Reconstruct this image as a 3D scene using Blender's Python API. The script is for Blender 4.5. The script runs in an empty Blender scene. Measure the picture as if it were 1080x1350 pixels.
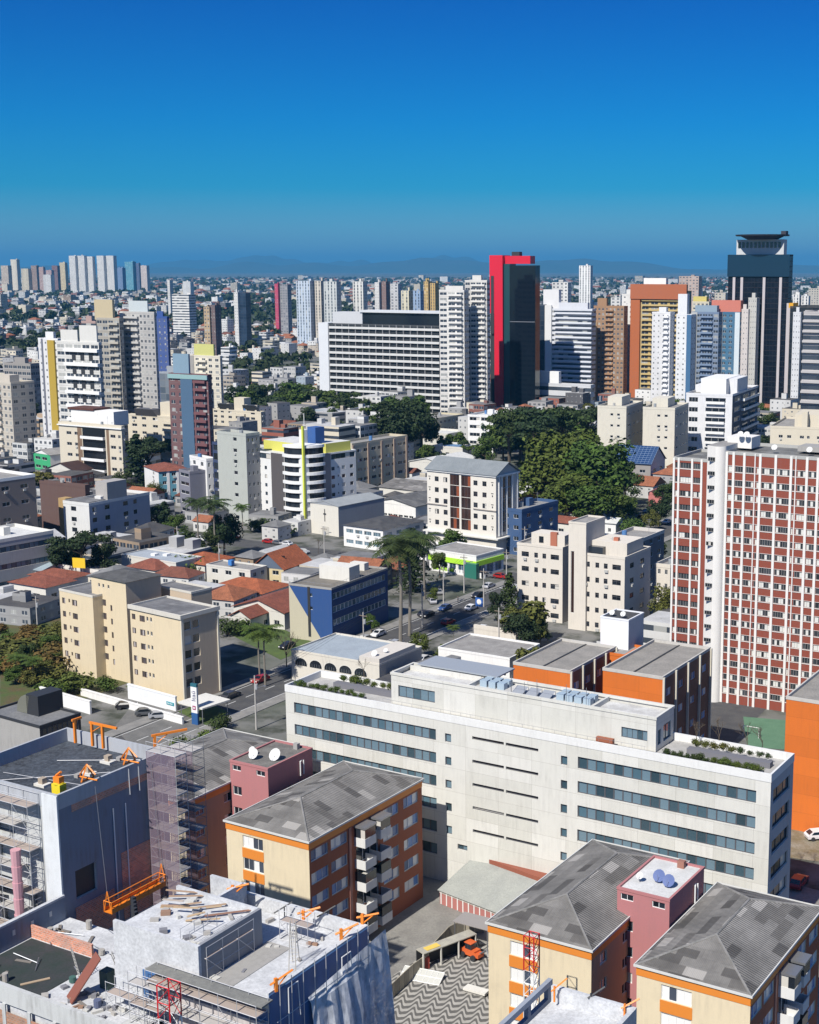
import bpy, math, random
from mathutils import Vector, Matrix
R = random.Random(7)
S = bpy.context.scene
# ------------------------------------------------------------ camera
H = 85.0; FPX = 1830.0; CX = 690.0; CY = 675.0; HY = 353.5
PIT = math.atan((CY-HY)/FPX); CP, SP = math.cos(PIT), math.sin(PIT)
cam = bpy.data.cameras.new('camera'); co = bpy.data.objects.new('camera', cam); S.collection.objects.link(co)
cam.sensor_fit = 'HORIZONTAL'; cam.sensor_width = 36; cam.lens = 36*FPX/1080
cam.shift_x = (540-CX)/1080; cam.clip_start = 1; cam.clip_end = 90000
co.location = (0, 0, H); co.rotation_euler = (math.pi/2-PIT, 0, 0); S.camera = co
# ------------------------------------------------------------ sky, sun, exposure
SAZ, SEL = 30.5, 47.0       # heading the shadows fall towards, height of the sun
w = bpy.data.worlds.new('World'); S.world = w; w.use_nodes = True
nt = w.node_tree; nt.nodes.clear()
out = nt.nodes.new('ShaderNodeOutputWorld'); bg = nt.nodes.new('ShaderNodeBackground')
sky = nt.nodes.new('ShaderNodeTexSky'); sky.sky_type = 'NISHITA'; sky.sun_disc = False
sky.sun_elevation = math.radians(SEL); sky.sun_rotation = math.radians(180+SAZ)
sky.altitude = 900; sky.air_density = 1.0; sky.dust_density = 0.0; sky.ozone_density = 4.0
hs = nt.nodes.new('ShaderNodeHueSaturation'); hs.inputs['Saturation'].default_value = 1.2
gm = nt.nodes.new('ShaderNodeMixRGB'); gm.blend_type = 'MULTIPLY'; gm.inputs[0].default_value = 1
rp = nt.nodes.new('ShaderNodeValToRGB'); tc = nt.nodes.new('ShaderNodeTexCoord'); sx = nt.nodes.new('ShaderNodeSeparateXYZ')
nt.links.new(tc.outputs['Generated'], sx.inputs[0]); nt.links.new(sx.outputs['Z'], rp.inputs[0])
SKYR = [(0.0,(.27,.40,.54)),(.028,(.17,.41,.58)),(.055,(.02,.37,.60)),(.10,(.001,.325,.65)),(.18,(.0,.225,.61)),(.32,(.2,.4,.7)),(1,(.72,.82,1.05))]
rp.color_ramp.elements[0].position = 0; rp.color_ramp.elements[1].position = 1
for i, (p_, c_) in enumerate(SKYR):
    e = rp.color_ramp.elements[0] if i == 0 else rp.color_ramp.elements[-1] if i == len(SKYR)-1 else rp.color_ramp.elements.new(p_)
    e.color = (*c_, 1)
nt.links.new(sky.outputs[0], gm.inputs[1]); nt.links.new(rp.outputs[0], gm.inputs[2])
nt.links.new(gm.outputs[0], bg.inputs[0]); bg.inputs[1].default_value = 0.1
nt.links.new(bg.outputs[0], out.inputs[0])
sl = bpy.data.lights.new('sun', 'SUN'); sl.energy = 5.0; sl.angle = math.radians(.53); sl.color = (1, .955, .88)
so = bpy.data.objects.new('sun', sl); S.collection.objects.link(so)
_s, _e = math.radians(SAZ), math.radians(SEL)
so.rotation_euler = Vector((math.sin(_s)*math.cos(_e), math.cos(_s)*math.cos(_e), -math.sin(_e))).to_track_quat('-Z', 'Y').to_euler()
S.view_settings.view_transform = 'Standard'; S.view_settings.look = 'None'; S.view_settings.exposure = 0.38
S.cycles.volume_step_rate = 4 if hasattr(S, 'cycles') else 4
S.cycles.max_bounces = 5; S.cycles.diffuse_bounces = 2; S.cycles.glossy_bounces = 2; S.cycles.volume_bounces = 0

# ------------------------------------------------------------ picture <-> place
def ray(x, y):
    a = (x-CX)/FPX; b = (CY-y)/FPX
    return (a, CP+b*SP, -SP+b*CP)
def P(x, y, z=0.0):
    d = ray(x, y); t = (z-H)/d[2]; return Vector((d[0]*t, d[1]*t, z))
def proj(X, Y, Z):
    dz = Z-H; dep = Y*CP-dz*SP; up = Y*SP+dz*CP
    return (CX+FPX*X/dep, CY-FPX*up/dep)
def hgt(x, y, g):
    d = ray(x, y); return H+d[2]*g[1]/d[1]

# ------------------------------------------------------------ materials
MC = {}
def newmat(n):
    m = bpy.data.materials.new(n); m.use_nodes = True
    nt = m.node_tree; return m, nt, nt.nodes['Principled BSDF']
def nd(nt, t, **k):
    n = nt.nodes.new(t)
    for a, b in k.items(): setattr(n, a, b)
    return n
def mathn(nt, op, a, b=None, c=None):
    n = nt.nodes.new('ShaderNodeMath'); n.operation = op
    for i, v in enumerate((a, b, c)):
        if v is None: continue
        if hasattr(v, 'links') or hasattr(v, 'is_linked'): nt.links.new(v, n.inputs[i])
        else: n.inputs[i].default_value = v
    return n.outputs[0]
def mix(nt, fac, a, b, blend='MIX'):
    n = nt.nodes.new('ShaderNodeMixRGB'); n.blend_type = blend
    for i, v in enumerate((fac, a, b)):
        if hasattr(v, 'is_linked'): nt.links.new(v, n.inputs[i])
        elif i == 0: n.inputs[0].default_value = v
        else: n.inputs[i].default_value = (*v[:3], 1)
    return n.outputs[0]
def noise(nt, scale, detail=4, vec=None, stretch=None, rough=.6):
    n = nd(nt, 'ShaderNodeTexNoise'); n.inputs['Scale'].default_value = scale; n.inputs['Detail'].default_value = detail
    n.inputs['Roughness'].default_value = rough
    if vec is None: vec = nd(nt, 'ShaderNodeTexCoord').outputs['Object']
    if stretch:
        mp = nd(nt, 'ShaderNodeMapping'); mp.inputs['Scale'].default_value = stretch; nt.links.new(vec, mp.inputs[0]); vec = mp.outputs[0]
    nt.links.new(vec, n.inputs['Vector']); return n.outputs['Fac']
def ramp(nt, fac, stops):
    r = nd(nt, 'ShaderNodeValToRGB'); nt.links.new(fac, r.inputs[0]); e = r.color_ramp.elements
    e[0].position = stops[0][0]; e[-1].position = stops[-1][0]
    for i, (p_, c_) in enumerate(stops):
        x = e[0] if i == 0 else e[len(e)-1] if i == len(stops)-1 else e.new(p_)
        c_ = c_ if hasattr(c_, '__len__') else (c_, c_, c_)
        x.color = (*c_, 1)
    return r.outputs[0]
def plaster(c, grime=.25, rough=.85, panel=None, dirt=(.35, .33, .3)):
    """painted render: uneven tone, faint weather streaks; optional concrete panel joints"""
    k = ('pl', tuple(round(x, 3) for x in c), grime, panel, dirt, rough)
    if k in MC: return MC[k]
    m, nt, b = newmat('painted_render')
    n1 = noise(nt, .35, 5); n2 = noise(nt, 2.2, 4, stretch=(1, 1, .12)); n3 = noise(nt, 9, 3)
    f = mathn(nt, 'MULTIPLY', ramp(nt, n1, [(.35, 0), (.75, 1)]), ramp(nt, n2, [(.4, 0), (.7, 1)]))
    f = mathn(nt, 'MULTIPLY', f, grime*2)
    col = mix(nt, f, c, tuple(c[i]*.45+dirt[i]*.25 for i in range(3)))
    col = mix(nt, mathn(nt, 'MULTIPLY', n3, .14), col, (0, 0, 0))
    if panel:
        br = nd(nt, 'ShaderNodeTexBrick'); br.offset = 0; br.inputs['Scale'].default_value = 1
        br.inputs['Brick Width'].default_value = panel[0]; br.inputs['Row Height'].default_value = panel[1]
        br.inputs['Mortar Size'].default_value = .02; br.inputs['Color1'].default_value = (1, 1, 1, 1)
        br.inputs['Color2'].default_value = (.87, .87, .85, 1); br.inputs['Mortar'].default_value = (.62, .6, .58, 1)
        uv = nd(nt, 'ShaderNodeUVMap'); nt.links.new(uv.outputs[0], br.inputs['Vector'])
        col = mix(nt, 1.0, col, br.outputs[0], 'MULTIPLY')
    nt.links.new(col, b.inputs['Base Color']); b.inputs['Roughness'].default_value = rough
    MC[k] = m; return m
def flat(c, rough=.7, metal=0.0, n='painted_surface', var=.12):
    k = ('fl', tuple(round(x, 3) for x in c), rough, metal)
    if k in MC: return MC[k]
    m, nt, b = newmat(n)
    col = mix(nt, mathn(nt, 'MULTIPLY', noise(nt, 3, 4), var*2), c, tuple(x*.6 for x in c))
    nt.links.new(col, b.inputs['Base Color']); b.inputs['Roughness'].default_value = rough; b.inputs['Metallic'].default_value = metal
    MC[k] = m; return m
def glassm(c=(.03, .045, .06), curt=.25, rough=.12, cc=(.55, .53, .48)):
    """window glass; a share of the windows has curtains or blinds drawn"""
    k = ('gl', c, curt, rough, cc)
    if k in MC: return MC[k]
    m, nt, b = newmat('window_glass')
    oi = nd(nt, 'ShaderNodeObjectInfo'); ge = nd(nt, 'ShaderNodeNewGeometry')
    r = mathn(nt, 'FRACT', mathn(nt, 'ADD', oi.outputs['Random'], mathn(nt, 'MULTIPLY', ge.outputs['Random Per Island'], 3.7)))
    f = mathn(nt, 'LESS_THAN', r, curt)
    tint = mix(nt, mathn(nt, 'FRACT', mathn(nt, 'MULTIPLY', r, 7.3)), tuple(x*.6 for x in c), tuple(x*1.7 for x in c))
    col = mix(nt, f, tint, cc)
    nt.links.new(col, b.inputs['Base Color']); b.inputs['Roughness'].default_value = rough
    b.inputs['Specular IOR Level'].default_value = .8
    MC[k] = m; return m
def roofmat(c=(.16, .155, .15), patch=.5, corr=True, sheet=(1.1, 2.4), key='rf'):
    """corrugated fibre-cement sheets, some replaced or weathered darker"""
    k = (key, c, patch, corr, sheet)
    if k in MC: return MC[k]
    m, nt, b = newmat('roof_sheets')
    uv = nd(nt, 'ShaderNodeUVMap').outputs[0]
    br = nd(nt, 'ShaderNodeTexBrick'); br.offset = .5; br.inputs['Scale'].default_value = 1
    br.inputs['Brick Width'].default_value = sheet[0]*2.6; br.inputs['Row Height'].default_value = sheet[1]*.5
    br.inputs['Mortar Size'].default_value = .015; br.inputs['Bias'].default_value = -.3
    br.inputs['Color1'].default_value = (1, 1, 1, 1); v = 1-.3*patch; br.inputs['Color2'].default_value = (v, v, v, 1); br.inputs['Mortar'].default_value = (.7, .7, .7, 1)
    nt.links.new(uv, br.inputs['Vector'])
    n1 = noise(nt, .25, 5); n2 = noise(nt, 3, 4)
    col = mix(nt, ramp(nt, n1, [(.35, 0), (.65, 1)]), tuple(x*.75 for x in c), tuple(x*1.25 for x in c))
    col = mix(nt, 1, col, br.outputs[0], 'MULTIPLY')
    col = mix(nt, mathn(nt, 'MULTIPLY', n2, .35), col, (.02, .02, .02))
    # isolated darker / lighter sheets
    sp_ = nd(nt, 'ShaderNodeSeparateXYZ'); nt.links.new(uv, sp_.inputs[0])
    def cells(su_, sv_, off):
        cb = nd(nt, 'ShaderNodeCombineXYZ'); fv = mathn(nt, 'FLOOR', mathn(nt, 'DIVIDE', sp_.outputs[1], sv_))
        nt.links.new(fv, cb.inputs[1]); nt.links.new(mathn(nt, 'FLOOR', mathn(nt, 'ADD', mathn(nt, 'DIVIDE', sp_.outputs[0], su_), mathn(nt, 'MULTIPLY', fv, .37))), cb.inputs[0]); cb.inputs[2].default_value = off
        wn = nd(nt, 'ShaderNodeTexWhiteNoise'); nt.links.new(cb.outputs[0], wn.inputs['Vector']); return wn.outputs['Value']
    col = mix(nt, mathn(nt, 'MULTIPLY', mathn(nt, 'GREATER_THAN', cells(2.2, 1.15, 0), .86), .75*patch), col, (.04, .037, .035))
    col = mix(nt, mathn(nt, 'MULTIPLY', mathn(nt, 'GREATER_THAN', cells(4.4, 1.15, 5), .84), .5*patch), col, (.05, .045, .04))
    col = mix(nt, mathn(nt, 'MULTIPLY', mathn(nt, 'GREATER_THAN', cells(2.2, 1.15, 9), .94), .65*patch), col, (.42, .40, .37))
    nt.links.new(col, b.inputs['Base Color']); b.inputs['Roughness'].default_value = .9
    if corr:
        wv = nd(nt, 'ShaderNodeTexWave'); wv.inputs['Scale'].default_value = .9; nt.links.new(uv, wv.inputs['Vector'])
        bp = nd(nt, 'ShaderNodeBump'); bp.inputs['Strength'].default_value = .9; bp.inputs['Distance'].default_value = .08
        nt.links.new(wv.outputs['Fac'], bp.inputs['Height']); nt.links.new(bp.outputs[0], b.inputs['Normal'])
    MC[k] = m; return m
def tiles(c=(.36, .10, .045)):
    k = ('tl', c)
    if k in MC: return MC[k]
    m, nt, b = newmat('clay_tiles'); uv = nd(nt, 'ShaderNodeUVMap').outputs[0]
    n1 = noise(nt, .5, 5); n2 = noise(nt, 6, 3)
    col = mix(nt, ramp(nt, n1, [(.3, 0), (.7, 1)]), tuple(x*.65 for x in c), c)
    col = mix(nt, ramp(nt, n2, [(.45, 0), (.8, .6)]), col, tuple(x*.35 for x in c))
    br = nd(nt, 'ShaderNodeTexBrick'); br.offset = 0; br.inputs['Scale'].default_value = 1
    br.inputs['Brick Width'].default_value = .3; br.inputs['Row Height'].default_value = .45; br.inputs['Mortar Size'].default_value = .03
    br.inputs['Color1'].default_value = (1, 1, 1, 1); br.inputs['Color2'].default_value = (.7, .7, .7, 1); br.inputs['Mortar'].default_value = (.45, .45, .45, 1)
    nt.links.new(uv, br.inputs['Vector']); col = mix(nt, 1, col, br.outputs[0], 'MULTIPLY')
    nt.links.new(col, b.inputs['Base Color']); b.inputs['Roughness'].default_value = .85; MC[k] = m; return m
def brickm(c=(.30, .13, .09), mortar=(.3, .28, .26), key='bk'):
    k = (key, c, mortar)
    if k in MC: return MC[k]
    m, nt, b = newmat('brickwork'); uv = nd(nt, 'ShaderNodeUVMap').outputs[0]
    br = nd(nt, 'ShaderNodeTexBrick'); br.inputs['Scale'].default_value = 1
    br.inputs['Brick Width'].default_value = .4; br.inputs['Row Height'].default_value = .2; br.inputs['Mortar Size'].default_value = .02
    br.inputs['Color1'].default_value = (*c, 1); br.inputs['Color2'].default_value = (*[x*.6 for x in c], 1); br.inputs['Mortar'].default_value = (*mortar, 1)
    nt.links.new(uv, br.inputs['Vector'])
    col = mix(nt, mathn(nt, 'MULTIPLY', ramp(nt, noise(nt, .6, 5), [(.4, 0), (.7, 1)]), .6), br.outputs[0], tuple(x*.5 for x in mortar))
    nt.links.new(col, b.inputs['Base Color']); b.inputs['Roughness'].default_value = .9; MC[k] = m; return m
def groundm(n, c1, c2, scale=.3, c3=None, rough=.95):
    k = ('gd', c1, c2, scale, c3)
    if k in MC: return MC[k]
    m, nt, b = newmat(n); g = nd(nt, 'ShaderNodeNewGeometry').outputs['Position']
    col = mix(nt, ramp(nt, noise(nt, scale, 6, g), [(.35, 0), (.65, 1)]), c1, c2)
    col = mix(nt, mathn(nt, 'MULTIPLY', ramp(nt, noise(nt, scale*9, 5, g), [(.4, 0), (.7, 1)]), .5), col, c3 or tuple(x*.6 for x in c1))
    nt.links.new(col, b.inputs['Base Color']); b.inputs['Roughness'].default_value = rough; MC[k] = m; return m
def facade(kind, attr=False):
    """far facades: wall tone from the object's colour, one cell of the UV map per window bay and storey"""
    k = ('fc', kind, attr)
    if k in MC: return MC[k]
    m, nt, b = newmat('facade_'+kind); uv = nd(nt, 'ShaderNodeUVMap').outputs[0]
    s = nd(nt, 'ShaderNodeSeparateXYZ'); nt.links.new(uv, s.inputs[0]); oi = nd(nt, 'ShaderNodeObjectInfo')
    if attr:
        class _A: pass
        at = nd(nt, 'ShaderNodeAttribute'); at.attribute_name = 'Col'; rnd_ = oi.outputs['Random']; oi = _A(); oi.outputs = {'Color': at.outputs['Color'], 'Random': rnd_}
    fu = mathn(nt, 'FRACT', s.outputs[0]); fv = mathn(nt, 'FRACT', s.outputs[1])
    cu = mathn(nt, 'FLOOR', s.outputs[0]); cv = mathn(nt, 'FLOOR', s.outputs[1])
    cb = nd(nt, 'ShaderNodeCombineXYZ'); nt.links.new(cu, cb.inputs[0]); nt.links.new(cv, cb.inputs[1]); nt.links.new(oi.outputs['Random'], cb.inputs[2])
    wn = nd(nt, 'ShaderNodeTexWhiteNoise'); wn.noise_dimensions = '3D'; nt.links.new(cb.outputs[0], wn.inputs['Vector'])
    def band(x, a, c_): return mathn(nt, 'MULTIPLY', mathn(nt, 'GREATER_THAN', x, a), mathn(nt, 'LESS_THAN', x, c_))
    P_ = {'punch': ((.26, .74), (.32, .74)), 'strip': ((-1, 2), (.4, .82)), 'wide': ((.1, .9), (.34, .8)), 'slot': ((.3, .62), (.12, .9)),
          'glass': ((.03, .97), (.06, .94)), 'small': ((.36, .62), (.42, .7)), 'balc': ((.14, .86), (.2, .92))}[kind]
    win = mathn(nt, 'MULTIPLY', band(fu, *P_[0]), band(fv, *P_[1]))
    wall = mix(nt, mathn(nt, 'MULTIPLY', ramp(nt, noise(nt, .12, 5), [(.4, 0), (.7, 1)]), .22), oi.outputs['Color'], (.2, .19, .17))
    if kind in ('balc', 'punch', 'wide'):
        ln = mathn(nt, 'LESS_THAN', fv, .07); wall = mix(nt, mathn(nt, 'MULTIPLY', ln, .35), wall, (.15, .15, .15))
    if kind == 'glass': wall = mix(nt, 1.0, oi.outputs['Color'], (.5, .5, .5), 'MULTIPLY')
    if kind == 'glass':
        gl = mix(nt, mathn(nt, 'MULTIPLY', wn.outputs['Value'], .5), mix(nt, 1.0, oi.outputs['Color'], (.25, .3, .35), 'MULTIPLY'), oi.outputs['Color'])
    else:
        gl = mix(nt, mathn(nt, 'GREATER_THAN', wn.outputs['Value'], .8), (.035, .045, .06), (.4, .4, .37))
        gl = mix(nt, mathn(nt, 'MULTIPLY', mathn(nt, 'FRACT', mathn(nt, 'MULTIPLY', wn.outputs['Value'], 9.1)), .4), gl, (.09, .11, .14))
    if kind in ('punch', 'wide', 'balc', 'small'):
        (ua, ub), (va, vb) = P_; um = (ua+ub)/2
        gl = mix(nt, band(fu, um-.02, um+.02), gl, (.5, .5, .48))
        sill = mathn(nt, 'MULTIPLY', band(fu, ua-.04, ub+.04), band(fv, va-.06, va)); wall = mix(nt, mathn(nt, 'MULTIPLY', sill, .5), wall, (.6, .6, .58))
        ac = mathn(nt, 'MULTIPLY', mathn(nt, 'GREATER_THAN', wn.outputs['Value'], .82), mathn(nt, 'MULTIPLY', band(fu, .78, .95), band(fv, .12, .28))); wall = mix(nt, ac, wall, (.3, .3, .3))
        tone = nd(nt, 'ShaderNodeTexWhiteNoise'); cb2 = nd(nt, 'ShaderNodeCombineXYZ'); nt.links.new(mathn(nt, 'FLOOR', mathn(nt, 'MULTIPLY', s.outputs[0], .34)), cb2.inputs[0]); nt.links.new(oi.outputs['Random'], cb2.inputs[2]); nt.links.new(cb2.outputs[0], tone.inputs['Vector'])
        wall = mix(nt, mathn(nt, 'MULTIPLY', tone.outputs['Value'], .22), wall, (.12, .11, .1))
    col = mix(nt, win, wall, gl)
    nt.links.new(col, b.inputs['Base Color'])
    rg = mathn(nt, 'SUBTRACT', .85, mathn(nt, 'MULTIPLY', win, .6)); nt.links.new(rg, b.inputs['Roughness'])
    MC[k] = m; return m
def leafm(c, n='foliage'):
    k = ('lf', c)
    if k in MC: return MC[k]
    m, nt, b = newmat(n); ge = nd(nt, 'ShaderNodeNewGeometry')
    r = ge.outputs['Random Per Island']; oi = nd(nt, 'ShaderNodeObjectInfo').outputs['Random']
    col = mix(nt, r, tuple(x*.5 for x in c), (c[0]*1.6, c[1]*1.5, c[2]*1.2))
    col = mix(nt, mathn(nt, 'MULTIPLY', oi, .5), col, (c[0]*1.5, c[1]*1.0, c[2]*.8))
    nt.links.new(col, b.inputs['Base Color']); b.inputs['Roughness'].default_value = .75
    b.inputs['Specular IOR Level'].default_value = .25
    MC[k] = m; return m

WHITE = (.78, .77, .74); OFFW = (.68, .66, .60); CREAM = (.66, .56, .38); GREYL = (.45, .45, .43); GREYD = (.13, .13, .135)
M = dict(
    white=plaster(WHITE), offw=plaster(OFFW), trim=flat((.75, .75, .73)), trimd=flat((.08, .08, .09)),
    metal=flat((.38, .39, .4), .4, .7, 'metal'), steel=flat((.28, .29, .31), .45, .6, 'steel'), dark=flat((.03, .032, .036), .6),
    glass=glassm(), glassd=glassm((.012, .016, .022), .06), glassb=glassm((.05, .10, .16), .05), roofg=roofmat(), roofc=groundm('flat_roof', (.22, .21, .2), (.32, .31, .29), .4),
    roofw=groundm('white_roof', (.62, .62, .60), (.5, .5, .48), .5), roofd=groundm('bitumen', (.045, .045, .05), (.08, .08, .08), .5),
    tile=tiles((.46, .13, .05)), tile2=tiles((.32, .10, .06)), orange=flat((.62, .17, .02), .6), conc=plaster((.34, .33, .31), .5), wood=flat((.3, .2, .12), .8),
    trunk=flat((.11, .085, .06), .9, var=.4), asphalt=groundm('asphalt', (.055, .055, .058), (.085, .083, .08), .4), pave=groundm('paving', (.26, .25, .23), (.18, .175, .165), .5),
    grass=groundm('grass', (.07, .12, .02), (.04, .075, .018), .5, (.12, .11, .05)), mark=flat((.7, .7, .68), .6))

# ------------------------------------------------------------ mesh builder
class MB:
    def __init__(s): s.v = []; s.f = []; s.m = []; s.uv = []
    def face(s, pts, m=0, uv=None):
        n = len(s.v); s.v += [tuple(p) for p in pts]; s.f.append(tuple(range(n, n+len(pts)))); s.m.append(m)
        if uv is None:
            a, b, c = Vector(pts[0]), Vector(pts[1]), Vector(pts[2]); N = (b-a).cross(c-a)
            if N.length: N.normalize()
            if abs(N.z) > .95: uv = [(p[0], p[1]) for p in pts]
            else:
                U = Vector((-N.y, N.x, 0)).normalized(); V = N.cross(U)
                uv = [(Vector(p).dot(U), Vector(p).dot(V)) for p in pts]
        s.uv += uv
    def box(s, x0, x1, y0, y1, z0, z1, m=0, mt=None, bottom=True):
        if x0 > x1: x0, x1 = x1, x0
        if y0 > y1: y0, y1 = y1, y0
        mt = m if mt is None else mt
        s.face([(x0, y0, z0), (x1, y0, z0), (x1, y0, z1), (x0, y0, z1)], m)
        s.face([(x1, y0, z0), (x1, y1, z0), (x1, y1, z1), (x1, y0, z1)], m)
        s.face([(x1, y1, z0), (x0, y1, z0), (x0, y1, z1), (x1, y1, z1)], m)
        s.face([(x0, y1, z0), (x0, y0, z0), (x0, y0, z1), (x0, y1, z1)], m)
        s.face([(x0, y0, z1), (x1, y0, z1), (x1, y1, z1), (x0, y1, z1)], mt)
        if bottom: s.face([(x0, y1, z0), (x1, y1, z0), (x1, y0, z0), (x0, y0, z0)], m)
    def bar(s, a, b, r=.05, m=0, n=4, r2=None):
        a, b = Vector(a), Vector(b); d = (b-a); L = d.length
        if L < 1e-6: return
        d /= L; U = d.orthogonal().normalized(); V = d.cross(U); r2 = r if r2 is None else r2
        A = [a+(U*math.cos(t)+V*math.sin(t))*r for t in [2*math.pi*(k+.5)/n for k in range(n)]]
        Bv = [b+(U*math.cos(t)+V*math.sin(t))*r2 for t in [2*math.pi*(k+.5)/n for k in range(n)]]
        i = len(s.v); s.v += [tuple(q) for q in A+Bv]
        for k in range(n):
            q = (k+1) % n; s.f.append((i+k, i+q, i+n+q, i+n+k)); s.m.append(m); s.uv += [(0, 0), (.1, 0), (.1, L), (0, L)]
        s.f.append(tuple(i+n+k for k in range(n))); s.m.append(m); s.uv += [(0, 0)]*n
        s.f.append(tuple(i+n-1-k for k in range(n))); s.m.append(m); s.uv += [(0, 0)]*n
    def cyl(s, x, y, z0, z1, r, m=0, n=16, r2=None, mt=None):
        r2 = r if r2 is None else r2
        A = [(x+r*math.cos(2*math.pi*k/n), y+r*math.sin(2*math.pi*k/n), z0) for k in range(n)]
        T = [(x+r2*math.cos(2*math.pi*k/n), y+r2*math.sin(2*math.pi*k/n), z1) for k in range(n)]
        for k in range(n): s.face([A[k], A[(k+1) % n], T[(k+1) % n], T[k]], m)
        s.face(T, m if mt is None else mt); s.face(A[::-1], m)
    def prism(s, poly, z0, z1, m=0, mt=None):
        n = len(poly)
        for k in range(n):
            a, b = poly[k], poly[(k+1) % n]; s.face([(*a, z0), (*b, z0), (*b, z1), (*a, z1)], m)
        s.face([(*p, z1) for p in poly], m if mt is None else mt); s.face([(*p, z0) for p in poly][::-1], m)
    def mesh(s, name, mats):
        me = bpy.data.meshes.new(name); me.from_pydata(s.v, [], s.f)
        me.polygons.foreach_set('material_index', s.m)
        l = me.uv_layers.new(name='UVMap'); l.data.foreach_set('uv', [c for q in s.uv for c in q])
        for x in (mats if isinstance(mats, (list, tuple)) else [mats]): me.materials.append(x)
        me.update(); return me
    def build(s, name, mats, parent=None, loc=None, rz=0, col=None):
        o = bpy.data.objects.new(name, s.mesh(name, mats)); S.collection.objects.link(o)
        if parent: o.parent = parent
        if loc: o.location = loc
        if rz: o.rotation_euler = (0, 0, rz)
        if col: o.color = (*col, 1)
        return o
LABELS = {}
def tag(o, label=None, cat=None, group=None, kind=None):
    if label: o['label'] = label
    if cat: o['category'] = cat
    if group: o['group'] = group
    if kind: o['kind'] = kind
    return o
def empty(name, loc, rz=0, label=None, cat=None, group=None):
    o = bpy.data.objects.new(name, None); S.collection.objects.link(o); o.location = loc; o.rotation_euler = (0, 0, rz)
    o.empty_display_size = .5
    return tag(o, label, cat, group)
def link(name, me, parent=None, loc=None, rz=0, rot=None, sc=None):
    o = bpy.data.objects.new(name, me); S.collection.objects.link(o)
    if parent: o.parent = parent
    if loc: o.location = loc
    if rot: o.rotation_euler = rot
    elif rz: o.rotation_euler = (0, 0, rz)
    if sc: o.scale = sc if hasattr(sc, '__len__') else (sc,)*3
    return o
def copy_tree(o, parent=None, loc=None, rz=None, label=None, sc=None, group=None):
    c = o.copy(); S.collection.objects.link(c)
    if parent: c.parent = parent
    if loc is not None: c.location = loc
    if rz is not None: c.rotation_euler = (0, 0, rz)
    if sc is not None: c.scale = sc if hasattr(sc, '__len__') else (sc,)*3
    if label: c['label'] = label
    if group: c['group'] = group
    for ch in [x for x in o.children]: copy_tree(ch, c)
    return c

# ------------------------------------------------------------ windows (cached meshes)
WM = {}
def win_mesh(w, h, style='two', frame='trim', glass='glass'):
    w, h = round(w, 2), round(h, 2); k = (w, h, style, frame, glass)
    if k in WM: return WM[k]
    mb = MB(); t = min(.07 if w < 4 else .1, w*.08)
    n = {'one': 1, 'two': 2, 'three': 3, 'four': 4, 'tr': 2}.get(style, style if isinstance(style, int) else 2)
    mb.box(0, w, -.05, .04, 0, t); mb.box(0, w, -.05, .04, h-t, h); mb.box(0, t, -.05, .04, t, h-t); mb.box(w-t, w, -.05, .04, t, h-t)
    tm = t*(1.5 if n > 6 else .5)
    for i in range(1, n): mb.box(w*i/n-tm/2-.01, w*i/n+tm/2+.01, -.04, .03, t, h-t)
    for i in range(n):
        a, b = w*i/n, w*(i+1)/n; y = .0 if i % 2 else .02
        mb.face([(a, y, t*.5), (b, y, t*.5), (b, y, h-t*.5), (a, y, h-t*.5)], 1)
    if style == 'tr': mb.box(t, w-t, -.04, .03, h*.62, h*.62+t)
    WM[k] = mb.mesh('window', [M[frame], M[glass] if isinstance(glass, str) else glass]); return WM[k]

def wall_face(mb, O, U, W, z0, z1, holes, dep=.18, m=0, mr=None):
    """one wall plane cut by window openings, with their reveals"""
    mr = m if mr is None else mr
    N = (U[1], -U[0])
    def pt(u, z, d=0): return (O[0]+U[0]*u-N[0]*d, O[1]+U[1]*u-N[1]*d, z)
    us = sorted({0, W, *[round(x, 3) for h in holes for x in h[:2]]}); zs = sorted({z0, z1, *[round(x, 3) for h in holes for x in h[2:4]]})
    us = [x for x in us if 0 <= x <= W]; zs = [x for x in zs if z0 <= x <= z1]
    rows = {}
    for j in range(len(zs)-1):
        zm = (zs[j]+zs[j+1])/2; hr = [h for h in holes if h[2] < zm < h[3]]
        st = None
        for i in range(len(us)-1):
            um = (us[i]+us[i+1])/2
            if any(h[0] < um < h[1] for h in hr):
                if st is not None: mb.face([pt(st, zs[j]), pt(us[i], zs[j]), pt(us[i], zs[j+1]), pt(st, zs[j+1])], m); st = None
            elif st is None: st = us[i]
        if st is not None: mb.face([pt(st, zs[j]), pt(W, zs[j]), pt(W, zs[j+1]), pt(st, zs[j+1])], m)
    for h in holes:
        a, b, c, d = [round(x, 3) for x in h[:4]]
        mb.face([pt(a, c), pt(b, c), pt(b, c, dep), pt(a, c, dep)], mr); mb.face([pt(a, d, dep), pt(b, d, dep), pt(b, d), pt(a, d)], mr)
        mb.face([pt(a, c, dep), pt(a, d, dep), pt(a, d), pt(a, c)], mr); mb.face([pt(b, c), pt(b, d), pt(b, d, dep), pt(b, c, dep)], mr)
        mb.face([pt(a, c, dep+.05), pt(b, c, dep+.05), pt(b, d, dep+.05), pt(a, d, dep+.05)], mr)

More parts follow.
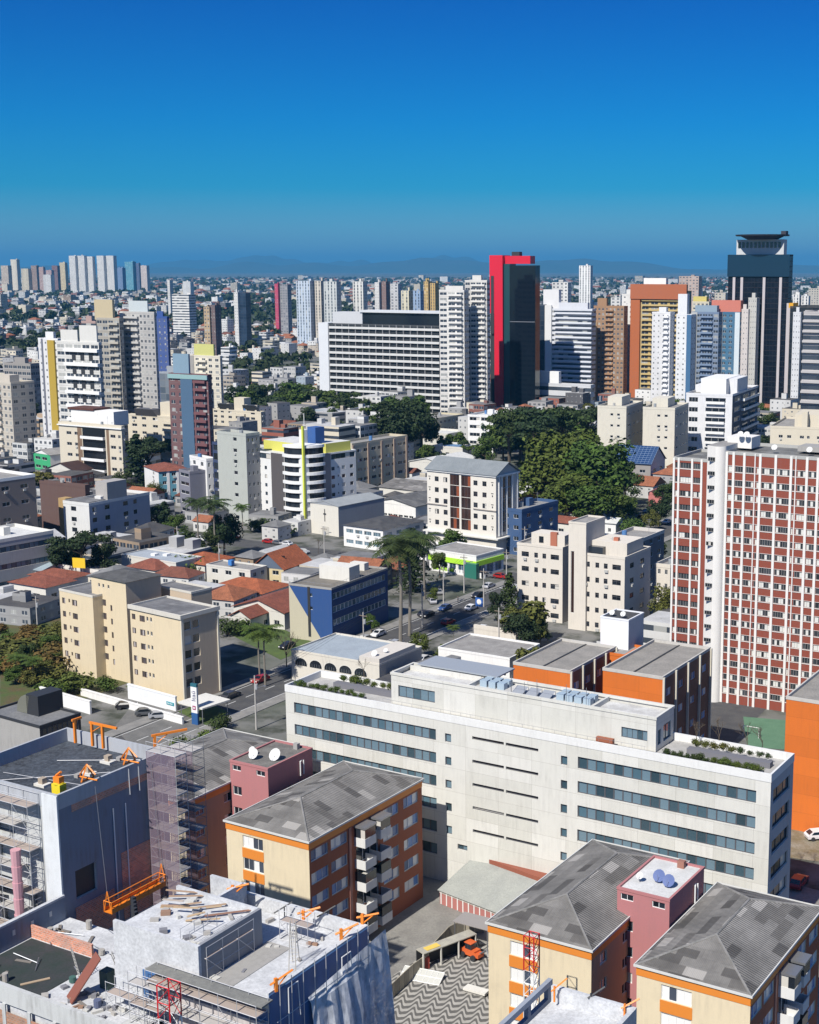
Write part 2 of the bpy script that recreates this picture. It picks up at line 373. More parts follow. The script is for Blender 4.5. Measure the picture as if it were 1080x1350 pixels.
FOOT = []      # occupied plots (x, y, radius)
class B:
    """a building seen on its front (F) and right (R) faces. c=(px,py) is the top of its near corner in the photograph,
    xl / xr the columns where the two faces end; either the roof height z or the base row yb sets how far it stands"""
    def __init__(s, name, label, cat, c, xl, xr, z=None, yb=None, a=29.5, z0=0.0, group=None, w=None, d=None, parent=None):
        px, py = c; s.a = math.radians(a); s.u = (math.cos(s.a), -math.sin(s.a)); s.v = (math.sin(s.a), math.cos(s.a))
        if z is None:
            g = P(px, yb, z0); z = hgt(px, py, g)
        s.z = z; s.z0 = z0; C = P(px, py, z); s.C = C
        def solve(dr, x):
            k = (x-CX)/FPX; dz = z-H; return (k*(C.y*CP-dz*SP)-C.x)/(dr[0]-k*dr[1]*CP)
        s.w = w or solve((-s.u[0], -s.u[1]), xl); s.d = d or solve(s.v, xr)
        if s.w <= 0 or s.d <= 0: print('BAD', name, label, s.w, s.d)
        s.O = Vector((C.x-s.u[0]*s.w, C.y-s.u[1]*s.w, z0))
        if parent is None: s.root = empty(name, s.O, -s.a, label, cat, group)
        else:
            q = s.O-parent.O; s.root = empty(name, (q.x*parent.u[0]+q.y*parent.u[1], q.x*parent.v[0]+q.y*parent.v[1], q.z), parent.a-s.a); s.root.parent = parent.root
        s.h = z-z0; s.holes = {'F': [], 'R': [], 'B': [], 'L': []}; s.wins = []; s.dep = .18
        cx_, cy_ = s.O.x+s.u[0]*s.w/2+s.v[0]*s.d/2, s.O.y+s.u[1]*s.w/2+s.v[1]*s.d/2
        FOOT.append((cx_, cy_, math.hypot(s.w, s.d)/2, s))
    def fr(s, f):
        return {'F': ((0, 0), (1, 0), s.w), 'R': ((s.w, 0), (0, 1), s.d), 'B': ((s.w, s.d), (-1, 0), s.w), 'L': ((0, s.d), (0, -1), s.d)}[f]
    def uz(s, f, px, py, off=0.0):
        """where the picture point falls on face f (off metres behind it) -> (u along face, z above base)"""
        d = ray(px, py); (ox, oy), U, W = s.fr(f); N = (U[1], -U[0])
        ca, sa = math.cos(s.a), math.sin(s.a)
        rot = lambda x, y: (x*ca+y*sa, -x*sa+y*ca)
        Nw = rot(*N); Ow = rot(ox-N[0]*off, oy-N[1]*off); Ow = (Ow[0]+s.O.x, Ow[1]+s.O.y)
        t = (Ow[0]*Nw[0]+Ow[1]*Nw[1])/(d[0]*Nw[0]+d[1]*Nw[1]); q = (d[0]*t-Ow[0], d[1]*t-Ow[1]); Uw = rot(*U)
        return q[0]*Uw[0]+q[1]*Uw[1], H+d[2]*t-s.z0
    def xy(s, px, py, z):
        """picture point at local height z -> local x, y"""
        q = P(px, py, s.z0+z)-s.O; return q.x*s.u[0]+q.y*s.u[1], q.x*s.v[0]+q.y*s.v[1]
    def win(s, f, u0, u1, z0, z1, style='two', frame='trim', glass='glass', name='window'):
        W = s.fr(f)[2]; u0 = max(u0, .05); u1 = min(u1, W-.05); z1 = min(z1, s.h-.05)
        if u1-u0 < .15 or z1-z0 < .15: return
        s.holes[f].append((u0, u1, z0, z1)); s.wins.append((f, u0, z0, u1-u0, z1-z0, style, frame, glass, name))
    def grid(s, f, cols, rows, style='two', frac=True, skip=0.0, **k):
        W = s.fr(f)[2]
        for a, b in cols:
            if frac: a, b = a*W, b*W
            for c, d in rows:
                if skip and R.random() < skip: continue
                s.win(f, a, b, c, d, style, **k)
    def floors(s, n, bot=.9, h=1.3, z1=None, z0=0.0):
        z1 = s.h if z1 is None else z1; fh = (z1-z0)/n
        return [(z0+i*fh+bot, z0+i*fh+bot+h) for i in range(n)]
    def finish(s, wall, roof='flat', par=.7, roofm=None, rise=2.5, over=.4, trim=None, uvwall=True, capm=None, wallR=None, lip=.12, ridge=None, nmax=100, walls='FRBL', fasc=None):
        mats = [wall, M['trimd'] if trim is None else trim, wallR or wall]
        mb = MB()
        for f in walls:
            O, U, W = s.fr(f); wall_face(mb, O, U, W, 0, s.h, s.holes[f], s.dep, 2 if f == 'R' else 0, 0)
        s.wall = mb.build('wall', mats, s.root)
        roofm = roofm or M['roofc']; w, d, h = s.w, s.d, s.h
        r = MB()
        if roof == 'flat':
            t = .2; z = h-par
            r.face([(t, t, z), (w-t, t, z), (w-t, d-t, z), (t, d-t, z)]); s.roof = r.build('roof', roofm, s.root)
            c = MB(); g = lip*.5
            for (x0, x1, y0, y1) in ((-g, w+g, -g, t), (-g, w+g, d-t, d+g), (-g, t, t, d-t), (w-t, w+g, t, d-t)): c.box(x0, x1, y0, y1, z-.05, h+.1)
            s.par = c.build('parapet', capm or wall, s.root)
        else:
            o = over; a, b, e, q = (-o, -o), (w+o, -o), (w+o, d+o), (-o, d+o); z = h+.02
            long_x = (w >= d) if ridge is None else (ridge == 'x')
            if roof == 'hip':
                m_ = min(w, d)/2+o
                if long_x: p1, p2 = (m_-o, d/2), (w-m_+o, d/2)
                else: p1, p2 = (w/2, m_-o), (w/2, d-m_+o)
                T1, T2 = (*p1, z+rise), (*p2, z+rise)
                A, Bc, E_, Q = (*a, z), (*b, z), (*e, z), (*q, z)
                if long_x: fs = [[A, Bc, T2, T1], [Bc, E_, T2], [E_, Q, T1, T2], [Q, A, T1]]
                else: fs = [[A, Bc, T1], [Bc, E_, T2, T1], [E_, Q, T2], [Q, A, T1, T2]]
                for f_ in fs: r.face(f_)
                r.face([A, Q, E_, Bc])
            else:
                A, Bc, E_, Q = (*a, z), (*b, z), (*e, z), (*q, z)
                if long_x:
                    T1, T2 = (-o, d/2, z+rise), (w+o, d/2, z+rise); fs = [[A, Bc, T2, T1], [E_, Q, T1, T2]]
                    ga = [[(w, 0, h), (w, d, h), (w, d/2, h+rise*d/(d+2*o))], [(0, d, h), (0, 0, h), (0, d/2, h+rise*d/(d+2*o))]]
                else:
                    T1, T2 = (w/2, -o, z+rise), (w/2, d+o, z+rise); fs = [[Q, A, T1, T2], [Bc, E_, T2, T1]]
                    ga = [[(0, 0, h), (w, 0, h), (w/2, 0, h+rise*w/(w+2*o))], [(w, d, h), (0, d, h), (w/2, d, h+rise*w/(w+2*o))]]
                th = .18
                for f_ in fs:
                    r.face(f_); r.face([(x, y, zz-th) for x, y, zz in f_][::-1])
                    for i in range(4):
                        p_, q_ = f_[i], f_[(i+1) % 4]; r.face([(p_[0], p_[1], p_[2]-th), (q_[0], q_[1], q_[2]-th), q_, p_])
                g = MB()
                for f_ in ga: g.face([(x, y, zz-.1) for x, y, zz in f_])
                g.build('gable', wallR or wall, s.root)
            s.roof = r.build('roof', roofm, s.root)
            if fasc:
                c = MB(); t = .12
                for (x0, x1, y0, y1) in ((-o-t, w+o+t, -o-t, -o), (-o-t, w+o+t, d+o, d+o+t), (-o-t, -o, -o, d+o), (w+o, w+o+t, -o, d+o)): c.box(x0, x1, y0, y1, h-fasc[1], h+.12)
                c.build('fascia', fasc[0], s.root)
        # windows: the first nmax as parts, the rest as one
        ws = s.wins; rest = ws[nmax:]
        for (f, u, z, ww, hh, st, fm, gl, nm) in ws[:nmax]:
            O, U, W = s.fr(f); N = (U[1], -U[0]); dd = s.dep-.02
            link(nm, win_mesh(ww, hh, st, fm, gl), s.root, (O[0]+U[0]*u-N[0]*dd, O[1]+U[1]*u-N[1]*dd, z), math.atan2(U[1], U[0]))
        if rest:
            mb = MB(); mats = []
            for (f, u, z, ww, hh, st, fm, gl, nm) in rest:
                me = win_mesh(ww, hh, st, fm, gl); O, U, W = s.fr(f); N = (U[1], -U[0]); dd = s.dep-.02
                for mt in me.materials:
                    if mt not in mats: mats.append(mt)
                b0 = len(mb.v)
                for v in me.vertices:
                    x, y, zz = v.co; mb.v.append((O[0]+U[0]*(u+x)-N[0]*(dd+y), O[1]+U[1]*(u+x)-N[1]*(dd+y), z+zz))
                for p_ in me.polygons:
                    mb.f.append(tuple(b0+i for i in p_.vertices)); mb.m.append(mats.index(me.materials[p_.material_index])); mb.uv += [(0, 0)]*len(p_.vertices)
            tag(mb.build('window', mats, s.root), kind='stuff')
        return s
    def part(s, name, mats, boxes, m=None):
        mb = MB()
        for b in boxes: mb.box(*b)
        return mb.build(name, mats, s.root)
# ============================================================ ground, streets
def sheet(name, poly, z, mat, kind='structure', th=0):
    mb = MB(); mb.face([(x, y, z) for x, y in poly]); return tag(mb.build(name, mat), kind=kind)
def U2(a): a = math.radians(a); return Vector((math.cos(a), -math.sin(a), 0)), Vector((math.sin(a), math.cos(a), 0))
def citym():
    m, nt, b = newmat('city_ground'); g = nd(nt, 'ShaderNodeNewGeometry').outputs['Position']
    n1 = noise(nt, .012, 6, g); n2 = noise(nt, .12, 5, g); n3 = noise(nt, .0016, 5, g)
    col = mix(nt, ramp(nt, n1, [(.36, 0), (.50, 1)]), (.045, .06, .03), (.17, .165, .155))
    col = mix(nt, ramp(nt, n2, [(.45, 0), (.62, 1)]), col, (.035, .04, .025))
    col2 = mix(nt, ramp(nt, n3, [(.45, 0), (.6, 1)]), col, (.035, .05, .025))
    nt.links.new(col2, b.inputs['Base Color']); b.inputs['Roughness'].default_value = .95
    return m
mb = MB(); mb.face([(-60000, -400, 0), (60000, -400, 0), (60000, 70000, 0), (-60000, 70000, 0)]); tag(mb.build('ground', citym()), kind='structure')
su, sv = U2(29.5)
def strip(name, c, dirv, L0, L1, hw, z, mat):
    n = Vector((dirv.y, -dirv.x, 0)); a, b = c+dirv*L0, c+dirv*L1
    return sheet(name, [tuple((a-n*hw)[:2]), tuple((a+n*hw)[:2]), tuple((b+n*hw)[:2]), tuple((b-n*hw)[:2])][::1], z, mat)
def curb(name, c, dirv, L0, L1, off, wd, z1, mat):
    n = Vector((dirv.y, -dirv.x, 0)); mb = MB(); a, b = c+dirv*L0, c+dirv*L1
    pl = [tuple((a+n*off)[:2]), tuple((a+n*(off+wd))[:2]), tuple((b+n*(off+wd))[:2]), tuple((b+n*off)[:2])]
    mb.prism(pl, .0, z1, 0); return tag(mb.build(name, mat), kind='structure')
RC = P(598, 810); mu, mv = U2(29.5)
XC = P(650, 757)
strip('road', RC, mv, -170, 330, 5.2, .008, M['asphalt'])
strip('cross_street', XC, mu, -120, 120, 5.0, .016, M['asphalt'])
BC = P(340, 905); strip('side_street', BC, mu, -90, 5, 4.5, .016, M['asphalt'])
for sd in (1, -1):
    curb('pavement', RC, mv, -170, (XC-RC).dot(mv)-6, 5.3 if sd > 0 else -8.3, 3.0, .14, M['pave'])
    curb('pavement', RC, mv, (XC-RC).dot(mv)+6, 330, 5.3 if sd > 0 else -8.3, 3.0, .14, M['pave'])
mb = MB()
def mk(c, d, n, a0, a1, b0, b1, z=.03):
    mb.face([tuple(c+d*a0+n*b0)[:2]+(z,), tuple(c+d*a0+n*b1)[:2]+(z,), tuple(c+d*a1+n*b1)[:2]+(z,), tuple(c+d*a1+n*b0)[:2]+(z,)])
for s_ in range(-28, 20): mk(RC, mv, mu, s_*6, s_*6+3, -.08, .08)
for s_ in range(-1, 2, 2):
    mk(RC, mv, mu, -165, (XC-RC).dot(mv)-12, s_*4.9, s_*4.9+.14)
k0 = (XC-RC).dot(mv)
for i in range(11): mk(RC, mv, mu, k0-11.5, k0-7.5, -4.6+i*.86, -4.6+i*.86+.45)
mk(RC, mv, mu, k0-14, k0-13.5, -4.8, 0)
tag(mb.build('road_markings', M['mark']), kind='structure')
# courtyard in waves of black and white stone, concrete yards round the near blocks
def wavem():
    m, nt, b = newmat('wave_mosaic'); g = nd(nt, 'ShaderNodeNewGeometry').outputs['Position']
    mp = nd(nt, 'ShaderNodeMapping'); mp.inputs['Rotation'].default_value = (0, 0, math.radians(10)); nt.links.new(g, mp.inputs[0])
    s = nd(nt, 'ShaderNodeSeparateXYZ'); nt.links.new(mp.outputs[0], s.inputs[0])
    w_ = mathn(nt, 'MULTIPLY', mathn(nt, 'SINE', mathn(nt, 'MULTIPLY', s.outputs[0], 3.3)), .5)
    w2 = mathn(nt, 'MULTIPLY', mathn(nt, 'SINE', mathn(nt, 'ADD', mathn(nt, 'MULTIPLY', s.outputs[0], 6.6), 1.2)), .16)
    v = mathn(nt, 'FRACT', mathn(nt, 'ADD', mathn(nt, 'MULTIPLY', s.outputs[1], .8), mathn(nt, 'ADD', w_, w2)))
    f = mathn(nt, 'GREATER_THAN', v, .52)
    col = mix(nt, f, (.07, .07, .068), (.46, .44, .4)); col = mix(nt, mathn(nt, 'MULTIPLY', noise(nt, 1.1, 6, g), .75), col, (.16, .15, .13))
    nt.links.new(col, b.inputs['Base Color']); b.inputs['Roughness'].default_value = .9; return m
def pg(name, pts, z, mat):   # polygon of picture points on the ground, in any order round
    q = [tuple(P(*p)[:2]) for p in pts]
    ar = sum(q[i][0]*q[(i+1) % len(q)][1]-q[(i+1) % len(q)][0]*q[i][1] for i in range(len(q)))
    if ar < 0: q = q[::-1]
    return sheet(name, q, z, mat)
pg('yard', [(120, 1420), (250, 1000), (560, 1030), (1100, 1180), (1250, 1420)], .02, groundm('yard_concrete', (.19, .18, .165), (.26, .25, .225), .35, (.12, .12, .11)))
pg('courtyard', [(430, 1420), (520, 1285), (575, 1250), (612, 1238), (700, 1255), (760, 1420)], .035, wavem())
pg('parking_lot', [(170, 935), (205, 912), (325, 945), (260, 975), (180, 990), (150, 960)], .02, groundm('parking_asphalt', (.12, .118, .11), (.17, .165, .155), .4))
pg('lawn', [(165, 905), (205, 897), (300, 938), (275, 958)], .045, M['grass'])
pg('lawn', [(215, 985), (262, 960), (285, 968), (240, 1000)], .05, M['grass'])
pg('lawn', [(0, 800), (90, 800), (170, 900), (90, 930), (0, 940)], .03, groundm('garden', (.06, .10, .02), (.10, .07, .03), .25, (.03, .04, .012)))
pg('lawn', [(290, 830), (340, 815), (420, 850), (370, 870)], .03, M['grass'])
pg('dirt_yard', [(1035, 1060), (1120, 1060), (1180, 1150), (1035, 1130)], .03, groundm('dry_ground', (.17, .13, .07), (.28, .25, .2), .4, (.08, .09, .03)))
pg('court', [(980, 945), (1040, 950), (1060, 990), (985, 985)], .03, groundm('court_green', (.08, .17, .10), (.10, .20, .12), .5))
pg('car_park', [(840, 935), (900, 900), (1010, 935), (960, 985)], .02, M['asphalt'])

# ============================================================ the white office
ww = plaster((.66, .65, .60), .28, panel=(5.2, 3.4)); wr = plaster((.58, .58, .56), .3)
panes = glassm((.045, .085, .11), .5, .14, (.13, .20, .245))  # mixed pane tints imitate uneven reflections, not drawn curtains
b = B('office_building', 'long white concrete office with blue grey window bands and planted terraces at both ends', 'office', (1017, 1022), 376, 1047, z=24.5)
W1 = b; rows = [(20.5+0-3.35*i, 22.15-3.35*i) for i in range(6)]
M['panes'] = panes; b.dep = .3
def runs(f, u0, u1, rows, n, **k):
    st = (u1-u0)/n
    for z0, z1 in rows:
        for i in range(n): b.win(f, u0+i*st+.02, u0+(i+1)*st-.02, z0, z1, 'one', frame='trimd', glass='panes', **k)
# strips: one opening per band with its panes side by side
def band(f, u0, u1, z0, z1, n): b.win(f, u0, u1, z0, z1, n, frame='trimd', glass='panes', name='window_band')
for z0, z1 in rows: band('F', 1.55, 26.4, z0, z1, 20); band('F', 48.5, 73.0, z0, z1, 19)
for z0, z1 in rows[:5]:
    b.win('F', 32.3, 37.3, z0+1.2, z1+.02, 'one', frame='trimd', glass='glassd'); b.win('F', 37.6, 42.6, z0+1.2, z1+.02, 'one', frame='trimd', glass='glassd')
    b.win('F', 27.9, 28.9, z0+.1, z1-.3, 'one', frame='trimd', glass='panes'); b.win('F', 46.0, 46.95, z0+.1, z1-.3, 'one', frame='trimd', glass='panes')
    b.win('R', 1.0, 7.3, z0-.05, z1+.1, 'three', frame='trimd', glass='glassd')
b.win('F', 29.8, 31.4, 5.3, 6.1, 'two', frame='trimd', glass='panes')
b.finish(ww, 'flat', par=.9, roofm=groundm('terrace_floor', (.45, .44, .42), (.33, .32, .3), .5), wallR=plaster((.42, .44, .46), .35), capm=plaster((.7, .7, .68), .2))  # right wall is a blue-grey copy of the white, its shade painted in
# upper storey
up = MB(); ub = [(20.0, 25.2, 24.75, 26.6), (53.9, 57.6, 24.8, 26.3)]
wall_face(up, (17.2, 2.6), (1, 0), 41.2, 23.7, 28.2, [(1.2, 7.4, 24.9, 26.6), (36.3, 40.0, 24.9, 26.3)], .25)
wall_face(up, (58.4, 2.6), (0, 1), 5.7, 23.7, 28.2, [(.6, 1.6, 24.4, 26.4), (2.4, 4.8, 24.4, 26.6)], .25)
wall_face(up, (58.4, 8.3), (-1, 0), 41.2, 23.7, 28.2, []); wall_face(up, (17.2, 8.3), (0, -1), 5.7, 23.7, 28.2, [])
for q in ((17.1, 58.5, 2.5, 2.85), (17.1, 58.5, 8.05, 8.4), (17.1, 17.45, 2.85, 8.05), (58.15, 58.5, 2.85, 8.05)): up.box(*q, 28.0, 28.35)
upo = up.build('upper_storey', ww, b.root)
for x, w_, z, h_ in ((18.4, 6.2, 24.9, 1.7), (53.5, 3.7, 24.9, 1.4)): link('window', win_mesh(w_, h_, 5, 'trimd', 'panes'), upo, (x, 2.8, z))
for y, w_ in ((3.2, 1.0), (5.0, 2.4)): link('window', win_mesh(w_, 2.0, 'two', 'trimd', 'panes'), upo, (58.18, y, 24.4), math.pi/2)
b.part('upper_roof', groundm('white_roof2', (.6, .6, .58), (.42, .41, .39), .6, (.3, .3, .3)), [(17.3, 58.3, 2.7, 8.2, 27.2, 27.55)])
for q_ in ((29.5, 29.8, 2.9, 8.0, 27.56, 28.2), (48.8, 49.1, 2.9, 8.0, 27.56, 28.2), (17.5, 29.5, 7.0, 7.2, 27.56, 28.3)): b.part('roof_partition', ww, [q_])
b.part('sloping_sheet_roof', flat((.36, .39, .42), .5, .2), [(18.6, 32, 7.3, 12.2, 28.4, 28.6)])
rl = MB()
for i in range(26): rl.bar((17.3+i*1.62, .35, 24.6), (17.3+i*1.62, .35, 25.05), .02, n=3)
rl.bar((17.3, .35, 25.05), (58, .35, 25.05), .02, n=3)
rl.build('railing', M['steel'], b.root)
for k, (x0, x1, y0, y1) in enumerate(((60.0, 73.4, .6, 1.5), (62, 73.2, 4.2, 5.3), (.8, 13.5, .8, 1.7), (5, 15.5, 5.0, 6.2))):
    b.part('planter', plaster((.16, .16, .18), .3), [(x0, x1, y0, y1, 23.6, 24.35)])
b.part('terrace_bench', M['orange'] if 0 else flat((.3, .1, .05)), [(50.6, 53.0, 1.0, 1.6, 23.6, 24.9)])
for x, y in tuple((30.4+i*1.4, 5.2+j*1.4) for i in range(3) for j in range(2))+tuple((42.6+i*1.35, 5.0+j*1.4) for i in range(4) for j in range(2)):
    o = b.part('air_conditioner', flat((.34, .43, .5), .5), [(x, x+1.1, y, y+1.0, 27.55, 28.45)])
pv = MB()
for i in range(3):
    for j in range(1):
        x, y = 36+i*2.1, 4.2+j*2.4
        pv.face([(x, y, 27.7), (x+1.7, y, 27.7), (x+1.7, y+1.9, 28.35), (x, y+1.9, 28.35)]); pv.bar((x, y+1.9, 27.6), (x, y+1.9, 28.3), .04, 1); pv.bar((x+1.7, y+1.9, 27.6), (x+1.7, y+1.9, 28.3), .04, 1)
        pv.bar((x, y, 27.6), (x, y, 29.6), .03, 1)
pv.build('pipe_rack', [flat((.28, .3, .33), .4), M['steel']], b.root)
mst = MB()
for x in (36, 40, 44.5, 47.5): mst.bar((x, 4.3, 27.5), (x, 4.3, 30.2), .04, n=3)
mst.bar((36, 4.3, 29.2), (47.5, 4.3, 29.2), .02, n=3); mst.build('mast', M['steel'], b.root)
# annex with maroon roof strip and striped wall
an = B('annex', 'low lean-to annex with pale sheet roof, maroon ledge and red striped front wall', 'shed', (720, 1229), 580, 760, z=1.9, a=40, d=9.5)
an.finish(plaster((.42, .16, .14), .3), 'flat', par=.2, roofm=M['roofc'], capm=plaster((.5, .45, .4)))
mb = MB(); D_ = an.d; mb.face([(-.2, -.3, 2.05), (an.w+.2, -.3, 2.05), (an.w+.2, D_*.72, 4.3), (-.2, D_*.72, 4.3)]); mb.face([(-.2, D_*.72, 4.3), (-.2, -.3, 2.05), (-.2, -.3, 1.9), (-.2, D_*.72, 1.9)][::-1]); mb.build('sheet_roof', groundm('annex_roof', (.33, .34, .31), (.28, .29, .27), .5), an.root)
an.part('roof_ledge', flat((.27, .085, .05), .8), [(-.4, an.w+.2, D_*.72, D_+.6, 1.85, 4.9)])
for i in range(int(an.w/1.0)): an.part('wall_strip', M['trim'], [(.2+i*1.0, .36+i*1.0, -.08, -.0, .1, 1.85)])

# ============================================================ the four cream blocks with orange bands
hipm = roofmat((.22, .21, .195), .9, True)
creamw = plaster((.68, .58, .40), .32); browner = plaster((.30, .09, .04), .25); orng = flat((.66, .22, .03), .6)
M['shut'] = glassm((.05, .13, .30), .35, .4, (.62, .63, .62)); M['shw'] = glassm((.04, .05, .07), .62, .4, (.74, .74, .72))
def block(label, c, xl, xr, z, a, balc=True, d=None, plainR=False):
    q = B('apartment_block', label, 'apartment block', c, xl, xr, z=z, a=a, d=d)
    fh = 2.95; ft = q.h-1.35
    rw = [(ft-1.55-i*fh, ft-i*fh) for i in range(5)]
    for z0, z1 in rw:
        q.win('F', 2.65, 5.9, z0, z1, 'four', glass='shw')
    L = q.d
    for z0, z1 in rw[:5]:
        if plainR:
            for u in (L*.08, L*.30, L*.52, L*.72, L*.88):
                q.win('R', u, u+(1.6 if int(u) % 2 else .9), z0+.2, z1-.1, 'two', glass='glassd')
        else:
            for (u0, u1, st) in ((.35, 3.6, 'three'), (4.2, 7.4, 'three'), (15.0, 18.4, 'three'), (19.6, 22.9, 'three')):
                q.win('R', u0*L/23.9, u1*L/23.9, z0+.1, z1, st, glass='shut')
            q.win('R', 9.2*L/23.9, 13.8*L/23.9, z0-.7, z1, 'three', glass='glassd')
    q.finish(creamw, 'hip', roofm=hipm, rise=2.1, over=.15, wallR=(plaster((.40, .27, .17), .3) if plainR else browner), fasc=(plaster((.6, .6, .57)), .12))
    mb = MB(); mb.box(-.06, q.w+.06, -.06, 0, q.h-1.05, q.h-.1); mb.box(q.w, q.w+.06, -.06, q.d, q.h-1.05, q.h-.1)
    mb.build('orange_band', [orng], q.root)
    for i in range(4):
        zt = rw[i][0]-.08; mb = MB(); mb.box(2.55, 6.0, -.05, 0, zt-1.25, zt); mb.build('orange_panel', orng, q.root)
    mb = MB(); z = q.h+.02; rr_ = 2.1; o_ = .15; m_ = min(q.w, q.d)/2+o_
    p1, p2 = ((q.w/2, m_-o_, z+rr_), (q.w/2, q.d-m_+o_, z+rr_)) if q.w < q.d else ((m_-o_, q.d/2, z+rr_), (q.w-m_+o_, q.d/2, z+rr_))
    cs_ = [(-o_, -o_, z), (q.w+o_, -o_, z), (q.w+o_, q.d+o_, z), (-o_, q.d+o_, z)]
    for a_, b_ in ((p1, p2), (p1, cs_[0]), (p1, cs_[1]), (p2, cs_[2]), (p2, cs_[3])): mb.bar(a_, b_, .13, n=6)
    mb.build('ridge_cap', groundm('ridge_cement', (.26, .25, .24), (.15, .15, .14), .8), q.root)
    if balc:
        for (u0, u1) in ((8.9, 11.2), (12.2, 14.4)):
            for i in range(5):
                z0 = rw[i][0]-.85; mb = MB()
                k0, k1 = u0*L/23.9, u1*L/23.9; X = q.w
                mb.box(X, X+1.7, k0, k1, z0-.15, z0); mb.box(X+1.6, X+1.7, k0, k1, z0, z0+1.05); mb.box(X, X+1.6, k0, k0+.1, z0, z0+1.05); mb.box(X, X+1.6, k1-.1, k1, z0, z0+1.05)
                o = mb.build('balcony', plaster((.66, .66, .64), .3), q.root)
                if i % 2 == 0 or i == 0:
                    g = MB(); g.box(X+1.0, X+1.66, k0+.05, k1-.05, z0+1.05, z0+2.3); g.box(X, X+1.0, k0+.05, k0+.12, z0+1.05, z0+2.3)
                    g.build('balcony_glazing', M['glassd'], o)
                if i == 0: c_ = MB(); c_.box(X, X+1.8, k0-.1, k1+.1, z0+2.35, z0+2.6); c_.build('balcony_roof', M['metal'], o)
        mb = MB(); mb.box(q.w+.0, q.w+.12, 7.7*L/23.9, 8.2*L/23.9, 0, q.h-1.1); mb.build('wall_strip', flat((.35, .16, .12)), q.root)
    return q
bA = block('cream block with orange bands and blue shutters, left of the paved yard', (407, 1110), 298, 556, 17, 30.2)
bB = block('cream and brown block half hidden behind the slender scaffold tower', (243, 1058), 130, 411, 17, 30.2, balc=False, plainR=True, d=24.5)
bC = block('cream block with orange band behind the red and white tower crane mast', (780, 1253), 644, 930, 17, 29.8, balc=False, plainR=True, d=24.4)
bD = block('cream block with grey hip roof at the lower right corner', (990, 1313), 840, 1083, 17, 30.0)
pinkw = plaster((.42, .17, .17), .2)
def pink(label, c, xl, xr, z, roofm, dd=9.3):
    q = B('stair_tower', label, 'stair tower', c, xl, xr, z=z, a=30, d=dd)
    for i in range(6):
        zt = q.h-.5-i*2.95
        q.win('F', .4, 1.9, zt-.75-(.5 if i else 0), zt, 'two', glass='glassd')
        if i == 0 or i == 9: q.win('F', q.w-2.0, q.w-.5, zt-.75, zt, 'two', glass='glassd')
        if i: q.win('R', q.d*.45, q.d*.45+.8, zt-1.4, zt-.3, 'one', glass='glassd')
    q.finish(pinkw, 'flat', par=.12, roofm=roofm, capm=pinkw)
    return q
pA = pink('dusty pink stair tower with two satellite dishes on its dark roof', (353, 1014), 303, 411, 20, groundm('mossy_roof', (.13, .12, .11), (.2, .19, .17), .7, (.05, .05, .04)))
pC = pink('dusty pink stair tower with white painted roof and blue dishes', (883, 1187), 814, 926, 20, M['roofw'])
def dish(par_, x, y, z, r=.55, c=(.6, .6, .58), rz=0.0):
    mb = MB(); mb.bar((x, y, z), (x, y, z+.6), .04)
    n = 12; t = .6; ctr = Vector((x, y, z+.75)); A = Vector((math.cos(rz), math.sin(rz), 0)); Bv = Vector((-math.sin(rz)*math.sin(t), math.cos(rz)*math.sin(t), math.cos(t))); N = A.cross(Bv)
    rim = [ctr+(A*math.cos(2*math.pi*k/n)+Bv*math.sin(2*math.pi*k/n))*r for k in range(n)]; mid = ctr-N*r*.3
    for k in range(n): mb.face([rim[k], rim[(k+1) % n], mid], 1); mb.face([rim[(k+1) % n], rim[k], mid-N*.03], 1)
    mb.bar(ctr+Bv*-r, ctr+N*r*.7, .02); return mb.build('satellite_dish', [M['steel'], flat(c)], par_)
dish(pA.root, 2.2, 2.2, 19.9, .75); dish(pA.root, 4.9, 3.4, 19.9, .9); dish(pA.root, 1.0, 3.3, 19.9, .5)
dish(pC.root, 3.2, 3.6, 19.9, .7, (.1, .14, .3)); dish(pC.root, 4.6, 3.0, 19.9, .7, (.1, .14, .3)); dish(pC.root, 1.4, 2.6, 19.9, .4)
pA.part('chimney', M['conc'], [(4.3, 5.0, 8, 8.6, 19.8, 20.7)]); pC.part('chimney', flat((.3, .14, .1)), [(3.4, 4.2, 8, 8.6, 19.8, 20.7)])
for q in (pA, pC):
    mb = MB(); mb.bar((q.w+.15, 6.5, 17), (q.w+.15, 6.5, 19), .09, n=6); mb.bar((q.w+.15, 6.5, 19), (q.w-.9+.8, 7.2, 19), .09, n=6); mb.bar((q.w+.15, 7.2, 17), (q.w+.15, 7.2, 19), .09, n=6); mb.build('drain_pipe', M['trim'], q.root)

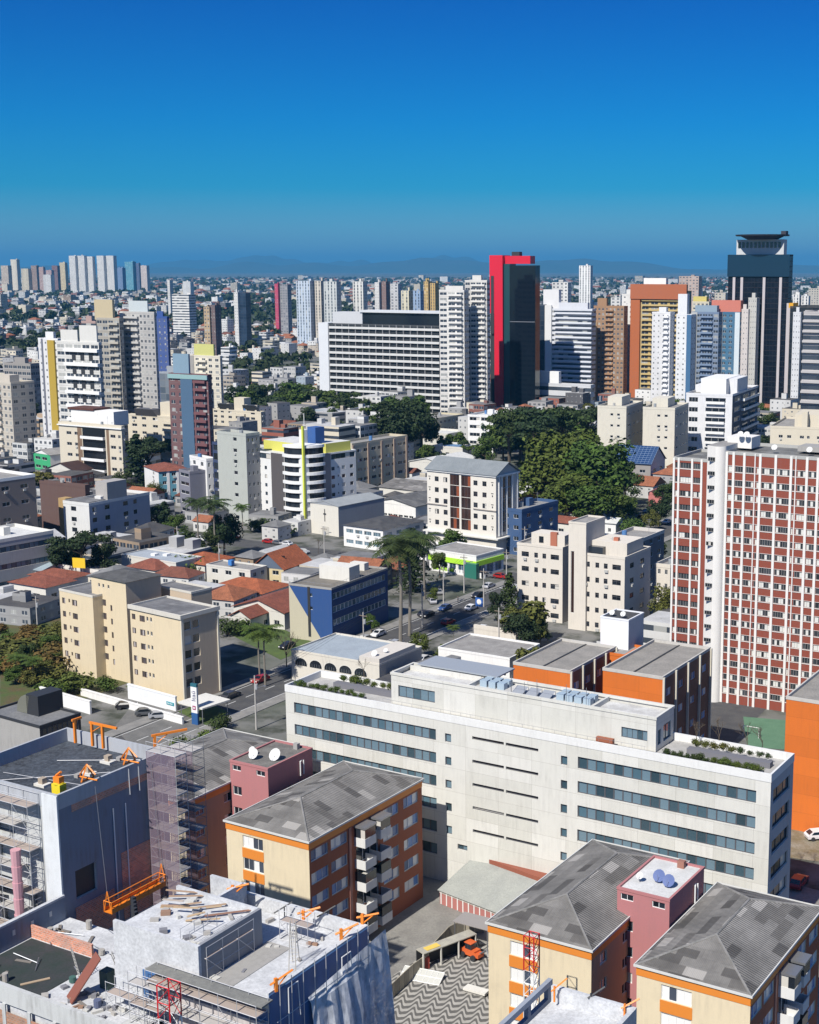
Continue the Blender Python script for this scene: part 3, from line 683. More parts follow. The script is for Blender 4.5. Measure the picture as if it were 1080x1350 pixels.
# ============================================================ brick tower
redw = plaster((.24, .055, .032), .2); wht = plaster((.74, .72, .68), .18)
M['btf'] = flat((.3, .29, .27)); M['bt'] = glassm((.03, .035, .04), .36, .3, (.62, .62, .58))
t = B('apartment_tower', 'tall apartment tower of red panels between white pilasters with a rounded white stair shaft', 'apartment tower', (1200, 611.5), 957, 1260, z=50.2, d=15)
nf = 18; fh = t.h/nf-.02
colpx = [365, 413, 461, 484, 553, 622, 643, 693, 742]
cols = [0.35]+[t.uz('F', 860+x/3.373, 560+118/3.373)[0] for x in colpx]
while cols[-1] < t.w-4: cols.append(cols[-1]+(3.0 if len(cols) % 3 else 1.0))
cols.append(t.w-.2)
t.dep = .12
rws = [(t.h-3.9-i*2.77, t.h-2.75-i*2.77) for i in range(17)]
for z0, z1 in rws:
    for i in range(len(cols)-1):
        g = cols[i+1]-cols[i]-.5
        if g < .4: continue
        t.win('F', cols[i]+.28, cols[i+1]-.28, z0, z1, 5 if g > 2.5 else 3 if g > 1.2 else 'one', frame='btf', glass='bt')
    t.win('R', 2, 5, z0, z1, 'four', glass='bt'); t.win('R', 8, 11, z0, z1, 'four', glass='bt')
t.wins.sort(key=lambda q: q[1])
t.finish(redw, 'flat', par=.5, roofm=roofmat((.2, .2, .19), .4), capm=plaster((.4, .4, .38)))
for i, u in enumerate(cols[:-1]):
    thin = i in (3, 7); mb = MB(); k = .1 if thin else .24; mb.box(u-k, u+k, -.25, 0, 0, t.h-.1); mb.build('pilaster', wht, t.root)
for i in range(17):
    mb = MB(); z_ = rws[i][0]-.07; mb.box(.3, t.w, -.08, 0, z_-.05, z_+.05); z2 = rws[i][1]+.05; mb.box(.3, t.w, -.05, 0, z2-.03, z2+.03); mb.build('slab_edge', wht, t.root)
t2 = B('wing', None, None, (936, 606.0), 888.5, 958, z=48.4, d=14, parent=t)
cols2 = [.15]+[t2.uz('F', 860+x/3.373, 560+150/3.373)[0] for x in (120, 180, 222)]
for z0, z1 in rws:
    for i in range(3): t2.win('F', cols2[i]+.25, cols2[i+1]-.25, z0, z1, 'one' if i == 0 else 'four', frame='btf', glass='bt')
t2.finish(redw, 'flat', par=.5, roofm=roofmat((.2, .2, .19), .4), capm=plaster((.4, .4, .38)))
mb = MB()
for u in cols2: mb.box(u-.2, u+.2, -.22, 0, 0, t2.h-.1)
mb.build('pilaster', wht, t2.root)
mb = MB()
for i in range(17): z_ = rws[i][0]-.07; mb.box(.1, cols2[-1], -.07, 0, z_-.06, z_+.06)
mb.build('slab_edge', wht, t2.root)
# rounded shaft
mb = MB(); n = 14; xs = t2.w; r = 2.15; cxl, cyl_ = xs+.7, 1.2; Z1 = t.h+1.0
cc = t2.uz('F', 945, 594)[0]; cxl = cc
poly = [(cxl-1.9, 8)]+[(cxl-1.9+0*k, -.0+0*k) for k in range(1)]+[(cxl+.2+1.7*math.sin(q), -.1-1.4*math.cos(q)+1.4-1.0) for q in [k/10*math.pi/2 for k in range(11)]]+[(cxl+1.9, 8)]
mb.prism(poly[::1], 0, Z1, 0, 1); mb.build('stair_shaft', [wht, M['roofc']], t2.root)
for i in range(18):
    link('window', win_mesh(1.5, .8, 'three', 'btf', 'glassd'), t2.root, (cxl-1.3, -1.1, t.h-1.9-i*2.77))
t.part('roof_house', wht, [(-2, 3, 6, 11, t.h, t.h+2.2)]); t.part('water_tank', M['conc'], [(12, 20, 7, 12, t.h, t.h+1.0)])
for x in (1, 2.3, 8, 15): dish(t.root, x, 5, t.h+(2.2 if x < 3 else 0), .6)

# ============================================================ orange school buildings
orw = plaster((.66, .16, .018), .22, .8, dirt=(.3, .12, .05), panel=(6.5, 3.0)); mw = plaster((.22, .10, .06), .3)
def orangeb(label, c, xl, xr, z, d=None, winf=False):
    q = B('orange_building', label, 'building', c, xl, xr, z=z, a=29.5, d=d)
    n = max(3, int(q.d/4.2)); 
    for z0, z1 in q.floors(5, .9, 1.3, z1=q.h-.4):
        for i in range(n): q.win('R', q.d*(i+.3)/n, q.d*(i+.3)/n+1.9, z0, z1, 'two', glass='shut')
    if winf:
        for z0, z1 in q.floors(5, .9, 1.0, z1=q.h-.4): q.win('F', .6, 2.6, z0, z1, 'two', glass='glassb')
    q.finish(orw, 'flat', par=.35, roofm=groundm('concrete_roof', (.30, .28, .25), (.22, .21, .19), .35, (.12, .11, .1)), wallR=mw, capm=plaster((.5, .48, .44), .3))
    mb = MB()
    for i in range(n+1): u = min(q.d-.15, max(.15, q.d*i/n)); mb.box(q.w, q.w+.35, u-.18, u+.18, 0, q.h-.1)
    mb.build('pilaster', plaster((.6, .56, .46), .2), q.root)
    mb = MB(); mb.box(q.w*.45, q.w*.48, .3, q.d-.3, q.h-.34, q.h-.25); mb.build('roof_joint', M['dark'], q.root)
    return q
o1 = orangeb('orange fronted school building with grey roof left of the white water tank box', (752, 885), 677, 850, 21, d=17)
o2 = orangeb('orange fronted school building with maroon side and cream pilasters right of the tank box', (874, 893), 795, 937, 21)
o3 = orangeb('large plain orange wall of the building at the right edge', (1240, 950), 1037, 1300, 21, d=18)
o4 = B('orange_building', 'recessed orange link building with two small windows under the white tank box', 'building', (824, 864), 783, 846, z=20.5)
for z0, z1 in ((15.5, 16.8), (12.3, 13.6), (9, 10.3)): o4.win('F', o4.w-5.2, o4.w-3.2, z0, z1, 'two', frame='trimd', glass='glassb')
o4.finish(orw, 'flat', par=.3, capm=orw)
tk = B('water_tank_tower', 'white box shaped tank room standing above the orange buildings', 'water tank', (829, 818), 792, 849, z=25.5, z0=18)
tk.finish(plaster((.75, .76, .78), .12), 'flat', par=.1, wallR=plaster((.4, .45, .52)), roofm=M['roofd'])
for x in (1.5, 3.6): dish(tk.root, x, 1.4, 7.4, .5)
# ============================================================ mid-distance buildings
_m = MB(); _m.box(0, .9, -.35, 0, 0, .6); ACM = _m.mesh('air_conditioner', flat((.42, .42, .4)))
def cl(n, w_=.5, a=0.04, b=.96):
    s = (b-a)/n; return [(a+s*(i+.5-w_/2), a+s*(i+.5+w_/2)) for i in range(n)]
DR = plaster((.5, .5, .5), .3)
def mid(name, label, cat, c, xl, xr, nf, cf, cr, z=None, yb=None, a=29.5, z0=0, wall=None, wallR=None, wh=1.25, bot=1.0, roof='flat', par=.8, roofm=None,
        st='two', stR=None, glass='glassd', frame='trim', rise=2.2, d=None, w=None, top=0, skip=0.0, tank=None, cap=None, band=None, balc=None, fasc=None, over=.4, parent=None, low=0, pent=None, ridge=None, group=None, nmax=100):
    q = B(name, label, cat, c, xl, xr, z=z, yb=yb, a=a, z0=z0, d=d, w=w, parent=parent, group=group)
    fl_ = q.floors(nf, bot, wh, z1=q.h-top, z0=low)
    q.grid('F', cf, fl_, st, skip=skip, glass=glass, frame=frame); q.grid('R', cr, fl_, stR or st, skip=skip, glass=glass, frame=frame)
    q.wins.sort(key=lambda k: 0)
    q.finish(wall or M['white'], roof, par=par, roofm=roofm, rise=rise, wallR=wallR, capm=cap, fasc=fasc, over=over, ridge=ridge, nmax=nmax)
    fh = (q.h-top-low)/nf
    if band:   # (material, face, u0, u1) painted vertical panels standing 3 cm proud
        for (m_, f, u0, u1) in band:
            mb = MB(); W = q.fr(f)[2]
            if f == 'F': mb.box(u0*W, u1*W, -.05, 0, 0, q.h)
            else: mb.box(q.w, q.w+.05, u0*W, u1*W, 0, q.h)
            mb.build('wall_panel', m_, q.root)
    if balc:   # (face, u0, u1, depth, material)
        for (f, u0, u1, dp, m_) in balc:
            W = q.fr(f)[2]
            for i in range(nf):
                zz = low+i*fh+.1; mb = MB()
                if f == 'F': X = (u0*W, u1*W); mb.box(X[0], X[1], -dp, 0, zz-.15, zz); mb.box(X[0], X[1], -dp, -dp+.1, zz, zz+1.0); mb.box(X[0], X[0]+.1, -dp+.1, 0, zz, zz+1.0); mb.box(X[1]-.1, X[1], -dp+.1, 0, zz, zz+1.0)
                else: X = (u0*W, u1*W); mb.box(q.w, q.w+dp, X[0], X[1], zz-.15, zz); mb.box(q.w+dp-.1, q.w+dp, X[0], X[1], zz, zz+1.0); mb.box(q.w, q.w+dp-.1, X[0], X[0]+.1, zz, zz+1.0); mb.box(q.w, q.w+dp-.1, X[1]-.1, X[1], zz, zz+1.0)
                mb.build('balcony', m_ or wall, q.root)
    rm = random.Random(int(c[0]*7+c[1]))
    if q.h > 8 and roof == 'flat':
        for k_ in range(rm.choice([1, 2, 3])):
            x_, y_ = rm.uniform(.15, .8)*q.w, rm.uniform(.2, .8)*q.d; mb = MB(); r_ = rm.uniform(.5, .8)
            if k_ == 0: mb.cyl(x_, y_, q.h-par, q.h-par+rm.uniform(1.3, 2), r_, 0, 12); mb.build('water_tank', flat(rm.choice([(.08, .2, .42), (.4, .4, .38), (.3, .32, .33)])), q.root)
            elif k_ == 1: mb.bar((x_, y_, q.h-par), (x_, y_, q.h+3.5), .05, n=3); mb.bar((x_-.7, y_, q.h+3.1), (x_+.7, y_, q.h+3.1), .03, n=3); mb.bar((x_-.5, y_, q.h+2.6), (x_+.5, y_, q.h+2.6), .03, n=3); mb.build('antenna', M['steel'], q.root)
            else: mb.box(x_, x_+rm.uniform(1.5, 3), y_, y_+rm.uniform(1.5, 2.5), q.h-par, q.h+rm.uniform(.6, 1.8)); mb.build('roof_hatch', wall or M['white'], q.root)
    for wdw in rm.sample(q.wins, min(len(q.wins), 6)) if len(q.wins) > 8 else []:
        f, u_, z_, ww_, hh_ = wdw[:5]; O, U, W = q.fr(f); N = (U[1], -U[0]); a_ = u_+ww_*.3
        link('air_conditioner', ACM, q.root, (O[0]+U[0]*a_+N[0]*.02, O[1]+U[1]*a_+N[1]*.02, z_-.85), math.atan2(U[1], U[0]))
    if tank:
        for (u0, u1, v0, v1, hh, m_) in tank: q.part('roof_house', m_ or wall or M['white'], [(u0*q.w, u1*q.w, v0*q.d, v1*q.d, q.h-par, q.h+hh)])
    return q
M['brf'] = flat((.2, .14, .1)); M['yg'] = glassm((.05, .045, .05), .25, .3, (.4, .37, .36)); yw = plaster((.66, .55, .37), .2); yr = plaster((.52, .42, .31), .2)  # yr: side-wall copy of yw with its light and shade in the colour
greyrf = roofmat((.2, .2, .205), .25)
# pale yellow apartment house: right wing, stair core, left wing
Y = B('apartment_house', 'pale yellow apartment house with raised stair core beside the car park', 'apartment house', (238, 812), 171, 287, z=18, a=36)
f5 = [(15.0-i*2.9, 16.3-i*2.9) for i in range(5)]
for z0, z1 in f5:
    Y.win('F', .5, 1.6, z0+.1, z1, 'two', frame='brf', glass='yg'); Y.win('F', 2.9, 4.5, z0, z1, 'three', frame='brf', glass='yg')
    Y.win('F', 5.0, 5.6, z0+.4, z1, 'one', glass='glassd'); Y.win('F', 6.1, 6.7, z0+.4, z1, 'one', glass='glassd')
    Y.win('R', .8, 2.5, z0-.2, z1+.2, 'one', glass='glassd'); Y.win('R', 2.9, 4.6, z0-.2, z1+.2, 'one', glass='glassd')
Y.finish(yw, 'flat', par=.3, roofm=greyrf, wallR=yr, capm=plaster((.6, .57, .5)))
mb = MB(); mb.box(-.3, Y.w+.35, -.35, -.0, 17.3, 18.12); mb.box(Y.w, Y.w+.35, 0, Y.d+.3, 17.3, 18.12); mb.build('fascia', plaster((.58, .55, .48)), Y.root)
for q_ in ((-.1, .45), (Y.d-.4, Y.d)): mb = MB(); mb.box(Y.w, Y.w+.25, *q_, .5, 17.3); mb.build('corner_pilaster', plaster((.62, .58, .48)), Y.root)
c_ = B('wing', None, None, (165.5, 768), 120, 176, z=21.5, a=36, parent=Y, d=9)
for i in range(5):
    z0 = 15.9-i*2.9-.4
    c_.win('F', 2.3, 4.5, z0, z0+1.4, 'four', frame='brf', glass='yg'); c_.win('F', 1.1, 1.6, z0-.6, z0+.6, 'one', frame='brf', glass='yg'); c_.win('F', 5.9, 6.5, z0-.8, z0+.5, 'one', frame='brf', glass='yg')
for u in (2.2, 3.6, 5.3): c_.win('F', u, u+.6, 19.4, 20.2, 'one', glass='glassd')
c_.finish(yw, 'hip', roofm=groundm('old_roof', (.06, .06, .06), (.1, .1, .1), .6), rise=1.2, wallR=yr)
l_ = B('wing', None, None, (122, 786), 78, 127, z=18, a=36, parent=Y, d=9)
for z0, z1 in f5:
    l_.win('F', .8, 1.9, z0, z1, 'two', frame='brf', glass='yg'); l_.win('F', 3.0, 3.5, z0+.5, z1, 'one', frame='brf', glass='yg'); l_.win('F', 4.2, 5.9, z0, z1, 'three', frame='brf', glass='yg')
l_.finish(yw, 'flat', par=.3, roofm=greyrf, capm=plaster((.6, .57, .5)))
bk = B('wing', None, None, (252, 781), 205, 279, z=18.2, a=36, parent=Y); bk.finish(yr, 'flat', par=.3, roofm=greyrf, capm=plaster((.6, .57, .5)))
# white podium with teal plate, canopy, totem
pd = B('podium_wall', 'white boundary wall with a small teal nameplate below the pale yellow house', 'wall', (231, 919), 168, 233, z=3.0, a=36)
pd.finish(plaster((.75, .76, .76), .1), 'flat', par=.1, walls='FRBL')
a0 = pd.uz('F', 216, 916)[0]
pd.part('nameplate', flat((.03, .28, .33)), [(pd.w-2.6, pd.w-.4, -.1, -.02, 1.1, 1.7)]); pd.part('nameplate_text', M['trim'], [(pd.w-2.4+i*.45, pd.w-2.15+i*.45, -.13, -.1, 1.3, 1.5) for i in range(4)])
cn = empty('entrance_canopy', P(262, 948, 0), -math.radians(36), 'white cantilever canopy over the entrance, beside the blue and white totem', 'canopy')
mb = MB(); mb.box(-3.5, 3.5, -2, 5, 3.0, 3.3); mb.build('canopy_roof', M['offw'], cn)
for x, y in ((-3, -1.6), (3, -1.6), (-3, 4.6), (3, 4.6)): mb = MB(); mb.bar((x, y, 0), (x, y, 3), .1); mb.build('post', M['steel'], cn)
def text(s, size, mat, parent, loc, rot, name='lettering', ext=.02):
    cu = bpy.data.curves.new('t', 'FONT'); cu.body = s; cu.size = size; cu.extrude = ext; cu.align_x = 'CENTER'; cu.align_y = 'CENTER'
    ob = bpy.data.objects.new('t', cu); S.collection.objects.link(ob); bpy.context.view_layer.update()
    me = bpy.data.meshes.new_from_object(ob.evaluated_get(bpy.context.evaluated_depsgraph_get())); bpy.data.objects.remove(ob)
    me.materials.clear(); me.materials.append(mat); o = bpy.data.objects.new(name, me); S.collection.objects.link(o); o.parent = parent; o.location = loc; o.rotation_euler = rot; return o
tt = empty('totem_sign', P(258, 955, 0), -math.radians(30), 'tall white totem sign with upright lettering and a blue foot beside the street', 'sign')
mb = MB(); mb.box(-.75, .75, -.2, .2, 2.3, 7.4); mb.build('panel', M['trim'], tt); mb = MB(); mb.box(-.76, .76, -.21, .21, 0, 2.3); mb.build('foot', flat((.02, .09, .25)), tt)
mb = MB(); mb.box(-.76, .76, -.22, .22, 7.4, 8.0); mb.build('cap', flat((.02, .12, .16)), tt)
text('Itaú', 1.4, flat((.12, .12, .2)), tt, (0, -.23, 5.6), (math.pi/2, -math.pi/2, 0)); mb = MB(); mb.box(-.4, .4, -.23, -.2, 2.9, 3.7); mb.build('emblem', flat((.3, .03, .12)), tt)
mb = MB(); mb.box(-.18, .18, -.26, -.235, 3.12, 3.48); mb.build('emblem_hole', M['trim'], tt)
# low black glass building lower left
k = B('glass_pavilion', 'low black glass building with barrel vault and flat grey roof at the left edge', 'building', (52, 958), -20, 106, z=12, a=33)
k.win('R', .6, k.d-.6, 9.0, 11.4, 7, frame='trimd', glass='glassd'); k.win('R', .6, k.d-.6, 4.0, 8.0, 5, frame='trimd', glass='glassd')
k.finish(M['conc'], 'flat', par=.25, roofm=groundm('membrane', (.14, .145, .15), (.2, .2, .2), .3), wallR=M['dark'], capm=M['dark'])
mb = MB(); n = 10; r_ = 2.6; x0, y0 = k.w*.25, k.d*.45
for i in range(n):
    a0, a1 = math.pi*i/n/1.7, math.pi*(i+1)/n/1.7
    p0 = (x0+r_-r_*math.cos(a0), r_*math.sin(a0)*1.2); p1 = (x0+r_-r_*math.cos(a1), r_*math.sin(a1)*1.2)
    mb.face([(p0[0], y0, 11.8+p0[1]), (p0[0], y0+5, 11.8+p0[1]), (p1[0], y0+5, 11.8+p1[1]), (p1[0], y0, 11.8+p1[1])][::-1]); mb.face([(x0+r_, y0, 11.8), (p0[0], y0, 11.8+p0[1]), (p1[0], y0, 11.8+p1[1])])
mb.build('barrel_vault', flat((.25, .25, .2), .4, .4), k.root); k.part('stair_tower', M['dark'], [(x0+r_, x0+r_+3, y0, y0+5, 11.75, 15.2)])
wl = B('boundary_wall', 'white boundary wall along the car park behind the black glass building', 'wall', (118, 925), 52, 140, z=2.6, a=36, d=.4); wl.finish(M['white'], par=.05)
w2_ = B('boundary_wall', 'long low white wall between the car park and the raised lawn', 'wall', (240, 946), 106, 243, z=1.4, a=36, d=.4); w2_.finish(M['white'], par=.05)

# navy and sand office, shed, arches
nv = B('office_building', 'navy blue low office with a sand coloured triangle on its narrow end', 'office', (437, 776), 381, 511, z=13, a=26)
fl3 = nv.floors(3, 1.0, 1.5, z1=12.3, z0=3)
for z0, z1 in fl3: nv.win('R', .4, nv.d-1, z0, z1, 14, frame='trim', glass='panes')
for z0, z1 in fl3[1:]: nv.win('F', nv.w*.48, nv.w*.48+.8, z0+.3, z0+1.1, 'one')
blu = plaster((.02, .07, .22), .1)
nv.finish(blu, 'flat', par=.3, roofm=groundm('worn_roof', (.2, .18, .15), (.13, .12, .1), .5), wallR=plaster((.03, .06, .17), .2), capm=M['conc'])
mb = MB(); W_ = nv.w
mb.face([(0, -.06, 0), (W_*.78, -.06, 0), (0, -.06, 12.7)]); mb.face([(0, 0, 0), (W_*.78, 0, 0), (0, 0, 12.7)][::-1]); mb.face([(W_*.78, -.06, 0), (W_*.78, 0, 0), (0, 0, 12.7), (0, -.06, 12.7)])
mb.build('sand_panel', plaster((.5, .46, .34), .1), nv.root); nv.part('downpipe', M['dark'], [(W_*.44, W_*.5, -.12, -.07, 1, 12.8)])
nv.part('roof_house', M['offw'], [(W_*.2, W_*1.0-1, 9, 13.5, 12.7, 16.0)]); nv.part('roof_house', M['offw'], [(W_*.3, W_*.65, nv.d-4, nv.d-2, 12.7, 14.5)])
mb = MB()
for i in range(20): mb.bar((W_-.1, nv.d*i/19, 13), (W_-.1, nv.d*i/19, 13.9), .025, n=3)
for i in range(6): mb.bar((W_*i/5, .1, 13), (W_*i/5, .1, 13.9), .025, n=3)
mb.bar((W_-.1, .1, 13.9), (W_-.1, nv.d, 13.9), .03, n=3); mb.bar((0, .1, 13.9), (W_, .1, 13.9), .03, n=3); mb.build('railing', M['steel'], nv.root)
ar = B('arched_hall', 'low cream hall with a row of five arched windows and a pale blue sheet roof', 'hall', (500, 876), 384, 556, z=6.5, a=29.5)
ar.finish(plaster((.64, .6, .52), .2), 'flat', par=.25, roofm=groundm('zinc', (.33, .38, .42), (.28, .32, .36), .3), wallR=plaster((.4, .38, .35)))
mb = MB(); g = MB()
for i in range(5):
    u0 = 1.0+i*ar.w*.17; r_ = ar.w*.068; cx0 = u0+r_
    pts = [(cx0+r_*math.cos(math.pi*j/10), 3.9+r_*.75*math.sin(math.pi*j/10)) for j in range(11)]
    mb = MB(); mb.face([(cx0-r_, -.02, 3.4), (cx0+r_, -.02, 3.4)]+[(x, -.02, z) for x, z in pts], 1)
    for j in range(10):
        (xa, za), (xb, zb) = pts[j], pts[j+1]; s_ = 1.12
        mb.face([(xa, -.05, za), (xb, -.05, zb), (cx0+(xb-cx0)*s_, -.05, 3.9+(zb-3.9)*s_), (cx0+(xa-cx0)*s_, -.05, 3.9+(za-3.9)*s_)][::-1], 0)
    for j in range(1, 5): mb.box(cx0-r_+j*r_*.4-.04, cx0-r_+j*r_*.4+.04, -.06, -.03, 3.4, 4.2, 2)
    mb.build('arched_window', [M['offw'], M['glassd'], M['steel']], ar.root)
ar.part('upper_room', plaster((.6, .56, .5)), [(ar.w*.78, ar.w+.02, .02, ar.d*.85, 6.2, 7.6)]); dish(ar.root, ar.w*.9, 1.5, 7.4, .7); dish(ar.root, ar.w*.93, 4.5, 7.4, .5)
# houses with clay roofs
def house(label, c, xl, xr, z, a=29.5, roof='gable', rise=2.5, wall=None, tile='tile', yb=None, d=None, cf=2, cr=2, over=.5, nf=1, roofm=None, wallR=None, ridge=None):
    q = B('house', label, 'house', c, xl, xr, z=z, a=a, d=d, yb=yb)
    fl_ = q.floors(nf, .9, 1.2)
    q.grid('F', cl(cf, .45), fl_, 'two', glass='glassd'); q.grid('R', cl(cr, .4), fl_, 'two', glass='glassd')
    q.finish(wall or M['offw'], roof, par=.3, roofm=roofm or M[tile], rise=rise, over=over, wallR=wallR, ridge=ridge); return q
hw = plaster((.62, .6, .54), .2); shade_tone = plaster((.10, .13, .18), .15)  # dark blue wall colour imitates the shade on the right gable side
h = house('house with a steep bright orange roof, dark shade toned gable and skylight', (374, 751), 334, 415, 5.2, a=24, rise=4.2, tile='tile', wall=plaster((.6, .5, .3)), nf=2, wallR=shade_tone, d=13)
h.part('skylight', M['glassd'], [(h.w*.45, h.w*.8, h.d*.28, h.d*.29, h.h+2.5, h.h+2.9)])
house('rambling old house with mossy red roof and white gables, left of the navy office', (375, 808), 308, 392, 4.2, a=27, rise=2.6, tile='tile2', wall=hw, d=14, cf=4, ridge='y')
house('front wing of the old red roofed house, with a white framed gable', (330, 815), 304, 345, 3.8, a=27, rise=1.8, tile='tile2', wall=hw, d=8, cf=2, ridge='y')
house('house with faded red hip roof behind the old gabled house', (345, 783), 275, 380, 4.0, a=27, roof='hip', rise=2.2, tile='tile', wall=hw, d=12, cf=3)
house('flat roofed white house with a small blue water tank on top', (330, 752), 272, 352, 6, a=30, roof='flat', wall=hw, roofm=M['roofc'], cf=3, nf=2).part('water_tank', flat((.05, .2, .5)), [(6, 7.2, 2, 3.2, 6, 7.4)])
house('house with orange clay hip roof next to the long zinc roofed shed', (270, 745), 228, 300, 4.0, a=30, roof='hip', rise=2.2, d=12, cf=2, wall=hw)
house('small house with dark red hip roof beside the shed with zinc roof', (205, 752), 168, 232, 4.0, a=30, roof='hip', rise=2.0, tile='tile2', d=9, wall=M['offw'], cf=2)
house('dark roofed bungalow near the left edge with rusty tiles', (60, 775), 12, 80, 4, a=30, roof='hip', rise=1.6, tile='tile2', d=10)
house('bungalow with brown tiled roof in front of the white walled yard', (86, 765), 38, 98, 4, a=30, roof='hip', rise=1.5, tile='tile2', d=9)
house('pale blue tin roofed shed at the left edge below the long office', (55, 752), 4, 75, 4.2, a=30, roof='gable', rise=1.4, d=12, roofm=groundm('tin', (.3, .38, .42), (.25, .3, .34), .4))
house('house with terracotta roof directly behind the cream gabled office', (704, 663), 682, 712, 5.5, a=34, roof='gable', rise=2.6, d=12, cf=1, wall=plaster((.5, .34, .3)), ridge='y')
house('wide bungalow with bright orange tiled roof above the white block pair', (775, 678), 700, 800, 4.5, a=32, roof='hip', rise=2.8, d=13, cf=4, wall=hw)
house('low house with brown tiled roof in front of the wide orange bungalow', (765, 692), 715, 790, 4.0, a=32, roof='hip', rise=1.6, tile='tile2', d=8, cf=3)
sh = B('shed', 'long low shed with pale zinc roof and square skylights left of the orange hip roofs', 'shed', (232, 742), 160, 266, z=5.5, a=32)
sh.finish(hw, 'flat', par=.2, roofm=groundm('zinc2', (.36, .40, .44), (.30, .33, .36), .3)); 
for x, y in ((.35, .4), (.5, .55)): sh.part('skylight', M['trim'], [(sh.w*x, sh.w*x+1.6, sh.d*y, sh.d*y+1.6, 5.3, 5.9)])
bb_ = empty('billboard', P(106, 775, 0), -math.radians(15), 'small yellow billboard on posts behind the pale yellow house', 'billboard')
mb = MB(); mb.box(-1.9, 1.9, -.12, .12, 5.5, 8.2); mb.build('panel', flat((.75, .5, .02)), bb_); mb = MB(); mb.bar((-1, 0, 0), (-1, 0, 5.5), .12); mb.build('post', M['steel'], bb_); mb = MB(); mb.bar((1, 0, 0), (1, 0, 5.5), .12); mb.build('post', M['steel'], bb_)
mid('white_shed', 'white flat topped store behind the yellow billboard', 'shed', (130, 752), 76, 160, 1, [], [], z=5, a=30, wall=M['offw'])
# gabled office
g = B('office_building', 'cream five storey office with grey gabled roof and dark glass strips', 'office', (654, 627), 563, 684, z=24.5, a=34)
W_ = g.w; uu = lambda x: g.uz('F', 550+x/7.2, 620+20)[0]
fz = [(g.h-3.6-i*3.35, g.h-2.1-i*3.35) for i in range(5)]
for z0, z1 in fz:
    for x in (168, 250, 535, 620): u = uu(x); g.win('F', u, u+1.5, z0, z1, 'tr', frame='trimd', glass='glassd')
    for x in (108, 702): u = uu(x); g.win('F', u, u+.9, z1-.3, z1, 'two', frame='trimd'); g.win('F', u+.3, u+.7, z1-1.2, z1-.6, 'one', frame='trimd')
zb = g.h-17.6
brn = glassm((.035, .018, .014), .08, .15, (.25, .07, .03)); M['brn'] = brn
for (xa, xb) in ((312, 400), (418, 508)):
    for i in range(5): g.win('F', uu(xa), uu(xb), zb+i*3.35, zb+(i+1)*3.35-.12, 'three', frame='trimd', glass='brn')
L = g.d
for (a0, a1) in ((.27, .42), (.50, .66)):
    for i in range(5): g.win('R', a0*L, a1*L, zb+i*3.35, zb+(i+1)*3.35-.12, 'two', frame='trimd', glass='brn')
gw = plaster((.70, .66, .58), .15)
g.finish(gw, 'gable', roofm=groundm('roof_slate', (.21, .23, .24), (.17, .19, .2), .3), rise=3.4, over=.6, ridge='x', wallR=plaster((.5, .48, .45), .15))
for u in (.12, .24, .46, .70, .92): mb = MB(); mb.box(g.w, g.w+.3, u*L-.2, u*L+.2, 6, g.h-.5); mb.build('pilaster', M['trim'], g.root)
mb = MB(); mb.box(-.2, g.w+.2, -.4, 0, g.h-.55, g.h-.05); mb.box(g.w, g.w+.4, 0, g.d, g.h-.55, g.h-.05); mb.build('cornice', M['trim'], g.root)
mb = MB(); zz = fz[2][0]-.55; mb.box(-.1, uu(285), -.3, 0, zz, zz+.25); mb.box(uu(535), g.w+.1, -.3, 0, zz, zz+.25); mb.build('ledge', flat((.3, .27, .24)), g.root)
mb = MB(); mb.box(-1, g.w+1.4, -1.2, g.d+.5, 5.2, 5.6); mb.build('base_slab', M['offw'], g.root)
# chapel, hall, parish blocks
ch = B('chapel', 'small white chapel front with a dark cross in relief', 'chapel', (446, 668), 409, 520, yb=708, a=36, d=22)
ch.finish(plaster((.66, .63, .55), .15), 'gable', rise=1.2, roofm=groundm('chapel_roof', (.3, .32, .33), (.25, .27, .28), .3), wallR=plaster((.3, .32, .35)), ridge='y', over=.1)
mb = MB(); u = ch.w*.52; mb.box(u-.12, u+.12, -.14, 0, ch.h*.45, ch.h*.86); mb.box(u-.6, u+.6, -.14, 0, ch.h*.68, ch.h*.72); mb.build('cross', M['dark'], ch.root)
ch.part('door', plaster((.5, .48, .42)), [(ch.w*.4, ch.w*.65, -.06, 0, 0, 2.8)])
mid('parish_hall', 'two storey white hall with wide windows and dark roof right of the chapel', 'hall', (505, 699), 453, 575, 2, cl(4, .8), cl(4, .5), yb=727, a=34, roof='hip', roofm=M['roofd'], rise=1.5, wall=M['white'], st='four', glass='panes', d=20)
mid('warehouse', 'white shed with dark grey roof behind the parish hall', 'warehouse', (548, 668), 488, 575, 1, cl(8, .8), [], yb=688, a=33, roof='gable', roofm=roofmat((.13, .13, .13), .2), rise=2, wall=M['white'], d=22, wh=.8)
mid('warehouse', 'grey roofed warehouse between the brick cream block and the gabled office', 'warehouse', (562, 648), 500, 575, 1, [], [], yb=664, a=33, roof='gable', roofm=roofmat((.2, .19, .18), .5), rise=2, wall=hw, d=20)
mid('warehouse', 'low shop with white corrugated roof left of the gabled office', 'warehouse', (585, 612), 540, 600, 1, [], [], yb=625, a=33, roof='gable', roofm=M['roofw'], rise=2, wall=hw, d=25)
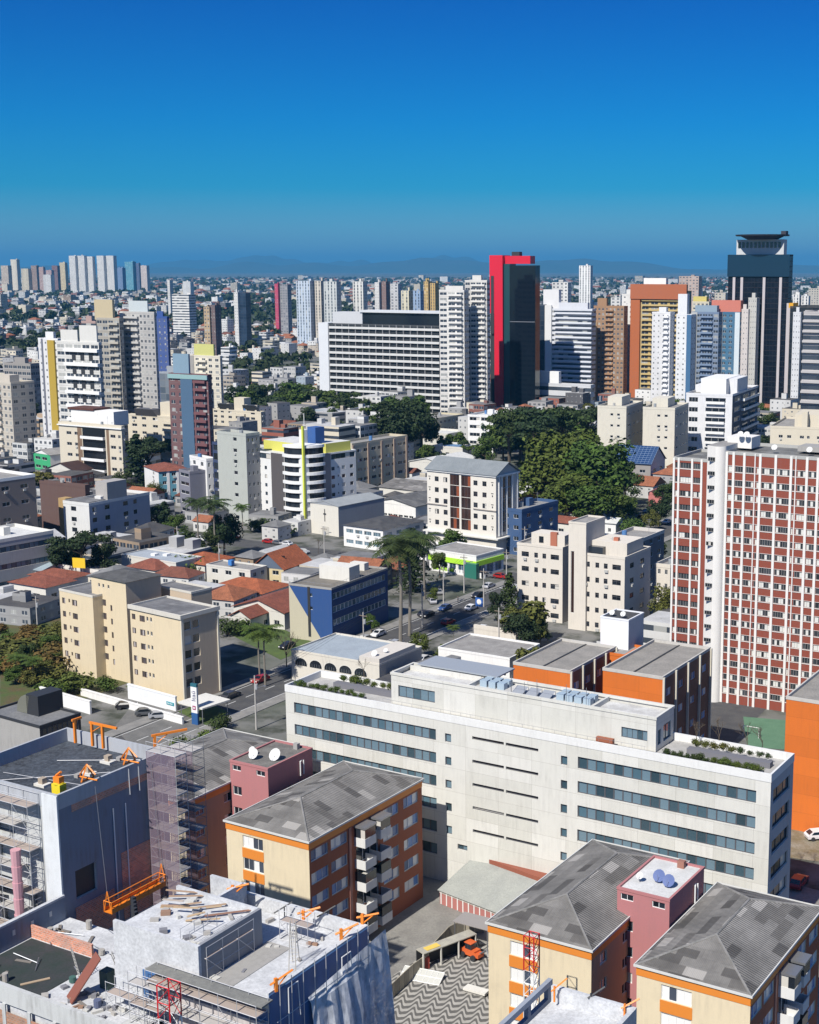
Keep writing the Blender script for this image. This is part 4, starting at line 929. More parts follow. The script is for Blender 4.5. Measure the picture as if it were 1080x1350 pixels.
# lime green shop
lm = plaster((.42, .75, .04), .05)
s_ = mid('shop', 'corner shop with lime green fascia bands under the gabled office', 'shop', (628, 733), 566, 664, 1, cl(5, .75), cl(3, .75), z=6.2, a=36, wall=M['white'], roofm=M['roofc'], glass='glassb', wh=2.6, bot=.5, par=.2)
s_.part('green_fascia', lm, [(-.2, s_.w+.25, -.3, 0, 3.2, 4.6)]); s_.part('green_fascia', lm, [(s_.w, s_.w+.25, 0, s_.d, 3.2, 4.6)]); s_.part('porch', flat((.03, .16, .12), .3), [(s_.w-3, s_.w+1.2, -1.6, -.3, 0, 4.2)])
s2 = mid('shop', 'low green edged kiosk left of the corner shop', 'shop', (562, 722), 540, 572, 1, cl(2, .6), [], z=4, a=36, wall=M['white'], roofm=M['roofc'], d=8); s2.part('green_fascia', lm, [(-.2, s2.w+.2, -.25, 0, 2.4, 3.4)])
gf = empty('garden_fence', P(600, 757, 0), -math.radians(36), 'lime green and white low fence along the pavement before the corner shop', 'fence')
for k_ in range(16): mb = MB(); mb.box(-8+k_*1.1, -7.1+k_*1.1, -.06, .06, .15, 1.5); mb.build('panel', lm if k_ < 7 else M['trim'], gf)
mb = MB(); mb.box(-8, 9.6, -.1, .1, 0, .15); mb.build('plinth', M['offw'], gf)
# blue block right of the gabled office
mid('apartment_block', 'blue and black block just right of the gabled office', 'apartment block', (688, 672), 660, 736, 4, cl(2, .5), cl(3, .35), z=14, a=34, wall=plaster((.04, .09, .2)), wallR=plaster((.04, .09, .2)), roofm=M['roofc'], top=.5)
# white pair of blocks
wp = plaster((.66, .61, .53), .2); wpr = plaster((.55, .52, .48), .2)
q = mid('apartment_block', 'cream white block with paired small windows left of the recessed brown stair', 'apartment block', (742, 722), 682, 760, 5, [(.1, .26), (.38, .46), (.56, .64), (.74, .92)], [], yb=822, a=29.5, wall=wp, roofm=M['roofc'], st='tr', frame='trimd', par=.5, top=.6)
q.part('roof_room', wp, [(q.w*.25, q.w*.98, 1.5, q.d*.9, q.h-.5, q.h+2.6)]); q.part('chimney', flat((.4, .14, .08)), [(q.w*.68, q.w*.82, 1.2, 2.1, q.h-.5, q.h+3.2)])
q.part('roof_window', M['glassd'], [(q.w*.42, q.w*.52, 1.45, 1.5, q.h+.3, q.h+1.9)])
st_ = B('stair_tower', 'slim cream stair tower with a narrow brown window slot between the two white blocks', 'stair tower', (773, 690), 750, 802, yb=832, a=29.5, d=10)
st_.win('F', .6, 1.5, 4, st_.h-7, 'one', glass='brn'); st_.finish(wp, par=.3, wallR=wpr)
q = mid('apartment_block', 'cream white block with a glazed roof room and arched dormer right of the brown stair', 'apartment block', (824, 735), 762, 858, 5, [(.1, .26), (.38, .46), (.56, .64), (.74, .92)], [(.2, .35), (.6, .75)], yb=838, a=29.5, wall=wp, wallR=wpr, roofm=M['roofc'], st='tr', frame='trimd', par=.5, top=.6)
q.part('roof_room', wp, [(q.w*.12, q.w*.95, 2.4, q.d*.8, q.h-.5, q.h+2.8)]); q.part('roof_glazing', M['glassd'], [(q.w*.14, q.w*.5, .8, 2.3, q.h-.4, q.h+1.6)]); q.part('chimney', flat((.4, .14, .08)), [(q.w*.6, q.w*.7, 4, 5, q.h, q.h+3.6)])
mid('apartment_block', 'dark grey sided block behind the arched dormer block', 'apartment block', (842, 712), 800, 876, 5, cl(3, .3), cl(3, .4), z=17, a=29.5, wall=wpr, wallR=plaster((.15, .15, .17)), roofm=M['roofc'])
mid('apartment_block', 'small cream block glimpsed left of the red panelled tower', 'apartment block', (884, 745), 864, 892, 4, cl(2, .4), [], z=14, a=29.5, wall=wp, roofm=M['roofc'], d=12)
# white bungalow on the street
mid('bungalow', 'single storey white clinic with grey flat roof and dark entrance on the main street', 'clinic', (672, 868), 578, 700, 1, [(.04, .06), (.66, .76), (.82, .95)], [], z=5, a=29.5, wall=M['white'], roofm=M['roofc'], par=.3, d=13, st='three')
mid('boundary_wall', 'cream terrace wall with pale roof edge behind the round leafed tree', 'wall', (680, 832), 625, 830, 1, [], [], z=2.4, a=29.5, wall=wp, d=.5)
# round-cornered black and white building
r2 = B('apartment_building', 'white and dark building with a bowed balcony corner, yellow top floor and a lime mast', 'apartment building', (400, 602), 326, 469, z=24, a=40)
W_, L = r2.w, r2.d; fr = [(r2.h-6.0-i*2.95, r2.h-4.8-i*2.95) for i in range(7)]
for z0, z1 in fr:
    for a0 in (.03, .2, .5): r2.win('F', W_*a0*.62, W_*a0*.62+1.2, z0, z1, 'one', frame='trimd')
    r2.win('F', W_*.22, W_*.22+.5, z0+.6, z1, 'one', frame='trimd')
    for a0 in (.52, .72, .88): r2.win('R', L*a0, L*a0+1.5, z0, z1, 'one', frame='trimd')
    r2.win('R', L*.64, L*.64+.5, z0+.6, z1, 'one', frame='trimd')
r2.win('F', .3, W_*.42, r2.h-2.3, r2.h-.5, 5, frame='trimd'); r2.win('R', L*.52, L*.98, r2.h-2.3, r2.h-.5, 5, frame='trimd')
r2.finish(plaster((.72, .72, .7), .12), par=.4, roofm=M['roofw'])
dk = plaster((.09, .08, .08), .1); dk2 = plaster((.28, .24, .23), .1)
mb = MB(); mb.box(W_*.44, W_*.66, -.3, 0, 2, r2.h); mb.build('dark_pier', dk, r2.root); mb = MB(); mb.box(W_, W_+.3, L*.33, L*.5, 2, r2.h); mb.build('grey_pier', dk2, r2.root)
bx, by, br_ = W_-6.2, 6.2, 8.0
for i in range(8):
    zz = 3.0+i*2.95
    if zz > r2.h: break
    pts = [(bx+br_*math.cos(math.radians(t_)), by+br_*math.sin(math.radians(t_))) for t_ in range(-112, 23, 9)]
    mb = MB(); poly = pts+[(W_-1, by+3), (W_-6, 2)]; mb.prism(poly, zz-.25, zz+.75, 0)
    mb.build('balcony', M['trim'], r2.root)
pts = [(bx+(br_-.7)*math.cos(math.radians(t_)), by+(br_-.7)*math.sin(math.radians(t_))) for t_ in range(-112, 23, 9)]
mb = MB(); mb.prism(pts+[(bx, by)], 2, r2.h+2.6, 0); mb.build('bow_glazing', M['glassd'], r2.root)
pts = [(bx+(br_-.2)*math.cos(math.radians(t_)), by+(br_-.2)*math.sin(math.radians(t_))) for t_ in range(-112, 23, 9)]
mb = MB(); mb.prism(pts+[(bx, by)], r2.h+2.6, r2.h+3.5, 0); mb.build('top_ring', M['trim'], r2.root)
ylw = plaster((.6, .58, .12), .08)
r2.part('yellow_attic', [ylw, M['roofw']], [(1.5, W_-7, 6, L-4, r2.h-.4, r2.h+2.9, 0, 1)]); r2.part('yellow_attic', [ylw, M['roofw']], [(W_-7, W_-2, L*.5, L-.5, r2.h-.4, r2.h+3.0, 0, 1)])
r2.part('blue_core', plaster((.03, .1, .3)), [(W_-8, W_-4, 9, 13, r2.h, r2.h+8.5)]); r2.part('white_core', M['white'], [(W_-10.5, W_-8.1, 7.5, 10, r2.h, r2.h+7.5)])
mb = MB(); a_ = math.radians(-45); X_, Y_ = bx+(br_+.4)*math.cos(a_), by+(br_+.4)*math.sin(a_); mb.box(X_-.35, X_+.35, Y_-.35, Y_+.35, 0, r2.h+10); mb.build('lime_mast', flat((.62, .66, .08)), r2.root)
mb = MB(); mb.bar((W_-9, 8.5, r2.h+7.5), (W_-9, 8.5, r2.h+13), .12); mb.bar((W_-9.8, 8.5, r2.h+9), (W_-8.2, 8.5, r2.h+9), .1); mb.build('antenna', M['trim'], r2.root)
q = mid('apartment_block', 'four storey cream brick block with brown pilasters right of the bowed corner building', 'apartment block', (464, 585), 440, 537, 5, cl(3, .4), [(u+.02, u+.10) for u in (.07, .13+.05, .32, .44, .57, .69, .80, .9)], yb=652, a=34, wall=CREAM and plaster((.56, .5, .36)), wallR=plaster((.6, .52, .36)), roofm=M['roofc'], top=1, st='two')
for u in (.02, .28, .52, .75, .98): mb = MB(); mb.box(q.w, q.w+.4, u*q.d-.5, u*q.d+.5, 0, q.h-.6); mb.build('pilaster', plaster((.36, .28, .22)), q.root)
# left middle
mid('apartment_block', 'grey green slab with narrow windows left of the bowed corner building', 'apartment block', (324, 572), 286, 342, 8, [(.55, .68)], cl(3, .4), yb=690, a=36, wall=plaster((.42, .44, .40)), wallR=plaster((.3, .3, .3)), roofm=M['roofc'], st='one')
mid('office_building', 'narrow dark blue glass block in front of the grey green slab', 'office', (299, 585), 280, 306, 8, [(.05, .95)], [(.05, .95)], yb=685, a=40, wall=plaster((.03, .05, .12)), roofm=M['roofc'], st='three', wh=2.3, bot=.5, frame='trimd')
q = mid('apartment_block', 'white and light blue striped block with dark red hip roof', 'apartment block', (209, 622), 190, 250, 4, [(.6, .7)], [(.12, .25), (.42, .55), (.72, .85)], yb=664, a=58, wall=M['white'], wallR=plaster((.12, .33, .42)), roof='hip', roofm=M['tile2'], rise=1.8, st='two')
for u in (.3, .6, .9): mb = MB(); mb.box(q.w, q.w+.1, u*q.d-.5, u*q.d+.5, 0, q.h); mb.build('white_strip', M['trim'], q.root)
mid('apartment_block', 'white and grey block with square balconies right of the light blue block', 'apartment block', (272, 605), 250, 285, 5, cl(2, .35), cl(2, .4), yb=678, a=50, wall=M['white'], wallR=M['white'], roofm=M['roofc'], wh=1.5)
mid('apartment_block', 'small block with dark balconies wedged against the light blue block', 'apartment block', (250, 622), 236, 256, 5, [(.1, .9)], [], yb=680, a=50, wall=plaster((.2, .2, .24)), roofm=M['roofc'], d=6)
q = mid('apartment_block', 'blue grey block with white end wall standing left of the palms', 'apartment block', (117, 664), 83, 197, 4, [(.3, .5)], [(.05, .12), (.25, .33), (.55, .63), (.72, .78)], yb=722, a=29.5, wall=plaster((.66, .66, .64)), wallR=plaster((.30, .34, .42)), roofm=M['roofc'], top=.5, frame='trimd', wh=1.4)
q.part('roof_house', plaster((.38, .36, .34)), [(q.w*.55, q.w*1.0, q.d*.3, q.d*.62, q.h-.7, q.h+5.5)]); q.part('sheet_roof', greyrf, [(.3, q.w-.3, .3, q.d*.28, q.h-.7, q.h+.3)])
q.part('ochre_bay', plaster((.42, .28, .12)), [(-3.2, -.02, 1, 4, 0, q.h+.5)])
mid('office_building', 'long low office with horizontal window bands at the left edge', 'office', (-60, 722), -110, 70, 3, [], [(.01, .99)], z=14, a=36, wall=M['offw'], wallR=plaster((.44, .44, .43)), roofm=M['roofw'], st=20, wh=1.5, glass='panes', frame='trimd')
mid('apartment_block', 'brown brick block with a flat dark roof left of the blue grey block', 'apartment block', (112, 640), 52, 118, 5, [], [], yb=710, a=29.5, wall=plaster((.12, .07, .06)), roofm=M['roofd'])
mid('apartment_block', 'tan block with white roof edges at the left edge', 'apartment block', (-4, 632), -60, 46, 5, [], [(.1, .3), (.6, .8)], yb=735, a=36, wall=plaster((.3, .25, .2)), wallR=plaster((.22, .18, .16)), roofm=M['roofc'], cap=M['trim'])
q = mid('shop', 'small house with green and white gable front and grey roof', 'house', (66, 600), 44, 90, 2, [(.1, .4), (.5, .8)], [], yb=622, a=40, wall=plaster((.04, .38, .16)), wallR=M['white'], roof='gable', rise=2, roofm=M['roofc'], ridge='y')
mid('warehouse', 'dark tiled shed roof behind the brown brick block', 'warehouse', (100, 622), 60, 128, 1, [], [], yb=640, a=30, roof='gable', roofm=tiles((.07, .03, .025)), rise=3, wall=hw, d=20)
crw = plaster((.62, .56, .44), .15); crr = plaster((.5, .46, .38), .15)
q = mid('apartment_building', 'cream building with open white balconies and brown tiled penthouse', 'apartment building', (160, 562), 77, 164, 5, [(.12, .2), (.25, .31), (.82, .9), (.94, .98)], cl(2, .4), yb=640, a=29.5, wall=crw, roofm=M['roofw'], balc=[('F', .38, .74, 1.4, M['trim'])], wh=1.3, top=1.5)
mb = MB(); mb.box(q.w*.3, q.w*.37, -.05, 0, 0, q.h-1.5); mb.box(q.w*.76, q.w*.8, -.05, 0, 0, q.h-1.5); mb.build('brown_strip', plaster((.2, .13, .08)), q.root)
mb = MB(); mb.box(q.w*.38, q.w*.74, -.03, 0, .2, q.h-1.6); mb.build('balcony_glazing', M['glassd'], q.root)
q.part('penthouse', M['white'], [(q.w*.12, q.w*.8, 3, 11, q.h-.5, q.h+5)]); q.part('penthouse_roof', tiles((.16, .06, .04)), [(q.w*.08, q.w*.5, 2.6, 11.4, q.h+5, q.h+5.8)]); q.part('cornice', M['trim'], [(-.4, q.w+.4, -.6, q.d, q.h-1.3, q.h-.9)])
def mansard(label, c, xl, xr, yb, roofc, a=29.5):
    q = mid('apartment_building', label, 'apartment building', c, xl, xr, 6, [(.06, .13), (.2, .26), (.35, .42), (.8, .88)], cl(2, .4), yb=yb, a=a, wall=crw, wallR=crr, roofm=M['roofw'], balc=[('F', .5, .7, 1.2, crw)], par=.6)
    q.part('tower_room', crw, [(q.w*.42, q.w*.62, 2, 7, q.h-.5, q.h+6)])
    mb = MB(); z = q.h-.5
    for (x0, x1) in ((.12, .42), (.62, .92)):
        A = [(q.w*x0, 1.5), (q.w*x1, 1.5), (q.w*x1, q.d-2), (q.w*x0, q.d-2)]; T = [(q.w*x0+1, 3.5), (q.w*x1-1, 3.5), (q.w*x1-1, q.d-4), (q.w*x0+1, q.d-4)]
        for i in range(4): j = (i+1) % 4; mb.face([(*A[i], z), (*A[j], z), (*T[j], z+3.4), (*T[i], z+3.4)])
        mb.face([(*p_, z+3.4) for p_ in T]); mb.build('mansard_roof', roofc, q.root); mb = MB()
    for u in (.12, .3, .66, .86): q.part('chimney', crw, [(q.w*u, q.w*u+1.2, .8, 2, q.h-.5, q.h+3)])
    return q
mansard('cream building with dark grey mansard roofs and a square roof room, behind the conifers', (264, 552), 168, 268, 610, flat((.1, .1, .11)))
mansard('cream building with dark mansard roof just left of the bowed corner building', (344, 543), 278, 350, 585, flat((.05, .055, .06)))
# towers behind, left
TW = []
def tower(label, c, xl, xr, yb, col, colR=None, kind='punch', kindR=None, nf=None, nc=None, nr=None, a=29.5, d=None, roofm='roofc', crown=None, strips=None, bal=None, cat='tower', name='tower', par=.8, fl=3.0, cw=3.2, z0=0):
    """far tower: facade material carries one bay/storey per UV cell"""
    q = B(name, label, cat, c, xl, xr, yb=yb, a=a, d=d, z0=z0)
    nf = nf or max(2, int(q.h/fl)); nc = nc or max(2, int(q.w/cw)); nr = nr or max(2, int(q.d/cw))
    for (fs, kd, cc, nm) in ((('F', 'B'), kind, col, 'wall'), (('R', 'L'), kindR or kind, colR or col, 'side_wall')):
        mb = MB()
        for f in fs:
            O, U, W = q.fr(f); n_ = nc if f in 'FB' else nr; p_ = lambda u, z: (O[0]+U[0]*u, O[1]+U[1]*u, z)
            mb.face([p_(0, 0), p_(W, 0), p_(W, q.h), p_(0, q.h)], 0, [(0, 0), (n_, 0), (n_, nf+.15), (0, nf+.15)])
        mb.build(nm, facade(kd), q.root, col=cc)
    r = MB(); r.face([(.2, .2, q.h-par), (q.w-.2, .2, q.h-par), (q.w-.2, q.d-.2, q.h-par), (.2, q.d-.2, q.h-par)]); r.build('roof', M[roofm] if isinstance(roofm, str) else roofm, q.root)
    c2 = MB(); t_ = .35
    for bx_ in ((-.05, q.w+.05, -.05, t_), (-.05, q.w+.05, q.d-t_, q.d+.05), (-.05, t_, t_, q.d-t_), (q.w-t_, q.w+.05, t_, q.d-t_)): c2.box(*bx_, q.h-.6, q.h+.3)
    c2.build('parapet', plaster(col, .2), q.root)
    for (m_, f, u0, u1, z0_, z1_, dp) in (strips or []):
        mb = MB(); W = q.fr(f)[2]; zz0, zz1 = z0_*q.h, z1_*q.h
        if f == 'F': mb.box(u0*W, u1*W, -dp, 0, zz0, zz1)
        else: mb.box(q.w, q.w+dp, u0*W, u1*W, zz0, zz1)
        mb.build('strip', m_, q.root)
    for (u0, u1, v0, v1, hh, m_) in (crown or [(.3, .7, .3, .7, 3, None)]):
        q.part('roof_house', m_ or plaster(col, .2), [(u0*q.w, u1*q.w, v0*q.d, v1*q.d, q.h-par+.01, q.h+hh)])
    for (f, u0, u1, st_) in (bal or []):
        W = q.fr(f)[2]; fh = q.h/nf
        for i in range(0, min(nf, 60), st_):
            z_ = q.h-(i+1)*fh; mb = MB()
            if z_ < 3: break
            if f == 'F': mb.box(u0*W, u1*W, -1.2, 0, z_, z_+1.0)
            else: mb.box(q.w, q.w+1.2, u0*W, u1*W, z_, z_+1.0)
            mb.build('balcony', plaster(tuple(min(.75, c_*1.1) for c_ in col), .1), q.root)
    TW.append(q); return q
W8 = (.68, .67, .64); W6 = (.5, .5, .48)
pw = lambda c: plaster(c, .15)
tower('white tower with a mustard stripe running down its front', (76, 447), 50, 84, 610, (.7, .7, .7), nc=4, kind='small', strips=[(pw((.42, .29, .04)), 'F', .52, .86, 0, .99, .8), (pw((.15, .16, .2)), 'F', .16, .24, 0, 1, .2)])
q = tower('white tower with dark square loggias in a checker pattern', (130, 452), 74, 134, 625, (.62, .61, .57), kind='wide', nc=5, crown=[(.1, .5, .2, .6, 5, None), (.55, .95, .2, .6, 7, None)])
for i in range(6):
    for j in range(3):
        q.part('loggia_shade', M['dark'], [(q.w*(.36+.2*j), q.w*(.36+.2*j)+q.w*.09, -.12, 0, q.h-4-i*5.8-3.6, q.h-4-i*5.8)])  # flat dark panel on the facade, its colour imitates the shade of a recess
    q.part('white_slab', M['trim'], [(q.w*.2, q.w, -1.2, 0, q.h-4-i*5.8, q.h-4-i*5.8+1.3)])
tower('grey beige tower with a tan roof room behind the checkered white tower', (157, 420), 127, 162, 585, (.40, .37, .31), kind='wide', nc=4, crown=[(-.1, .7, .2, .8, 9, pw((.5, .42, .27)))], roofm='roofg', bal=[('F', .55, .98, 1)])
tower('salmon and grey slab left of the grey beige tower', (126, 424), 107, 128, 560, (.4, .28, .25), kind='strip')
tower('tall grey concrete tower with rows of small windows', (203, 412), 158, 206, 585, (.45, .44, .42), kind='punch', nc=9, crown=[(.25, .8, .3, .8, 5.5, pw((.5, .55, .56)))], strips=[(pw((.68, .68, .66)), 'F', 0, .1, 0, 1, .3)], bal=[('F', .12, .55, 1)])
tower('deep blue tower pressed against the tall grey concrete tower', (220, 418), 200, 223, 565, (.03, .08, .28), kind='small', nc=3, roofm='roofw')
tower('cream tower with rounded yellow roof room', (290, 470), 247, 293, 575, (.64, .6, .5), kind='punch', nc=5, crown=[(.2, .8, .2, .8, 6, pw((.55, .55, .2)))], strips=[(M['conc'], 'F', .05, .2, 0, 1, .2)], bal=[('F', .3, .6, 1)])
tower('maroon and blue glass tower with teal cornice', (274, 495), 222, 279, 640, (.15, .06, .065), kind='punch', nc=5, strips=[(flat((.08, .14, .22), .2), 'F', .32, .62, 0, 1, .5), (pw((.25, .4, .4)), 'F', 0, 1, .96, 1.0, .6)], crown=[(.1, .5, .3, .7, 8, pw((.2, .3, .38)))], bal=[('F', .66, .96, 1)])
tower('pale blue glass annex left of the maroon tower', (240, 492), 210, 244, 600, (.3, .33, .36), kind='glass')
tower('shaded cream slab with blue windows at the left edge', (14, 505), -20, 45, 610, (.55, .5, .42), colR=(.5, .46, .4), kind='punch', a=36, bal=[('F', .2, .6, 1)])
tower('grey and brown mid rise left of the mustard striped tower', (40, 480), 5, 52, 570, (.3, .28, .26), kind='wide')
tower('dull brown block behind the mustard striped tower', (38, 498), 30, 52, 560, (.28, .2, .19), kind='punch')
# centre
q = tower('very long slab of white sun breaker bands with a white end wall', (579, 430), 434, 590, 550, (.05, .055, .06), kind='glass', nf=14, nc=30, d=14, crown=[(.02, .3, .1, .9, 7, pw((.55, .56, .57))), (.3, 1, .15, .9, 7, M['glassd']), ])
q.part('roof_slab', pw((.6, .62, .64)), [(q.w*.28, q.w*1.02, q.d*.05, q.d*.97, q.h+7.05, q.h+8.3)])
for i in range(14):
    z_ = q.h*(i+.25)/14; q.part('sun_breaker', pw((.62, .62, .6)), [(.5, q.w+.6, -1.1, 0, z_, z_+q.h*.34/14)])
q.part('end_wall', pw((.66, .68, .7)), [(-7.2, 0, -1.3, 14, 0, q.h+.5)])
for i in range(16): q.part('fin', pw((.3, .3, .3)), [(q.w*i/16, q.w*i/16+.4, -.8, 0, 0, q.h)])
q = tower('white residential tower with a notch in its middle and stepped top', (612, 383), 579, 618, 555, (.66, .64, .6), kind='wide', nc=3, crown=[(.2, .9, .3, .7, 2.5, None)], a=20, bal=[('F', .38, .92, 1)])
tower('taller half of the white notched tower beside the red slab', (642, 370), 613, 646, 552, (.64, .62, .58), kind='wide', nc=4, a=20, bal=[('F', .3, .92, 1)])
redp = flat((.62, .012, .035), .45)
q = B('tower', 'glossy red slab tower with black glass block and stepped red cap', 'tower', (706, 350), 672, 712, yb=545, a=24)
q.finish(plaster((.01, .012, .016), .05, .12), par=.6, roofm=M['roofd'])
for f_ in q.root.children: pass
q.part('glass_front', flat((.006, .009, .014), .08), [(.3, q.w-.2, -.15, 0, 1, q.h-1)])
q.part('glass_joint', M['steel'], [(.3, q.w-.2, -.2, -.15, q.h*.62, q.h*.625)])
x0 = -q.w*.28
q.part('red_slab', redp, [(x0-5, x0+.5, -1, 10, 0, q.h+6)]); q.part('green_glass', flat((.02, .06, .07), .12), [(x0+.5, -.0, .5, 9, 0, q.h+1)])
q.part('dark_side', M['dark'], [(x0-8.5, x0-5, 1, 10, 0, q.h-28)]); q.part('red_shoulder', redp, [(x0-8.5, x0-5.0, 0, 10, q.h-28, q.h+6)]); q.part('dark_slot', M['dark'], [(x0-7.5, x0-5.6, -.2, 0, q.h-40, q.h-6)])
q.part('red_cap', redp, [(x0+.5, q.w*.75, 2, 9, q.h+1, q.h+5.6)]); q.part('roof_plant', M['dark'], [(q.w*.0, q.w*.3, 3, 7, q.h+5.6, q.h+8)])
q = tower('white office tower with blue grey window bands and rounded shoulders', (781, 408), 712, 786, 535, (.62, .64, .68), kind='strip', nf=20, crown=[(.05, .35, .2, .8, 12, pw((.7, .7, .7))), (.35, .9, .2, .7, 4, None)], strips=[(pw((.7, .7, .68)), 'F', .1, .24, 0, 1.04, 1.2)], bal=[('F', .3, 1.0, 1)])
q = tower('dark flank of glass left of the white banded office tower', (718, 402), 708, 722, 532, (.05, .07, .1), kind='glass', d=20)
q = tower('low white and black terraced office in front of the red tower', (779, 508), 667, 784, 545, (.55, .56, .57), kind='strip', nf=3, cat='office', name='office_building', crown=[(.1, .6, .3, .8, 6, pw((.08, .09, .1))), (.08, .62, .25, .85, 7.2, M['trim'])])
tower('tan brick tower with lighter tan end wall', (823, 404), 783, 828, 533, (.34, .2, .11), kind='punch', nc=8, crown=[(.1, .4, .2, .6, 5, None)], strips=[(pw((.6, .42, .22)), 'F', -.06, .12, 0, .84, 1)], bal=[('F', .4, .66, 1)])
tower('slim white blade tower between the tan and the orange towers', (836, 388), 820, 840, 530, W8, kind='small', nc=2)
q = tower('tower with rust red frame and yellow balconies', (907, 384), 833, 912, 535, (.50, .38, .16), kind='balc', nc=6, crown=[(.2, .6, .2, .6, 8, M['white'])], strips=[(pw((.42, .12, .04)), 'F', 0, .17, 0, 1.05, 1.5), (pw((.40, .12, .05)), 'F', 0, 1, .93, 1.06, 2)], bal=[('F', .2, .98, 1)])
tower('white tower with pale grey window slots in front of the rust framed tower', (884, 412), 860, 890, 545, (.72, .72, .72), kind='small', nc=4, bal=[('F', .62, .95, 1)])
tower('second white tower with a blue edge strip', (912, 415), 892, 918, 545, (.7, .71, .72), kind='small', nc=3, strips=[(pw((.05, .14, .27)), 'F', .7, 1, 0, 1, .3)], crown=[(.0, .6, .3, .8, 12, None)])
tower('blue grey glass tower with darker centre bay', (948, 412), 912, 953, 545, (.16, .22, .32), kind='wide', nc=5, crown=[(.1, .9, .2, .8, 4, pw((.25, .33, .4)))], strips=[(pw((.42, .43, .42)), 'F', .0, .22, 0, 1, .3)], bal=[('F', .35, .8, 1)])
tower('light blue and white tower under a salmon roof slab', (976, 412), 944, 981, 545, (.04, .14, .24), kind='punch', nc=4, crown=[(-.2, 1, .1, .9, 7, pw((.55, .18, .13)))], strips=[(pw((.45, .45, .43)), 'F', .0, .3, 0, 1, .3), (pw((.6, .66, .68)), 'F', .8, 1, .35, 1, .25)])
tower('cream tower with bare yellow roof room behind the blue grey glass tower', (935, 398), 913, 940, 500, (.6, .55, .42), kind='punch', crown=[(.0, .8, .2, .8, 4, pw((.6, .5, .15)))])
tower('pale slender tower with shaded foot just left of the black tower', (998, 393), 987, 1002, 545, (.5, .49, .45), kind='small', nc=4)
tower('white narrow tower with red specks beside the pale slender tower', (987, 408), 976, 989, 545, (.6, .55, .52), kind='small', nc=3)
q = tower('tall black tower with white ribs and blue glass top', (1041, 336), 961, 1046, 545, (.012, .014, .024), kind='glass', nf=30, nc=18, crown=[(.14, .88, .15, .85, 2, pw((.3, .3, .3))), (.12, .9, .1, .9, 9, pw((.55, .56, .56)))])
for u in (.09, .22, .59, .86): q.part('white_rib', pw((.5, .46, .46)), [(u*q.w, u*q.w+1.6, -1.2, 0, 2, q.h*.86)])
q.part('side_rib', pw((.5, .46, .46)), [(q.w-.2, q.w+2.2, -1.4, 1.2, 0, q.h*.70)])
q.part('blue_glass_top', flat((.008, .03, .06), .1), [(-.3, q.w+.4, -.9, 0, q.h*.865, q.h+.2)])
mb = MB(); z = q.h; cx0, cy0 = q.w*.52, q.d*.5
mb.cyl(cx0, cy0, z+9.05, z+11.0, 9, 1, 28, 13, 1); mb.cyl(cx0, cy0, z+11.0, z+11.8, 15.6, 1, 32, 15.9, 1); mb.box(cx0+12, cx0+15, cy0-2, cy0+2, z+11.8, z+13.8, 1); mb.build('roof_disc', [M['trim'], flat((.03, .03, .04))], q.root)
for i in range(11): q.part('crown_window', M['glassd'], [(q.w*(.15+.066*i), q.w*(.15+.066*i)+1.5, q.d*.1-.3, q.d*.1, z+4.2, z+7.6)])
q = tower('dark office block with orange roof box at the right edge', (1110, 405), 1042, 1130, 550, (.04, .045, .05), kind='glass', strips=[(pw((.45, .43, .42)), 'F', .3, 1, .62 + .0, .97, .5)], crown=[(-.03, .06, .0, .3, 2, pw((.7, .35, .02)))])
tower('grey banded slab in front of the dark office block at the right edge', (1120, 412), 1060, 1140, 600, (.42, .4, .39), kind='strip', nf=14, d=20, bal=[('F', 0, 1, 1)])
tower('slim white twin slabs right of the black tower', (1056, 412), 1046, 1059, 548, (.62, .63, .64), kind='small', nc=3)
# nearer right
for (lb, c, xl, xr) in (('cream block with tiny windows, left one of the stepped pair behind the solar roof', (826, 536), 788, 848), ('cream block with tiny windows, right one of the stepped pair behind the solar roof', (890, 538), 848, 908)):
    q = mid('apartment_block', lb, 'apartment block', c, xl, xr, 6, [(.45, .55), (.68, .78)], [(.1, .25), (.4, .5), (.62, .74), (.84, .94)], yb=625, a=20, wall=plaster((.64, .6, .5)), wallR=plaster((.42, .4, .35)), roofm=M['roofc'], st='one', tank=[(.1, .6, .4, .9, 3, None)], top=.6, bot=1.2, wh=1.0)
q = mid('apartment_building', 'white framed black balcony building with stepped penthouses', 'apartment building', (966, 520), 905, 1000, 7, [(.06, .26), (.42, .86)], [(.08, .3), (.4, .62), (.7, .92)], yb=612, a=22, wall=plaster((.7, .7, .7)), wallR=plaster((.08, .09, .12)), roofm=M['roofc'], st='three', wh=2.1, bot=.5, balc=[('F', .44, .84, 1.2, M['trim']), ('R', .35, .95, 1.4, M['trim'])], glass='glassd', tank=[(.3, .75, .15, .6, 5.5, M['dark']), (.25, .8, .1, .65, 6.2, M['trim']), (.8, .98, .2, .6, 6, None), (.0, .2, .3, .8, 2.5, None)])
q = mid('apartment_building', 'pale cream building with roof rooms and many small windows at the right edge', 'apartment building', (1110, 565), 1016, 1125, 4, [(.12, .18), (.24, .3), (.42, .48), (.52, .56), (.66, .72), (.8, .86)], [], yb=625, a=20, wall=crw, roofm=M['roofc'], tank=[(.3, .9, .2, .8, 4.5, None), (.42, .5, .1, .2, 6, None)], top=1.5, st='two')
